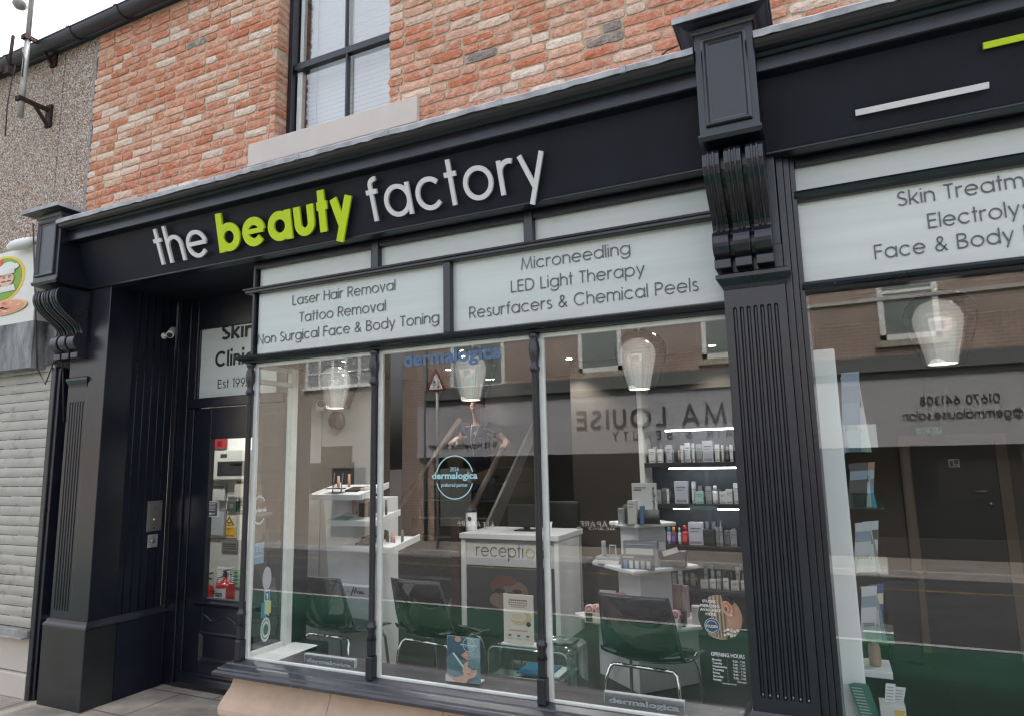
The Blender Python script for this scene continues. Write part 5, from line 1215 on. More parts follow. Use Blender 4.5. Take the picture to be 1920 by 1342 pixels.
for s, u, v, hh, wd_ in (('STUDEX', .29, .83, .062, .31), ('PIERCING', .30, .725, .065, .43), ('AVAILABLE', .31, .635, .065, .48), ('HERE', .31, .545, .065, .23), ('STUDEX', .32, .275, .06, .29)):
    btext(b, s, (fx(u), yy, fz(v)), X_, Z_, H_*hh, .015, 0, width=W_*wd_, align='c', col=(.75, .76, .76))
for a0, a1 in ((25, 155), (205, 335)): ring(b, fx(.32), fz(.30), W_*.135, W_*.012, yy, a0, a1, 14, (.6, .65, .68))
tag(obj('piercing_sticker', b, M['col']), 'round piercing sticker with an ear and blonde hair on the glass beside the pilaster', 'window sticker')
# stickers on the side pane, read from the entrance and so mirrored here
XS = xr_+.0025
def s3(x, y): return qx(x, y, XS)
def sticker(name, x0, y0, x1, y1, draw, m, lab):
    a, c = s3(x0, y0), s3(x1, y1); b = MB(); draw(b, a, c); tag(obj(name, b, m), lab, 'window sticker')
def ovl(mb, cy, cz, ry, rz, col=None, n=26, dx=0): mb.prism([(XS+dx, cy+ry*math.cos(R_(a*360/n)), cz+rz*math.sin(R_(a*360/n))) for a in range(n)], (.0008, 0, 0), col)
def d1(b, a, c):
    btext(b, 'dermalogica', (XS, c.y, (a.z+c.z)/2-.012), (0, -1, 0), Z_, .026, .03, 0, width=c.y-a.y, nd=(1, 0, 0)); m_ = (a.y+c.y)/2; zc = (a.z+c.z)/2
    for sg_ in (1, -1):
        for k in range(7):
            an = R_(90*sg_+(k-3)*15); p = Vector((XS, m_+.055*math.cos(an), zc+.085*math.sin(an))); b.box(XS, XS+.0005, p.y-.005, p.y+.005, p.z-.007, p.z+.007)
sticker('window_sticker', 473, 935, 499, 975, d1, M['inkwhite'], 'white mirrored brand emblem on the dark side pane of the window')
def d2(b, a, c):
    b.box(XS, XS+.0008, a.y, c.y, c.z, a.z, (.30, .42, .54)); h_ = a.z-c.z; w_ = c.y-a.y
    for k in range(3):
        y = a.y+w_*(.16+.26*k); z = c.z+h_*.58
        for q0, q1, q2, q3 in ((0, .2, 0, .02), (0, .2, .16, .18), (0, .03, 0, .18), (.17, .2, 0, .18)): b.box(XS+.001, XS+.0016, y+w_*q0, y+w_*q1, z+h_*q2, z+h_*q3, (.75, .8, .84))
    b.box(XS+.001, XS+.0016, a.y+w_*.1, c.y-w_*.1, c.z+h_*.34, c.z+h_*.38, (.62, .7, .76))
sticker('window_sticker', 473, 1019, 494, 1054, d2, M['col'], 'pale blue square sticker with three outlined letters on the side pane')
sticker('window_sticker', 493, 1063, 508, 1103, lambda b, a, c: ovl(b, (a.y+c.y)/2, (a.z+c.z)/2, (c.y-a.y)/2, (a.z-c.z)/2), mat('grey_disc', (.50, .52, .54), .5), 'plain pale grey round sticker on the side pane')
def d3(b, a, c): b.box(XS, XS+.0008, a.y, c.y, c.z, a.z, (.6, .66, .7)); h_ = a.z-c.z; w_ = c.y-a.y; b.box(XS+.001, XS+.0016, a.y+w_*.1, c.y-w_*.1, c.z+h_*.1, a.z-h_*.1, (.07, .15, .38)); btext(b, 'f', (XS+.002, (a.y+c.y)/2, c.z+h_*.2), (0, -1, 0), Z_, h_*.55, .03, 0, align='c', nd=(1, 0, 0), col=(.7, .74, .8))
sticker('window_sticker', 496, 1107, 505, 1125, d3, M['col'], 'small dark blue square social sticker on the side pane')
def d4(b, a, c): h_ = a.z-c.z; w_ = c.y-a.y; b.box(XS, XS+.0008, a.y, a.y+w_*.6, c.z, a.z-h_*.05, (.09, .25, .42)); b.box(XS+.001, XS+.0018, a.y+w_*.35, c.y, c.z+h_*.2, a.z, (.55, .58, .30)); b.prism([(XS+.001, a.y+w_*.6, c.z+h_*.2), (XS+.001, a.y+w_*.8, c.z+h_*.2), (XS+.001, a.y+w_*.85, c.z)], (.0008, 0, 0), (.55, .58, .30))
sticker('window_sticker', 490, 1129, 507, 1154, d4, M['col'], 'blue and yellow speech-bubble sticker on the side pane')
def d5(b, a, c): y, z, ry, rz = (a.y+c.y)/2, (a.z+c.z)/2, (c.y-a.y)/2, (a.z-c.z)/2; ovl(b, y, z, ry, rz, (.6, .62, .62)); ovl(b, y, z, ry*.78, rz*.78, (.06, .12, .10), dx=.001); ovl(b, y, z, ry*.7, rz*.7, (.6, .62, .62), dx=.002); ovl(b, y, z, ry*.5, rz*.45, (.05, .14, .10), dx=.003)
sticker('window_sticker', 489, 1159, 506, 1199, d5, M['col'], 'white round sticker with a dark green emblem low on the side pane')

# ---- behind the front door: wall fittings
Yw = 4.895
def wbox(name, x0, y0, x1, y1, t, col, lab, cat, extra=None, y=Yw):
    a, c = q(x0, y0, y), q(x1, y1, y); b = MB(); b.box(a.x, c.x, y-t, y, c.z, a.z, col)
    if extra: extra(b, a.x, c.x-a.x, c.z, a.z-c.z, y-t)
    return tag(obj(name, b, M['col'], bevel=.002 if t > .01 else 0), lab, cat)
def sub(b, x, w_, z, h_, y, r, col): b.box(x+w_*r[0], x+w_*r[2], y-.002, y-.0003, z+h_*r[1], z+h_*r[3], col)
wbox('alarm_sounder', 404, 822, 426, 839, .05, (.30, .015, .02), 'small red alarm box high on the white wall behind the door glass', 'alarm', lambda *a: sub(*a, (.55, .2, .8, .7), (.05, .01, .01)))
wbox('fire_alarm_controls', 403, 845, 470, 897, .07, (.50, .50, .47), 'cream fire alarm panel with a black window behind the door glass', 'alarm panel', lambda *a: [sub(*a, (.25, .12, .98, .62), (.015, .015, .02)), sub(*a, (.32, .75, .5, .88), (.04, .04, .04)), sub(*a, (.6, .45, .95, .55), (.4, .4, .38))])
wbox('thermostat', 404, 908, 425, 937, .03, (.50, .50, .49), 'white rounded sensor box above the grey notice frame', 'sensor', lambda *a: sub(*a, (.05, .75, .95, .95), (.2, .2, .2)))
wbox('light_switch', 429, 908, 444, 930, .012, (.48, .50, .49), 'white square switch below the fire panel', 'switch', lambda *a: sub(*a, (.2, .2, .8, .8), (.40, .42, .41)))
wbox('switch_box', 448, 897, 466, 931, .05, (.50, .48, .42), 'cream switch box at the edge of the window post', 'switch', lambda *a: sub(*a, (.2, .75, .9, .9), (.1, .1, .1)))
wbox('key_switch', 429, 938, 445, 957, .02, (.06, .075, .07), 'dark green-grey key switch plate beside the green sign', 'switch', lambda *a: sub(*a, (.3, .3, .7, .7), (.2, .2, .18)))
wbox('call_point_sign', 447, 937, 466, 959, .006, (.008, .17, .08), 'green exit button sign behind the door glass', 'sign', lambda *a: sub(*a, (.3, .2, .9, .5), (.6, .65, .6)))
wbox('notice_frame', 385, 953, 424, 1007, .012, (.18, .18, .20), 'grey framed notice on the wall behind the door glass', 'frame', lambda *a: [sub(*a, (.08, .08, .92, .92), (.40, .43, .46)), sub(*a, (.2, .3, .5, .32), (.2, .2, .2)), sub(*a, (.2, .5, .6, .52), (.25, .25, .25))])
def cctv(b, x, w_, z, h_, y):
    sub(b, x, w_, z, h_, y, (.04, .06, .96, .48), (.74, .42, .012)); tr = lambda k: [(x+w_*(.5-.36*k), y-.0025, z+h_*(.56+.02*(1-k))), (x+w_*(.5+.36*k), y-.0025, z+h_*(.56+.02*(1-k))), (x+w_*.5, y-.0025, z+h_*(.56+.38*k))]
    b.prism(tr(1.0), (0, -.0006, 0), (.03, .03, .02)); P = tr(.75); b.prism([(p[0], p[1]-.001, p[2]) for p in P], (0, -.0006, 0), (.74, .42, .012)); b.box(x+w_*.40, x+w_*.62, y-.006, y-.005, z+h_*.64, z+h_*.69, (.03, .03, .02))
    btext(b, 'CCTV', (x+w_*.5, y-.004, z+h_*.34), X_, Z_, h_*.09, .01, 0, align='c', col=(.05, .04, .02)); btext(b, 'in', (x+w_*.5, y-.004, z+h_*.22), X_, Z_, h_*.07, .01, 0, align='c', col=(.05, .04, .02)); btext(b, 'operation', (x+w_*.5, y-.004, z+h_*.10), X_, Z_, h_*.07, .01, 0, align='c', width=w_*.7, col=(.05, .04, .02))
wbox('warning_notice', 418, 964, 443, 1008, .004, (.62, .60, .50), 'yellow CCTV notice with a warning triangle behind the door glass', 'sign', cctv)
wbox('name_plaque', 417, 1010, 446, 1033, .006, (.20, .20, .20), 'grey engraved plaque under the yellow CCTV notice', 'plaque', lambda *a: [sub(*a, (.1, .2+.2*k, .9, .27+.2*k), (.07, .07, .07)) for k in range(3)])
wbox('safety_card', 381, 1068, 400, 1102, .004, (.50, .52, .44), 'small red and white extinguisher instruction card low behind the door', 'sign', lambda *a: [sub(*a, (0, .0, .6, .95), (.42, .02, .02)), sub(*a, (.1, .4, .5, .7), (.6, .6, .55))])
wbox('safety_card', 432, 1066, 450, 1100, .004, (.34, .48, .36), 'pale green safety card beside the foam extinguisher', 'sign', lambda *a: [sub(*a, (.1, .2+.2*k, .9, .27+.2*k), (.15, .3, .18)) for k in range(4)])
wbox('colour_code_strip', 389, 873, 397, 940, .004, (.5, .5, .5), 'narrow strip of coloured code squares on the wall behind the door', 'sign', lambda *a: [sub(*a, (.05, .02+.14*k, .95, .14+.14*k), cc_) for k, cc_ in enumerate(((.4, .03, .03), (.02, .25, .1), (.05, .15, .4), (.02, .25, .1), (.35, .03, .03), (.4, .03, .03), (.05, .25, .5)))])
def ext(px, py, D, lab, foam):
    p = q(px, py, D); t = thing('fire_extinguisher', lab, 'extinguisher', (p.x, p.y, p.z-.35), 'red fire extinguishers by the entrance'); c = Vector((p.x, p.y, p.z-.42))
    obj('cylinder', MB().lathe(c, [(.08, 0), (.085, .02), (.085, .385), (.075, .41), (.045, .43), (.022, .44), (.022, .47)], 24), M['red'], t)
    obj('valve', MB().box(c.x-.02, c.x+.02, c.y-.02, c.y+.02, c.z+.47, c.z+.50).obox((c.x+.03, c.y, c.z+.53), (.06, 0, .015), (0, .008, 0), (0, 0, .006)).obox((c.x+.03, c.y, c.z+.50), (.05, 0, -.01), (0, .008, 0), (0, 0, .005)).tube([(c.x-.02, c.y, c.z+.48), (c.x-.09, c.y-.01, c.z+.45), (c.x-.105, c.y-.01, c.z+.3), (c.x-.10, c.y, c.z+.1)], .009), M['dark'], t)
    if foam:
        b = MB(); P = [(c.x+.0858*math.sin(R_(a)), c.y-.0858*math.cos(R_(a))) for a in range(-50, 51, 10)]
        b.add([(x, y, c.z+z) for z in (.285, .375) for x, y in P], [(i, i+1, i+12, i+11) for i in range(10)]); o = obj('label', b, M['inkwhite'], t)
        x = MB(); btext(x, 'Foam', (c.x, c.y-.088, c.z+.305), X_, Z_, .05, .03, 0, width=.12, align='c'); obj('lettering', x, M['inkblack'], o)
ext(423, 1090, 4.75, 'red foam fire extinguisher with a white label behind the door glass', True)
ext(384, 1098, 4.75, 'red fire extinguisher with a black horn at the left edge of the door glass', False)
a, c = q(387, 939, DD+.018), q(409, 968, DD+.018); b = MB(); b.box(a.x, c.x, DD+.015, DD+.018, c.z, a.z, (.55, .56, .55)); w_, h_ = c.x-a.x, a.z-c.z
b.box(a.x+w_*.06, c.x-w_*.06, DD+.0135, DD+.0148, c.z+h_*.05, a.z-h_*.05, (.06, .07, .075))
for k in range(6): b.box(a.x+w_*.2, c.x-w_*(.2+.06*(k % 2)), DD+.012, DD+.0132, a.z-h_*(.14+.09*k), a.z-h_*(.11+.09*k), (.5, .5, .5))
b.prism([(a.x+w_*.28, DD+.0132, c.z+h_*.2), (a.x+w_*.42, DD+.0132, c.z+h_*.28), (a.x+w_*.42, DD+.0132, c.z+h_*.12)], (0, -.001, 0), (.7, .7, .7)); b.box(a.x+w_*.4, a.x+w_*.75, DD+.012, DD+.0132, c.z+h_*.18, c.z+h_*.22, (.7, .7, .7))
tag(obj('door_notice', b, M['col']), 'small grey notice with an arrow stuck on the front door glass', 'sign')
# ================================================================ SHOP FITTINGS
# ---- wall clock
p = q(633, 788, 4.885); rc = q(646, 788, 4.885).x-p.x
ck = thing('wall_clock', 'round dark wall clock showing about five to eleven below a pendant lamp', 'clock', p)
obj('rim', MB().lathe(p, [(rc*.86, -.03), (rc, -.035), (rc*1.05, -.015), (rc*1.05, .01), (rc*.86, .01)], 32, axis='Y', cap=False), M['dark'], ck)
obj('dial', MB().lathe(p, [(rc*.88, -.012), (rc*.88, .01)], 32, axis='Y'), mat('clock_dial', (.035, .035, .04), .5), ck)
b = MB()
for k in range(12):
    an = R_(30*k); b.obox(p+Vector((rc*.74*math.sin(an), -.0145, rc*.74*math.cos(an))), (.004, 0, 0), (0, .001, 0), (0, 0, .008))
for an, ln, w_ in ((R_(-33), .5, .005), (R_(-62), .66, .0035)):
    d = Vector((math.sin(an), 0, math.cos(an))); b.obox(p+d*rc*ln/2+Vector((0, -.018, 0)), d.cross(Vector((0, 1, 0)))*w_, (0, .001, 0), d*rc*ln/2)
obj('hands', b, M['inkblack'], ck)
p = q(600, 764, 4.8); cam2 = thing('indoor_camera', 'small cream dome camera on the wall left of the clock', 'camera', p)
obj('body', MB().tube([p+Vector((-.03, .08, -.02)), p, p+Vector((.055, -.05, .03))], [.015, .04, .042], 14), M['wallwhite'], cam2); obj('lens', MB().tube([p+Vector((.0555, -.0505, .0303)), p+Vector((.058, -.053, .032))], [.036, .034], 14), M['dark'], cam2)

# ---- make-up stand with three sloping trays
D = 4.25
a = q(600, 1090, D); c = q(690, 1090, D)
ms = thing('makeup_stand', 'white make-up display stand with three sloping trays left of the middle window', 'display stand', ((a.x+c.x)/2, D+.2, 0))
obj('column', MB().prism([(a.x, D+.1, .0), (a.x, D+.1, q(600, 1092, D).z), (q(588, 935, D).x, D+.12, q(588, 935, D).z), (q(690, 935, D).x, D+.12, q(690, 935, D).z), (c.x+.02, D+.1, .0)], (0, .28, 0)).box(a.x+.0, c.x, D+.02, D+.098, 0, q(600, 1094, D).z), M['white'], ms, bevel=.004)
mt = MB(); A, B_ = q(652, 1111, D+.018), q(680, 1111, D+.018); w_ = (B_.x-A.x); h_ = .05
def scr(pts): mt.tube([(A.x+w_*u, D+.017, A.z+h_*v) for u, v in pts], .0035, 5)
scr([(.0, .28), (.04, .30)]); scr([(.22, -.35), (.30, .2), (.40, .95), (.44, .3), (.46, .1), (.58, .9), (.62, .3), (.64, .12), (.76, .55), (.77, .1), (.82, .05), (.88, .5), (.89, .1), (.95, .06), (1, .5), (1.02, .1), (1.1, .2)]); scr([(.78, .78), (.80, .80)]); scr([(1.0, .76), (1.02, .78)])
obj('lettering', mt, M['inkblack'], ms)
bk_ = MB(); P0, P1 = q(561, 868, D+.42), q(664, 835, D+.42)
bk_.box(P0.x, q(664, 0+900, D+.42).x, D+.40, D+.42, q(561, 925, D+.42).z, P0.z); bk_.box(q(606, 880, D+.42).x, P1.x, D+.385, D+.399, P0.z-.03, P1.z)
obj('dark_gap_board', bk_, M['dark'], ms)  # dark board standing in for a dark gap in the glass reflections
trays = []
for k, (x0p, x1p, yb, yf) in enumerate(((561, 678, 908, 932), (590, 700, 956, 981), (621, 738, 1000, 1029))):
    L, Rr = q(x0p+14, yb, D+.16), q(x1p-6, yb, D+.16); F0, F1 = q(x0p+26, yf, D-.16), q(x1p, yf-6, D-.16)
    z1, z0 = L.z, (F0.z+F1.z)/2
    xa, xb = F0.x, F1.x
    T = MB(); T.prism([(xa, D+.16, z1), (xb, D+.16, z1), (xb, D-.16, z0), (xa, D-.16, z0)], (0, 0, -.022)); T.prism([(xa-.012, D+.17, z1+.018), (xa-.012, D-.17, z0+.018), (xa-.012, D-.17, z0-.028), (xa-.012, D+.17, z1-.028)], (.0118, 0, 0)); T.prism([(xb+.0002, D+.17, z1+.018), (xb+.0002, D-.17, z0+.018), (xb+.0002, D-.17, z0-.028), (xb+.0002, D+.17, z1-.028)], (.0118, 0, 0)); T.box(xa, xb, D-.178, D-.1605, z0-.028, z0+.012)
    obj('tray', T, M['white'], ms, bevel=.002); trays.append((xa, xb, z0, z1))
def onz(t, f): return t[2]+(t[3]-t[2])*f
TN = ('top', 'middle', 'lowest')
def cosm(k, f, g, kind, col, h=.10, w_=.02):
    t = trays[k]; x = t[0]+(t[1]-t[0])*f; y = D-.16+.32*g; z = onz(t, g); b = MB()
    if kind == 'tube': b.lathe((x, y, z), [(w_*.5, 0), (w_*.5, h*.55), (w_*.42, h*.56), (w_*.42, h)], 10, col)
    elif kind == 'pack': b.box(x-w_/2, x+w_/2, y-.012, y+.012, z+.001, z+h, col)
    elif kind == 'palette':
        dz = (t[3]-t[2])/.32*.05; dy = .05; b.prism([(x-w_, y-dy, z-dz+.001), (x+w_, y-dy, z-dz+.001), (x+w_, y+dy, z+dz+.001), (x-w_, y+dy, z+dz+.001)], (0, 0, .012), col)
        for i in range(8): xx = x-w_*.8+w_*1.6*(i % 4)/3; yy = (-.5 if i < 4 else .5)*dy; b.lathe((xx, y+yy, z+dz*yy/dy+.0135), [(w_*.16, 0), (w_*.16, .002)], 8, (.35-.04*i, .17-.015*i, .12))
    else:
        b.lathe((x, y, z+.035), [(.045, -.004), (.047, 0), (.045, .004)], 20, (.03, .02, .02)); b.lathe((x, y, z+.039), [(.040, 0), (.040, .001)], 20, (.25, .25, .26)); b.tube([(x, y+.01, z), (x-.03, y+.07, z+.15)], .004, 6, col=(.06, .04, .03))
    return b
mk = []
for f, g, kind, col, h, w_, nme in ((.10, .75, 'tube', (.40, .20, .14), .09, .024, 'coral lipstick tube'), (.30, .8, 'tube', (.36, .17, .12), .10, .024, 'rust lipstick tube'), (.24, .25, 'mirror', 0, 0, 0, 'round hand mirror'), (.42, .25, 'mirror', 0, 0, 0, 'second round hand mirror'), (.60, .5, 'palette', (.03, .025, .02), 0, .06, 'dark open palette'), (.80, .6, 'palette', (.35, .34, .33), 0, .05, 'pale grey palette')): mk.append((0, f, g, kind, col, h, w_, nme))
for f, g, kind, col, h, w_, nme in ((.08, .7, 'pack', (.5, .5, .5), .12, .03, 'white carton'), (.17, .7, 'pack', (.44, .30, .28), .11, .028, 'pink carton'), (.22, .2, 'palette', (.25, .36, .28), 0, .05, 'mint palette'), (.46, .5, 'pack', (.025, .02, .02), .10, .05, 'black carton'), (.56, .5, 'pack', (.32, .17, .10), .10, .05, 'bronze carton'), (.66, .5, 'pack', (.03, .02, .02), .11, .05, 'black mascara pack'), (.78, .6, 'tube', (.02, .02, .02), .13, .02, 'tall black tube'), (.86, .6, 'tube', (.5, .5, .5), .12, .02, 'tall white tube'), (.94, .6, 'tube', (.03, .02, .02), .12, .02, 'slim black tube')): mk.append((1, f, g, kind, col, h, w_, nme))
for f, g, kind, col, h, w_, nme in ((.12, .75, 'palette', (.10, .06, .05), 0, .055, 'brown eyeshadow palette'), (.26, .3, 'palette', (.03, .025, .03), 0, .06, 'black eyeshadow palette'), (.46, .7, 'tube', (.05, .02, .03), .07, .02, 'plum lipstick'), (.55, .6, 'tube', (.02, .02, .02), .075, .02, 'first black lipstick'), (.62, .5, 'tube', (.02, .02, .02), .075, .02, 'second black lipstick'), (.70, .5, 'tube', (.28, .13, .11), .07, .018, 'rose lipstick'), (.78, .45, 'tube', (.30, .16, .13), .07, .018, 'tan lipstick'), (.92, .5, 'tube', (.02, .02, .02), .09, .022, 'black mascara tube')): mk.append((2, f, g, kind, col, h, w_, nme))
for k, f, g, kind, col, h, w_, nme in mk:
    tag(obj({'tube': 'lipstick', 'pack': 'cosmetic_pack', 'palette': 'makeup_palette', 'mirror': 'hand_mirror'}[kind], cosm(k, f, g, kind, col, h, w_), M['col']), f'{nme} on the {TN[k]} tray of the make-up stand', {'tube': 'lipstick', 'pack': 'cosmetic', 'palette': 'make-up palette', 'mirror': 'mirror'}[kind], 'make-up on the white stand')

# ---- reception desk
D = 5.75
a, c = q(864, 998, D), q(1046, 998, D); zt = a.z; zb = .0
rd = thing('reception_desk', 'white reception desk with reception lettering and a dark picture panel', 'desk', ((a.x+c.x)/2, D, 0))
obj('desk_frame', MB().box(a.x, a.x+.045, D, D+.6, 0, zt-.05).box(c.x-.045, c.x, D, D+.6, 0, zt-.05).box(a.x-.01, c.x+.01, D-.015, D+.65, zt-.05, zt), M['white'], rd, bevel=.004)
zm_ = q(950, 1062, D).z
obj('front_panel', MB().box(a.x+.046, c.x-.046, D+.03, D+.06, zm_, zt-.051), mat('pale_grey_panel', (.44, .45, .46), .5), rd)
dp = obj('picture_panel', MB().box(a.x+.046, c.x-.046, D+.025, D+.06, .02, zm_-.01), mat('charcoal_panel', (.035, .036, .040), .4), rd)
obj('side_panel', MB().box(c.x+.001, q(1085, 1000, 6.35).x, D+.55, D+.62, 0, zt+.02), M['wallgrey'], rd)
b = MB(); A, B_ = q(893, 1041, D+.028), q(981, 1041, D+.028)
w1 = stext(MB(), 'recepti', A, X_, Z_, 1, .13, gap=.19); k_ = (B_.x-A.x)/w1; stext(b, 'recepti', (A.x, D+.028, A.z), X_, Z_, q(930, 1023, D).z-q(930, 1041, D).z, .12, .004, width=B_.x-A.x, gap=.19); obj('lettering', b, M['inkblack'], rd)
b = MB(); xh_ = q(930, 1023, D).z-q(930, 1041, D).z; stext(b, 'o', (B_.x+.025, D+.028, A.z), X_, Z_, xh_, .12, .004); obj('lettering_accent', b, mat('olive_letter', (.24, .33, .02), .5), rd)
b = MB(); stext(b, 'n', (B_.x+.025+xh_*1.25, D+.028, A.z), X_, Z_, xh_, .12, .004); obj('lettering_end', b, M['inkblack'], rd)
b = MB(); Y = D+.024
def ov2(cx, cy, rx, ry, col, k):
    p_ = q(cx, cy, D+.024); disc(b, p_.x, p_.z, abs(q(cx+rx, cy, D).x-p_.x), abs(q(cx, cy-ry, D).z-p_.z), Y-.0012*k, .001, col, 22)
ov2(940, 1098, 19, 14, (.10, .05, .038), 0); ov2(966, 1110, 22, 20, (.16, .10, .075), 1); ov2(940, 1124, 20, 14, (.18, .13, .11), 1); ov2(972, 1140, 9, 18, (.12, .055, .042), 2); ov2(948, 1088, 20, 9, (.11, .045, .03), 2); ov2(937, 1106, 8, 4, (.02, .015, .02), 3); ov2(970, 1108, 7, 3, (.03, .02, .02), 3); ov2(958, 1120, 9, 10, (.04, .03, .03), 2)
obj('portrait', b, M['col'], dp)
p = q(884, 997, D+.2); j = thing('candle_jar', 'white and black labelled jar standing on the reception desk', 'jar', (p.x, p.y, zt)); obj('jar', MB().lathe((p.x, p.y, zt), [(.05, 0), (.055, .01), (.055, .17), (.05, .18)], 20), M['inkwhite'], j); obj('lid', MB().lathe((p.x, p.y, zt+.18), [(.056, 0), (.056, .03), (.02, .035)], 20), M['dark'], j)
x = MB(); x.lathe((p.x+.01, p.y-.057, zt+.12), [(.022, 0), (.022, .002)], 16, axis='Y'); obj('label', x, M['inkblack'], j)
p = q(985, 996, D+.3); mo = thing('monitor', 'dark computer screen on the reception desk', 'monitor', (p.x, p.y, zt)); obj('screen', MB().box(p.x-.19, p.x+.17, p.y, p.y+.03, zt+.035, zt+.25), M['dark'], mo, bevel=.008); obj('stand', MB().box(p.x-.03, p.x+.03, p.y+.03, p.y+.05, zt, zt+.2).box(p.x-.1, p.x+.1, p.y-.04, p.y+.1, zt, zt+.012), M['dark'], mo)
p = q(1050, 975, 6.9); oc_ = thing('office_chair', 'dark office chair behind the reception desk', 'office chair', (p.x, p.y, 0)); obj('backrest', MB().grid(lambda u, v: (p.x+(u-.5)*.46, p.y-.06*(1-(2*u-1)**2), .62+.55*v), 8, 8), M['dark'], oc_, solid=.05, sub=1); obj('seat', MB().box(p.x-.24, p.x+.24, p.y, p.y+.45, .45, .53), M['dark'], oc_, bevel=.03); obj('column', MB().tube([(p.x, p.y+.22, .45), (p.x, p.y+.22, .08)], .03), M['dark'], oc_)
st_ = MB()
for k in range(5): an = k*2*math.pi/5; st_.tube([(p.x, p.y+.22, .09), (p.x+.28*math.cos(an), p.y+.22+.28*math.sin(an), .04)], .02, 6)
obj('star_base', st_, M['dark'], oc_)
a, c = q(1022, 977, D+.1), q(1036, 996, D+.1); tag(obj('desk_card', MB().prism([(a.x+.02, D+.1, a.z), (c.x, D+.1, a.z), (c.x-.02, D+.1, zt+.001), (a.x-.005, D+.1, zt+.001)], (0, .006, 0)), M['inkwhite']), 'small white card leaning on the end of the reception desk', 'card')

# ---- staircase
stc = thing('staircase', 'dark staircase with oak handrails climbing towards the back of the salon', 'staircase', (-3.9, 6, 0))
b = MB(); xl_, xr2 = q(700, 1150, 6.2).x, q(862, 1150, 6.2).x
dirx = -.0
for k in range(11): b.box(xl_, xr2, 6.1+.21*k, 8.5, .19*k, .19*(k+1)-.002)
obj('treads', b, mat('stair_carpet', (.040, .034, .026), .95, var=.2, vscale=30), stc)
b = MB(); b.prism([(xr2+.001, 5.95, 0), (xr2+.001, 6.1, 0), (xr2+.001, 8.4, 2.08), (xr2+.001, 8.4, 2.30), (xr2+.001, 5.95, .20)], (.035, 0, 0)); obj('string', b, mat('stair_string_paint', (.10, .095, .09), .6), stc)
hl = [q(742, 962, 5.95), q(861, 788, 7.5)]; hr_ = [q(868, 985, 5.9), q(950, 828, 7.5)]
for h_ in (hl, hr_): obj('handrail', MB().tube([h_[0], h_[1]], .038, 10), M['brownwood'], stc, )
nw = q(856, 970, 5.9); nb_ = MB(); nb_.box(nw.x-.045, nw.x+.045, 5.86, 5.95, 0, nw.z); obj('newel_post', nb_, M['brownwood'], stc, bevel=.006)
# ---- person on the stairs
def skinmesh(name, V, E, Rad, m, parent, sub=2, root=0):
    me = bpy.data.meshes.new(name); me.from_pydata(V, E, []); o = bpy.data.objects.new(name, me); COL.objects.link(o)
    o.modifiers.new('k', 'SKIN'); me.skin_vertices
    for i, r in enumerate(Rad): me.skin_vertices[0].data[i].radius = r if isinstance(r, tuple) else (r, r)
    me.skin_vertices[0].data[root].use_root = True
    md = o.modifiers.new('u', 'SUBSURF'); md.levels = sub; md.render_levels = sub
    me.materials.append(m)
    if parent is not None: o.parent = parent; o.location = -parent.location if parent.type == 'EMPTY' else (0, 0, 0)
    return o
PD = 7.35; hp = q(897, 762, PD); hx_, hz_ = hp.x, hp.z
lh, rh = q(850, 830, PD-.22), q(947, 836, PD-.22)
def chain(V, E, Rd, pts, rs, at=None):
    for p_, r in zip(pts, rs):
        V.append(tuple(p_)); Rd.append(r); i = len(V)-1
        if at is not None: E.append((at, i))
        at = i
    return at
V, E, Rd = [], [], []
pel = chain(V, E, Rd, [(hx_, PD, hz_-.80)], [(.15, .11)])
chs = chain(V, E, Rd, [(hx_, PD, hz_-.62), (hx_, PD-.02, hz_-.42)], [(.13, .10), (.16, .11)], pel)
nk_ = chain(V, E, Rd, [(hx_, PD-.01, hz_-.245), (hx_, PD-.03, hz_-.15), (hx_, PD-.05, hz_-.05), (hx_, PD-.06, hz_+.03), (hx_, PD-.05, hz_+.09)], [(.07, .06), (.052, .055), (.066, .075), (.075, .09), (.055, .07)], chs)
for s, hnd in ((-1, lh), (1, rh)):
    sh_ = Vector((hx_+s*.175, PD-.01, hz_-.27)); el_ = Vector((sh_.x*.45+hnd.x*.55+s*.05, PD-.03, (sh_.z+hnd.z)/2-.06)); wr = hnd+Vector((-s*.02, .06, .06))
    w_i = chain(V, E, Rd, [sh_, sh_.lerp(el_, .5), el_, el_.lerp(wr, .5), wr, hnd+Vector((0, .02, .03))], [.062, .05, .042, .038, .028, (.036, .02)], chs)
    for j in range(4):
        o_ = Vector((s*(-.03+.02*j), -.015, .02)); b0 = hnd+o_; chain(V, E, Rd, [b0, b0+Vector((0, -.032, -.006-.002*j)), b0+Vector((0, -.045, -.034)), b0+Vector((0, -.034, -.056+.004*j))], [.010, .0095, .009, .008], w_i)
    chain(V, E, Rd, [hnd+Vector((-s*.045, .01, .012)), hnd+Vector((-s*.055, -.012, -.02)), hnd+Vector((-s*.045, -.03, -.04))], [.011, .010, .009], w_i)
ft_ = .19*6
for s in (-1, 1):
    chain(V, E, Rd, [(hx_+s*.09, PD, hz_-.88), (hx_+s*.10, PD-.03, hz_-1.24), (hx_+s*.10, PD+.0, hz_-1.56), (hx_+s*.10, PD-.05, hz_-1.60), (hx_+s*.10, PD-.17, hz_-1.61)], [.085, .06, .042, .038, .03], pel)
pe = thing('person', 'person in a navy tunic with a name badge, hands on the dark stair rails', 'person', (hx_, PD, hz_-1.65))
body = skinmesh('body', V, E, Rd, M['skin'], pe, 2, pel)
V2, E2, R2 = [], [], []
t0 = chain(V2, E2, R2, [(hx_, PD, hz_-.86)], [(.185, .14)]); c2 = chain(V2, E2, R2, [(hx_, PD, hz_-.64), (hx_, PD-.02, hz_-.42), (hx_, PD-.015, hz_-.30)], [(.155, .122), (.185, .135), (.13, .10)], t0)
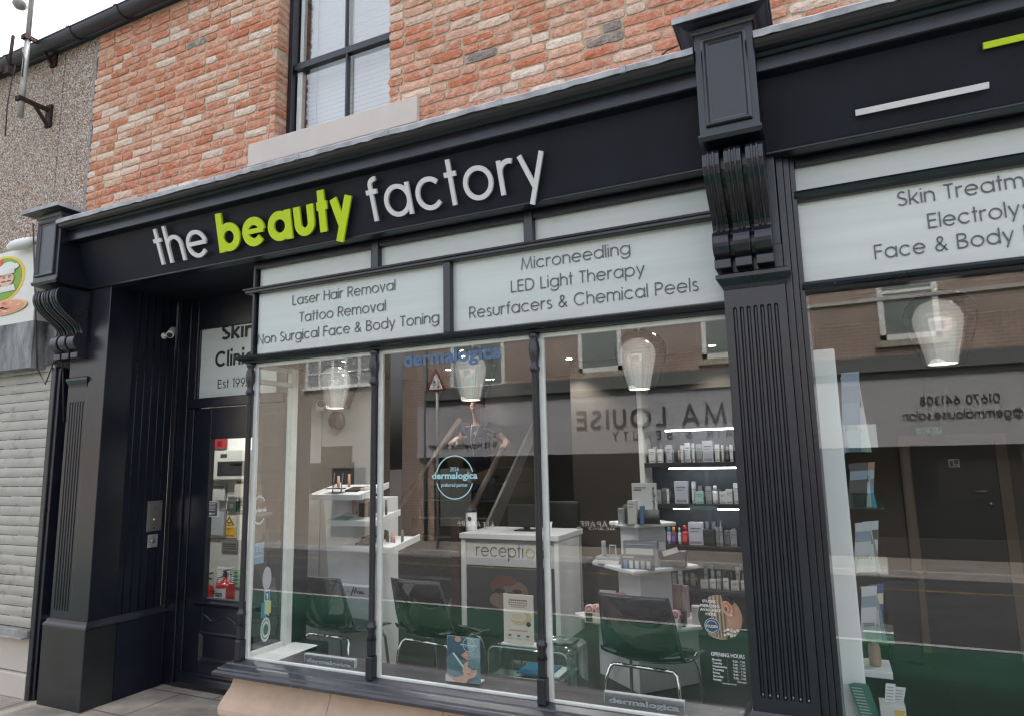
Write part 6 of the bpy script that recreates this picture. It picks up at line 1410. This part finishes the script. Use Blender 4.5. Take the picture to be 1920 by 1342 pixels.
for s, hnd in ((-1, lh), (1, rh)):
    sh_ = Vector((hx_+s*.175, PD-.01, hz_-.27)); el_ = Vector((sh_.x*.45+hnd.x*.55+s*.05, PD-.03, (sh_.z+hnd.z)/2-.06)); chain(V2, E2, R2, [sh_, sh_.lerp(el_, .6)], [.076, .066], c2-1)
skinmesh('tunic', V2, E2, R2, M['navy'], pe, 2, t0)
V2, E2, R2 = [], [], []; t0 = chain(V2, E2, R2, [(hx_, PD, hz_-.82)], [(.17, .13)])
for s in (-1, 1): chain(V2, E2, R2, [(hx_+s*.09, PD, hz_-.92), (hx_+s*.10, PD-.03, hz_-1.24), (hx_+s*.10, PD, hz_-1.54)], [.098, .075, .062], t0)
skinmesh('trousers', V2, E2, R2, M['navy'], pe, 2, t0)
hb_ = MB(); hb_.grid(lambda u, v: (hx_+.088*math.cos(2*math.pi*u)*math.sin(math.pi*(.02+.62*v)), PD-.035+.108*math.sin(2*math.pi*u)*math.sin(math.pi*(.02+.62*v))+.012, hz_+.03+.125*math.cos(math.pi*(.02+.62*v))+(.055 if math.sin(2*math.pi*u) < -.2 else 0)*v), 20, 10)
obj('hair', hb_, M['hair'], pe, solid=.01, sub=1)
fb = MB()
for s in (-1, 1): fb.lathe((hx_+s*.031, PD-.142, hz_-.002), [(.001, -.009), (.010, 0), (.001, .009)], 10); fb.tube([(hx_+s*.045, PD-.138, hz_+.022), (hx_+s*.018, PD-.148, hz_+.026)], .004, 5)
fb.tube([(hx_-.022, PD-.132, hz_-.068), (hx_, PD-.140, hz_-.071), (hx_+.022, PD-.132, hz_-.068)], .005, 6); obj('eyes_and_mouth', fb, M['hair'], pe)
nb2 = MB(); nb2.prism([(hx_-.012, PD-.135, hz_-.035), (hx_+.012, PD-.135, hz_-.035), (hx_, PD-.145, hz_+.01)], (0, .02, 0)); nb2.tube([(hx_-.012, PD-.14, hz_-.035), (hx_, PD-.16, hz_-.033), (hx_+.012, PD-.14, hz_-.035)], .007, 6)
for s in (-1, 1): nb2.tube([(hx_+s*.079, PD-.05, hz_+.02), (hx_+s*.088, PD-.04, hz_), (hx_+s*.08, PD-.05, hz_-.03)], .01, 6)
obj('nose_and_ears', nb2, M['skin'], pe)
bd_ = MB(); bd_.box(hx_-.13, hx_-.07, PD-.165, PD-.158, hz_-.38, hz_-.355); bd_.box(hx_+.05, hx_+.12, PD-.165, PD-.158, hz_-.40, hz_-.394); obj('name_badge', bd_, M['inkwhite'], pe)
ly_ = MB(); ly_.tube([(hx_-.05, PD-.09, hz_-.22), (hx_-.03, PD-.165, hz_-.40), (hx_+.01, PD-.16, hz_-.60), (hx_+.03, PD-.165, hz_-.40), (hx_+.05, PD-.09, hz_-.22)], .004, 5); obj('lanyard', ly_, M['inkgrey'], pe)

# ---- white display tower
TC = q(1212, 1100, 5.15); tx, ty = TC.x-.01, 5.15
tr_ = thing('display_tower', 'white three-tier display tower with diamond shelves in front of the product wall', 'display stand', (tx, ty, 0))
def dia(r, z0, z1, rot=45, t=None):
    P = [(tx+r*math.cos(R_(rot+90*k)), ty+r*math.sin(R_(rot+90*k))) for k in range(4)]
    return MB().prism([(x, y, z0) for x, y in P], (0, 0, z1-z0))
rot = 94
zt1, zt2, zt3 = q(1195, 984, ty-.3).z, q(1190, 1071, ty-.42).z, q(1205, 1192, ty-.55).z
r3 = abs(q(1330, 1175, ty).x-q(1058, 1163, ty).x)/2; r2 = abs(q(1300, 1065, ty).x-q(1104, 1062, ty).x)/2; r1_ = abs(q(1258, 980, ty).x-q(1134, 980, ty).x)/2
rb = abs(q(1303, 1260, ty).x-q(1118, 1260, ty).x)/2
obj('base', dia(rb, 0, zt3-.03, rot), M['white'], tr_, bevel=.003); obj('column', dia(.20, zt3+.0, zt2-.03, rot), M['white'], tr_, bevel=.003); obj('column', dia(.17, zt2, zt1-.03, rot), M['white'], tr_, bevel=.003)
for r, z in ((r3, zt3), (r2, zt2), (r1_, zt1)): obj('shelf', dia(r, z-.03, z, rot), M['white'], tr_, bevel=.008)
def item(name, lab, cat, mb, group=None): return tag(obj(name, mb, M['col'], bevel=.0015), lab, cat, group)
def bx(px0, px1, py, D, z, col, dep=.05, extra=None):
    a, c = q(px0, py, D), q(px1, py, D); b = MB(); b.box(a.x, c.x, D, D+dep, z+.001, a.z, col)
    if extra: extra(b, a.x, c.x-a.x, z, a.z-z, D)
    return b
gT = 'goods on the white display tower'
dW = ty-.25
def txtlines(n, col=(.12, .12, .13)):
    return lambda b, x, w_, z, h_, y: [sub(b, x, w_, z, h_, y, (.12, .85-.12*k, .75-.1*(k % 3), .88-.12*k), col) for k in range(n)]
def dmpanel(b, x, w_, z, h_, y): btext(b, 'dermalogica', (x+w_*.93, y-.001, z+h_*.05), Z_, NX_, w_*.12, .03, 0, width=h_*.85, col=(.05, .05, .06), nd=(0, -1, 0)); sub(b, x, w_, z, h_, y, (.08, .86, .6, .90), (.2, .2, .2)); sub(b, x, w_, z, h_, y, (.08, .80, .4, .84), (.1, .1, .1))
item('display_card', 'tall white brand card standing on the top shelf of the tower', 'card', bx(1184, 1229, 905, ty+.02, zt1, (.42, .43, .44), .03, dmpanel), gT)
for k, (x0, x1, y, col, nme) in enumerate(((1158, 1168, 952, (.22, .23, .24), 'short grey box'), (1168, 1175, 946, (.12, .13, .15), 'narrow dark box'), (1176, 1192, 938, (.42, .42, .41), 'tall white box'), (1193, 1199, 955, (.20, .24, .27), 'slim silver bottle'), (1199, 1206, 948, (.06, .13, .22), 'small blue box'))):
    item('product_box', f'{nme} on the top shelf of the display tower', 'box', bx(x0, x1, y, dW+.05*(k % 2), zt1, col, .05, txtlines(2)), gT)
item('makeup_bag', 'grey rounded wash bag on the top shelf of the tower', 'bag', MB().grid(lambda u, v: (q(1214, 960, dW).x+.085*(2*u-1)*(1-.12*v), dW+.05-.04*math.sin(math.pi*v), zt1+.105*v), 6, 6, (.055, .06, .062)), gT)
def kit(b, x, w_, z, h_, y):
    sub(b, x, w_, z, h_, y, (.08, .42, .88, .72), (.50, .51, .52)); sub(b, x, w_, z, h_, y, (.1, .85, .9, .9), (.35, .37, .4))
item('gift_set', 'pale blue gift box on the middle shelf of the tower', 'box', bx(1168, 1231, 1013, dW+.05, zt2, (.20, .23, .27), .06, kit), gT)
def kit2(b, x, w_, z, h_, y):
    for k, c_ in enumerate(((.16, .24, .42), (.5, .5, .5), (.45, .46, .47), (.3, .32, .34), (.42, .43, .44))): sub(b, x, w_, z, h_, y, (.08+.18*k, .05, .19+.18*k, .62), c_)
    sub(b, x, w_, z, h_, y, (.05, .82, .42, .9), (.5, .5, .5))
item('gift_set', 'slate grey kit showing five small tubes, in front of the pale blue gift box', 'box', bx(1164, 1224, 1039, dW-.06, zt2, (.10, .115, .13), .05, kit2), gT)
item('wash_bag', 'navy wash bag with a white tag on the middle shelf of the tower', 'bag', bx(1233, 1283, 1032, dW+.1, zt2, (.010, .014, .032), .09, lambda b, x, w_, z, h_, y: b.obox((x+w_*.48, y-.004, z+h_*.98), (.055, 0, .018), (0, .002, 0), (-.005, 0, .018), (.55, .55, .52))), gT)
item('book', 'white and grey books lying flat at the left of the tower middle shelf', 'book', MB().box(q(1117, 1060, dW+.15).x, q(1164, 1060, dW+.15).x, dW+.1, dW+.26, zt2+.001, zt2+.026, (.5, .5, .5)).box(q(1120, 1060, dW+.15).x, q(1164, 1060, dW+.15).x, dW+.11, dW+.26, zt2+.027, zt2+.05, (.25, .27, .29)), gT)
item('product_tube', 'silver tube standing on the books of the tower', 'tube', MB().lathe((q(1133, 1045, dW+.17).x, dW+.17, zt2+.051), [(.018, 0), (.018, .10), (.015, .11)], 14, (.30, .33, .33)), gT)
item('photo_card', 'small framed photo card standing on the books of the tower', 'card', MB().box(q(1143, 1030, dW+.2).x, q(1156, 1030, dW+.2).x, dW+.19, dW+.196, zt2+.051, q(1143, 1020, dW+.2).z, (.5, .5, .5)).box(q(1145, 1030, dW+.2).x, q(1154, 1030, dW+.2).x, dW+.187, dW+.189, zt2+.062, q(1143, 1022, dW+.2).z, (.10, .09, .09)), gT)
d3_ = ty-.32
item('leaflet', 'white printed card behind the pink pot on the lowest tower shelf', 'card', bx(1124, 1154, 1105, ty-.1, zt3, (.46, .46, .50), .01, txtlines(4)), gT)
pk = q(1160, 1113, ty-.12)
pot = thing('cosmetic_pot', 'white pot with a pink lid on the lowest shelf of the tower', 'pot', (pk.x, ty-.12, zt3)); obj('pot', MB().lathe((pk.x, ty-.12, zt3), [(.048, 0), (.05, .01), (.05, pk.z-zt3-.035), (.045, pk.z-zt3-.03)], 20), M['inkwhite'], pot); obj('lid', MB().lathe((pk.x, ty-.12, pk.z-.03), [(.053, 0), (.053, .028), (.048, .034)], 20), mat('pink_lid', (.50, .22, .25), .5), pot)
for k, (px, col, w2) in enumerate(((1096, (.62, .55, .44), 26), (1160, (.60, .55, .48), 44), (1222, (.56, .54, .50), 40))):
    a, c = q(px, 1150, d3_), q(px+w2+10, 1175, d3_)
    bxo = thing('product_tray', ('cream tray of bath fizzers at the left of the lowest tower shelf', 'cream tray of pink rose soaps in the middle of the lowest tower shelf', 'cream tray of pink rose soaps at the right of the lowest tower shelf')[k], 'tray', ((a.x+c.x)/2, d3_+.06, zt3), gT)
    t = MB(); h_ = .075; t.box(a.x, c.x, d3_, d3_+.004, zt3+.001, zt3+h_, col); t.box(a.x, c.x, d3_+.13, d3_+.134, zt3+.001, zt3+h_, col); t.box(a.x, a.x+.004, d3_+.0045, d3_+.1295, zt3+.001, zt3+h_, col); t.box(c.x-.004, c.x, d3_+.0045, d3_+.1295, zt3+.001, zt3+h_, col); t.box(a.x+.005, c.x-.005, d3_+.005, d3_+.129, zt3+.001, zt3+.005, col)
    t.box(a.x+.01, a.x+.06, d3_-.003, d3_-.0005, zt3+.01, zt3+h_-.005, (.05, .045, .045))
    obj('tray', t, M['col'], bxo)
    for i in range(3 if k == 0 else 4):
        x = a.x+.03+(c.x-a.x-.06)*(i/(2 if k == 0 else 3)); cc_ = ((.62, .38, .26) if k == 0 else (.55, .30, .36))
        s = MB(); s.lathe((x, d3_+.05+.03*(i % 2), zt3+.085), [(.001, -.035), (.028, -.03), (.042, 0), (.034, .026), (.012, .034)], 14, cc_)
        for rr in (.034, .022, .012): s.lathe((x, d3_+.05+.03*(i % 2)-.034, zt3+.09), [(rr, 0), (rr*.85, -.004-.02*(.034-rr)*10*.1), (rr*.7, 0)], 14, (.66, .46, .50) if rr != .022 else (.42, .14, .2), axis='Y')
        obj('fizzer' if k == 0 else 'rose_soap', s, M['col'], bxo)
item('folder', 'large tan gift bag standing behind the lowest tower shelf', 'bag', bx(1238, 1275, 1094, ty+.05, zt3, (.34, .23, .175), .05), gT)
item('folder', 'pink marbled gift bag beside the tan bag on the tower', 'bag', bx(1276, 1289, 1098, ty+.08, zt3, (.46, .32, .33), .05, lambda b, x, w_, z, h_, y: sub(b, x, w_, z, h_, y, (.1, .3, .5, .8), (.55, .45, .46))), gT)
item('product_tin', 'black and copper tin at the right of the lowest tower shelf', 'tin', bx(1266, 1283, 1145, d3_+.1, zt3, (.03, .022, .02), .08, lambda b, x, w_, z, h_, y: sub(b, x, w_, z, h_, y, (.1, .5, .9, .9), (.16, .08, .05))), gT)
item('product_box', 'cream carton at the right tip of the lowest tower shelf', 'box', bx(1296, 1312, 1135, ty-.1, zt3, (.56, .52, .46), .05, txtlines(3)), gT)

# ---- lit product wall
D = 6.2
def X6(px): return q(px, 950, D).x
su = thing('shelf_unit', 'dark slate shelving wall with lit shelf edges full of skincare', 'shelves', (X6(1300), D, 0))
xa, xb = X6(1212), -.055
obj('back_panel', MB().box(xa, xb, D+.30, D+.33, 0, 2.25), M['slate'], su); obj('side_post', MB().box(X6(1203), xa-.002, D, D+.33, 0, CE), M['wallwhite'], su)
obj('header', MB().box(xa, xb, D, D+.30, q(1300, 803, D).z, q(1300, 795, D).z), M['slate'], su)
SH = []
for k, y in enumerate((866, 944, 1023, 1104)):
    z = q(1300, y, D).z; SH.append(z); s = obj('shelf', MB().box(xa+.002, xb-.002, D, D+.298, z-.04, z), M['dark'], su, bevel=.003)
for y, x0, x1 in ((804, 1254, 1390), (876, 1257, 1390), (952, 1262, 1390)):
    z = q(1300, y, D).z; obj('led_strip', MB().box(X6(x0), min(X6(x1), xb-.01), D+.02, D+.04, z-.012, z-.0), M['led'], su)
obj('brand_plaque', MB().box(X6(1293), X6(1345), D-.012, D-.004, q(1300, 955, D).z, q(1300, 947, D).z), mat('teal_plaque', (.08, .13, .14), .4), su)
def row(k, items, rowname):
    n = {}
    for i, (x0, x1, yt, col, kind) in enumerate(items):
        a, c = X6(x0), X6(x1); z = SH[k]+.001; zt = q((x0+x1)/2, yt, D).z; h_ = zt-z; w_ = c-a; yd = D+.05+.03*(i % 2); b = MB()
        if kind == 'bottle':
            r = w_/2; cap = col[1]; cl = col[0]; cx = (a+c)/2; b.lathe((cx, yd+r, z), [(r*.92, 0), (r, .006), (r, h_*.62), (r*.8, h_*.70)], 14, cl); b.lathe((cx, yd+r, z+h_*.70), [(r*.62, 0), (r*.6, h_*.26), (r*.4, h_*.3)], 12, cap)
            b.box(cx-r*.7, cx+r*.7, yd-.0018, yd-.0006, z+h_*.18, z+h_*.5, tuple(min(.6, q_*1.5+.05) for q_ in cl))
        else:
            b.box(a, c, yd, yd+min(.08, max(.03, w_)), z, zt, col)
            b.box(a+w_*.15, c-w_*.15, yd-.0012, yd-.0003, z+h_*.70, z+h_*.76, tuple(q_*.35 for q_ in col)); b.box(a+w_*.15, c-w_*.3, yd-.0012, yd-.0003, z+h_*.58, z+h_*.62, tuple(q_*.45 for q_ in col)); b.box(a+w_*.12, c-w_*.12, yd-.0012, yd-.0003, z+h_*.06, z+h_*.16, tuple(q_*.5 for q_ in col))
        tag(obj({'bottle': 'product_bottle', 'box': 'product_box', 'card': 'shelf_card'}[kind], b, M['col'], bevel=.0015 if kind != 'bottle' else 0), f'{ORD[i]} item from the left on the {rowname}, a {NMC(col[0] if kind == "bottle" else col)} {kind}', {'bottle': 'bottle', 'box': 'box', 'card': 'card'}[kind], 'skincare on the lit shelves')
def NMC(c):
    r, g, b_ = c; m, n = max(c), min(c)
    if m-n < .08: return 'white' if m > .4 else ('grey' if m > .1 else 'black')
    if r > g*1.4 and r > b_*1.4: return 'red' if r < .5 and g < .1 else 'orange'
    if b_ >= r and b_ >= g: return 'lilac' if r > .2 else 'blue'
    return 'teal' if g > r else 'pale'
Wt, Gr, Bk = (.50, .51, .51), (.22, .235, .25), (.03, .032, .036)
row(0, [(1219, 1231, 840, Wt, 'box'), (1234, 1244, 841, Wt, 'box'), (1253, 1263, 833, (.34, .35, .40), 'box'), (1266, 1272, 832, Bk, 'box'), (1280, 1284, 834, Wt, 'box'), (1287, 1297, 829, (.40, .42, .44), 'box'), (1302, 1306, 830, Wt, 'box'), (1309, 1320, 831, Gr, 'box'), (1322, 1342, 825, (.36, .37, .42), 'card'), (1345, 1353, 832, Wt, 'box'), (1358, 1362, 833, (.5, .47, .42), 'box'), (1364, 1372, 836, ((.05, .05, .06), (.1, .2, .25)), 'bottle'), (1374, 1380, 833, Wt, 'box')], 'top lit shelf')
row(1, [(1229, 1238, 918, Gr, 'box'), (1240, 1247, 915, (.12, .13, .14), 'box'), (1249, 1253, 916, Wt, 'box'), (1256, 1261, 908, Bk, 'box'), (1264, 1289, 902, (.36, .37, .44), 'card'), (1296, 1300, 908, Wt, 'box'), (1303, 1318, 921, (.30, .46, .44), 'box'), (1322, 1333, 912, Gr, 'box'), (1335, 1346, 910, ((.50, .51, .50), (.5, .5, .5)), 'bottle'), (1348, 1360, 922, Wt, 'box'), (1361, 1373, 917, Wt, 'box'), (1375, 1388, 906, Wt, 'box')], 'second lit shelf')
row(2, [(1232, 1242, 982, ((.46, .48, .46), (.4, .42, .4)), 'bottle'), (1243, 1252, 988, ((.30, .25, .46), (.05, .38, .30)), 'bottle'), (1253, 1262, 988, ((.10, .05, .16), (.6, .25, .03)), 'bottle'), (1264, 1271, 990, ((.44, .46, .44), (.45, .45, .45)), 'bottle'), (1273, 1284, 985, ((.34, .02, .03), (.36, .05, .05)), 'bottle'), (1285, 1312, 980, (.38, .37, .42), 'card'), (1313, 1334, 994, Bk, 'box'), (1336, 1342, 990, Gr, 'box'), (1344, 1350, 988, Gr, 'box'), (1352, 1362, 996, (.12, .13, .14), 'box'), (1364, 1376, 995, Gr, 'box'), (1379, 1390, 984, Bk, 'box')], 'third shelf')
row(3, [(1303, 1317, 1089, (.34, .34, .33), 'box'), (1319, 1330, 1088, Wt, 'box'), (1333, 1340, 1087, (.30, .30, .30), 'box'), (1344, 1354, 1086, Wt, 'box'), (1359, 1374, 1091, (.40, .40, .40), 'box'), (1377, 1395, 1091, Wt, 'box')], 'lowest shelf')

r5 = random.Random(11)
for k, (xs_, xe_, yb_t, hgt) in enumerate(((1222, 1380, 866, 40), (1234, 1386, 944, 40), (1290, 1388, 1023, 44), (1222, 1292, 1104, 34), (1306, 1390, 1104, 40))):
    n = int((xe_-xs_)/11); kk = min(k, 3)
    for i in range(n):
        x0p = xs_+(xe_-xs_)*i/n; a, c = X6(x0p), X6(x0p+r5.uniform(6, 9.5)); z = SH[kk]+.001; h_ = hgt*r5.uniform(.55, 1)*6.2/1251/1.05; b = MB()
        cl = r5.choice([(.30, .31, .32), (.16, .17, .19), (.05, .055, .06), (.42, .42, .43), (.20, .24, .26), (.36, .34, .32)])
        if i % 3 == 1: r = (c-a)/2; b.lathe(((a+c)/2, D+.2, z), [(r, 0), (r, h_*.7), (r*.5, h_*.78), (r*.5, h_)], 10, cl)
        else: b.box(a, c, D+.17, D+.23, z, z+h_, cl); b.box(a+.004, c-.004, D+.1685, D+.1697, z+h_*.6, z+h_*.7, tuple(q_*.5 for q_ in cl))
        tag(obj('product_box' if i % 3 != 1 else 'product_bottle', b, M['col']), f'{ORD[i]} product from the left in the back row of the {("top lit shelf", "second lit shelf", "third shelf", "lowest shelf, left half", "lowest shelf, right half")[k]}', 'product', 'skincare in the back rows')
# ---- right-hand room
DB2 = 6.6
obj('right_back_wall', MB().box(-.02, 3.4, DB2, DB2+.1, 0, CE), M['beige'], room)
pr = thing('leaflet_unit', 'white leaflet display board with racks just inside the right-hand window', 'display stand', (.08, 3.4, 0))
px0, px1 = q(1518, 900, 3.34).x, q(1597, 1000, 3.34).x
obj('board', MB().box(px0, px1, 3.34, 3.75, 0, q(1575, 652, 3.34).z), mat('bright_white_board', (.82, .83, .83), .4), pr, bevel=.006)
obj('pier', MB().box(GX0-.02, px0-.003, 3.31, 3.8, 0, CE), mat('bright_white_pier', (.74, .74, .73), .6), pr)
XP = px1
RK = ((1577, 700, 848, 34, ((.24, .30, .38), (.5, .52, .55), (.55, .55, .55))), (1585, 868, 950, 34, ((.05, .05, .05), (.55, .56, .57), (.07, .33, .50), (.32, .2, .15))), (1597, 978, 1070, 30, ((.42, .44, .47), (.5, .5, .5), (.20, .23, .24), (.5, .52, .54))), (1606, 1096, 1196, 28, ((.46, .47, .48), (.36, .38, .41), (.14, .22, .22), (.03, .08, .22))))
for k, (x0p, y0, y1, wp, cols) in enumerate(RK):
    ctr = q(x0p+wp/2, (y0+y1)/2, 3.46); zt, zb2 = q(x0p+10, y0, 3.44).z, q(x0p+10, y1, 3.44).z; hw = wp*3.44/1251/2*.8; xr0 = XP+.004
    obj('rack', MB().box(xr0, xr0+2*hw+.06, 3.39, 3.394, zb2, zb2+(zt-zb2)*.34).box(xr0, xr0+2*hw+.06, 3.3945, 3.52, zb2-.006, zb2), M['acrylic'], pr)
    for i, c_ in enumerate(cols):
        b = MB(); y_ = 3.405+.022*i; hh = (zt-zb2)*(1-.05*((i*2) % 3)); xc = xr0+hw+.004+.010*i; tl = .012-.012*(i % 3)
        b.obox((xc, y_, zb2+.002+hh/2), (hw, .012, tl*.2), (0, .0015, 0), (tl, .006, hh/2), c_)
        c2 = tuple(max(.02, .62-q_) for q_ in c_) if i % 2 else (.20, .25, .31)
        b.obox((xc+tl*.5, y_-.0012, zb2+.002+hh*.72), (hw*.94, .0113, tl*.19), (0, .0014, 0), (tl*.18, .0011, hh*.10), c2); b.obox((xc-tl*.3, y_-.0042, zb2+.002+hh*.30), (hw*.7, .0084, tl*.14), (0, .0014, 0), (tl*.06, .0004, hh*.03), tuple(q_*.4 for q_ in c_))
        tag(obj('leaflet', b, M['col']), f'{ORD[i]} leaflet from the board in the {("top", "second", "third", "lowest")[k]} rack beside the right window', 'leaflet', 'leaflets in the side racks')
p = q(1642, 1246, 3.55); bo = thing('lotion_bottle', 'pinkish lotion bottle with a pump on the small shelf below the leaflet racks', 'bottle', p)
obj('bottle', MB().lathe(p, [(.022, 0), (.025, .006), (.025, .075), (.018, .092), (.010, .098)], 16), mat('pink_bottle', (.36, .22, .18), .4), bo); obj('pump', MB().lathe(p, [(.011, .098), (.011, .112), (.004, .114), (.004, .128)], 12).box(p.x-.005, p.x+.022, p.y-.005, p.y+.005, p.z+.128, p.z+.136), M['inkwhite'], bo)
obj('small_shelf', MB().box(XP+.001, p.x+.06, 3.46, 3.66, p.z-.03, p.z-.001), M['white'], pr, bevel=.003)
# leaflets in the foot of the window
def lf(x0, y0, x1, y1, D_, col, lean, lab, n, hd=None, cat='leaflet'):
    a, c = q(x0, y0, D_), q(x1, y1, D_); b = MB()
    for k in range(n):
        cx, cz = (a.x+c.x)/2+.003*k, (a.z+c.z)/2; b.obox((cx, D_+.004*k, cz), ((c.x-a.x)/2, 0, -.0), (0, .0012, 0), (lean, .01, (a.z-c.z)/2), col)
    nr = 11
    for k in range(nr):
        f = .85-1.6*k/nr; b.obox(((a.x+c.x)/2+lean*f, D_-.0022+.01*f, (a.z+c.z)/2+(a.z-c.z)/2*f), ((c.x-a.x)*.38, 0, 0), (0, .0006, 0), (0, 0, (a.z-c.z)*.012), hd or (.3, .3, .3))
    tag(obj('leaflet', b, M['col']), lab, cat, 'leaflets at the foot of the right window')
lf(1602, 1284, 1636, 1362, 3.30, (.05, .15, .12), -.022, 'stack of dark green leaflets at the foot of the right window', 8, (.35, .42, .38))
lf(1655, 1281, 1680, 1362, 3.32, (.60, .60, .60), .012, 'white printed leaflet in front at the foot of the right window', 2)
lf(1668, 1287, 1695, 1365, 3.34, (.54, .54, .55), .02, 'white printed leaflet leaning behind another at the foot of the right window', 2)
a, c = q(1650, 1320, 3.28), q(1702, 1364, 3.28); b = MB(); b.box(a.x, c.x, 3.275, 3.37, zs-.02, a.z, (.50, .50, .48)); b.box(a.x+(c.x-a.x)*.55, c.x-.005, 3.2735, 3.2748, zs-.02, a.z-.012, (.5, .36, .08)); tag(obj('leaflet_box', b, M['col']), 'white and yellow leaflet box at the foot of the right window', 'box')
a, c = q(1594, 1310, 3.28), q(1644, 1364, 3.28)
# back door of the right room, exit sign
d0, d1 = q(1712, 900, DB2-.02).x, q(1872, 900, DB2-.02).x; dzt = q(1790, 832, DB2).z
bdr = thing('rear_door', 'dark brown rear door at the back of the right-hand room', 'door', ((d0+d1)/2, DB2, 0))
lf_ = obj('door_leaf', MB().box(d0, d1, DB2-.03, DB2-.001, .0, dzt), M['dark'], bdr); obj('architrave', MB().box(d0-.08, d0-.002, DB2-.04, DB2-.001, 0, dzt+.08).box(d1+.002, d1+.08, DB2-.04, DB2-.001, 0, dzt+.08).box(d0-.002, d1+.002, DB2-.04, DB2-.001, dzt+.002, dzt+.08), mat('brown_architrave', (.13, .10, .072), .6), bdr)
a, c = q(1778, 860, DB2-.04), q(1800, 875, DB2-.04); b = MB(); b.box(a.x, c.x, DB2-.04, DB2-.031, c.z, a.z, (.35, .35, .35)); [sub(b, a.x, c.x-a.x, c.z, a.z-c.z, DB2-.04, r_, (.06, .06, .06)) for r_ in ((.1, .1, .4, .8), (.5, .4, .9, .9), (.55, .1, .75, .3))]; obj('notice', b, M['col'], lf_)
p = q(1856, 920, DB2-.05); obj('handle', MB().tube([p, p+Vector((-.1, 0, 0))], .01, 8).lathe(p+Vector((0, -.005, -.10)), [(.02, 0), (.02, .02)], 10, axis='Y'), M['steel'], lf_)
a, c = q(1717, 801, DB2-.02), q(1768, 815, DB2-.02); es = thing('fire_exit_sign', 'green fire exit sign with running figure above the dark rear door', 'sign', ((a.x+c.x)/2, DB2, c.z)); w_, h_ = c.x-a.x, a.z-c.z; Y = DB2-.02
obj('panel', MB().box(a.x, c.x, Y, Y+.018, c.z, a.z), mat('exit_green', (.02, .28, .14), .5), es)
b = MB(); btext(b, 'Fire', (a.x+w_*.04, Y-.001, c.z+h_*.55), X_, Z_, h_*.3, .02, 0, width=w_*.25); btext(b, 'exit', (a.x+w_*.04, Y-.001, c.z+h_*.12), X_, Z_, h_*.3, .02, 0, width=w_*.22)
b.lathe((a.x+w_*.52, Y-.002, c.z+h_*.8), [(h_*.09, 0), (h_*.09, .001)], 10, axis='Y')
for P in ([(.50, .65), (.46, .38)], [(.46, .38), (.52, .28), (.50, .1)], [(.46, .38), (.42, .22), (.37, .2)], [(.50, .62), (.56, .5), (.59, .55)], [(.49, .62), (.43, .55), (.40, .42)]): b.tube([(a.x+w_*u, Y-.002, c.z+h_*v) for u, v in P], h_*.045, 5)
b.box(a.x+w_*.79, a.x+w_*.83, Y-.002, Y-.0005, c.z+h_*.3, c.z+h_*.88); b.prism([(a.x+w_*.68, Y-.0005, c.z+h_*.5), (a.x+w_*.94, Y-.0005, c.z+h_*.5), (a.x+w_*.81, Y-.0005, c.z+h_*.12)], (0, -.0012, 0)); b.box(a.x+w_*.625, a.x+w_*.635, Y-.0015, Y-.0005, c.z, a.z); obj('pictogram', b, M['inkwhite'], es)
p = q(1690, 1120, 6.2); bn = thing('waste_bin', 'tall black bin standing against the back wall of the right-hand room', 'bin', (p.x, 6.3, 0)); obj('bin', MB().prism([(p.x-.11, 6.2, 0), (p.x+.11, 6.2, 0), (p.x+.13, 6.2, .62), (p.x-.13, 6.2, .62)], (0, .22, 0)), M['dark'], bn, bevel=.02); obj('lid', MB().box(p.x-.14, p.x+.14, 6.18, 6.43, .621, .66), M['dark'], bn, bevel=.012)
# wires above the right-hand cornice
wr = MB()
for k in range(4):
    P = []
    for i in range(14): P.append((q(1460, 30, 3.3).x+.05*i+.02*math.sin(i*1.3+k), 3.27-.02*k, zlr+.10+.05*math.sin(i*.9+k*1.7)+.015*k))
    wr.tube(P, .006, 6)
wr.tube([q(1268, 88, 3.2), q(1250, 96, 3.25), q(1240, 105, 3.25)], .004, 6)
tag(obj('loose_wires', wr, M['dark']), 'tangle of thin black wires above the cornice right of the console', 'wires')
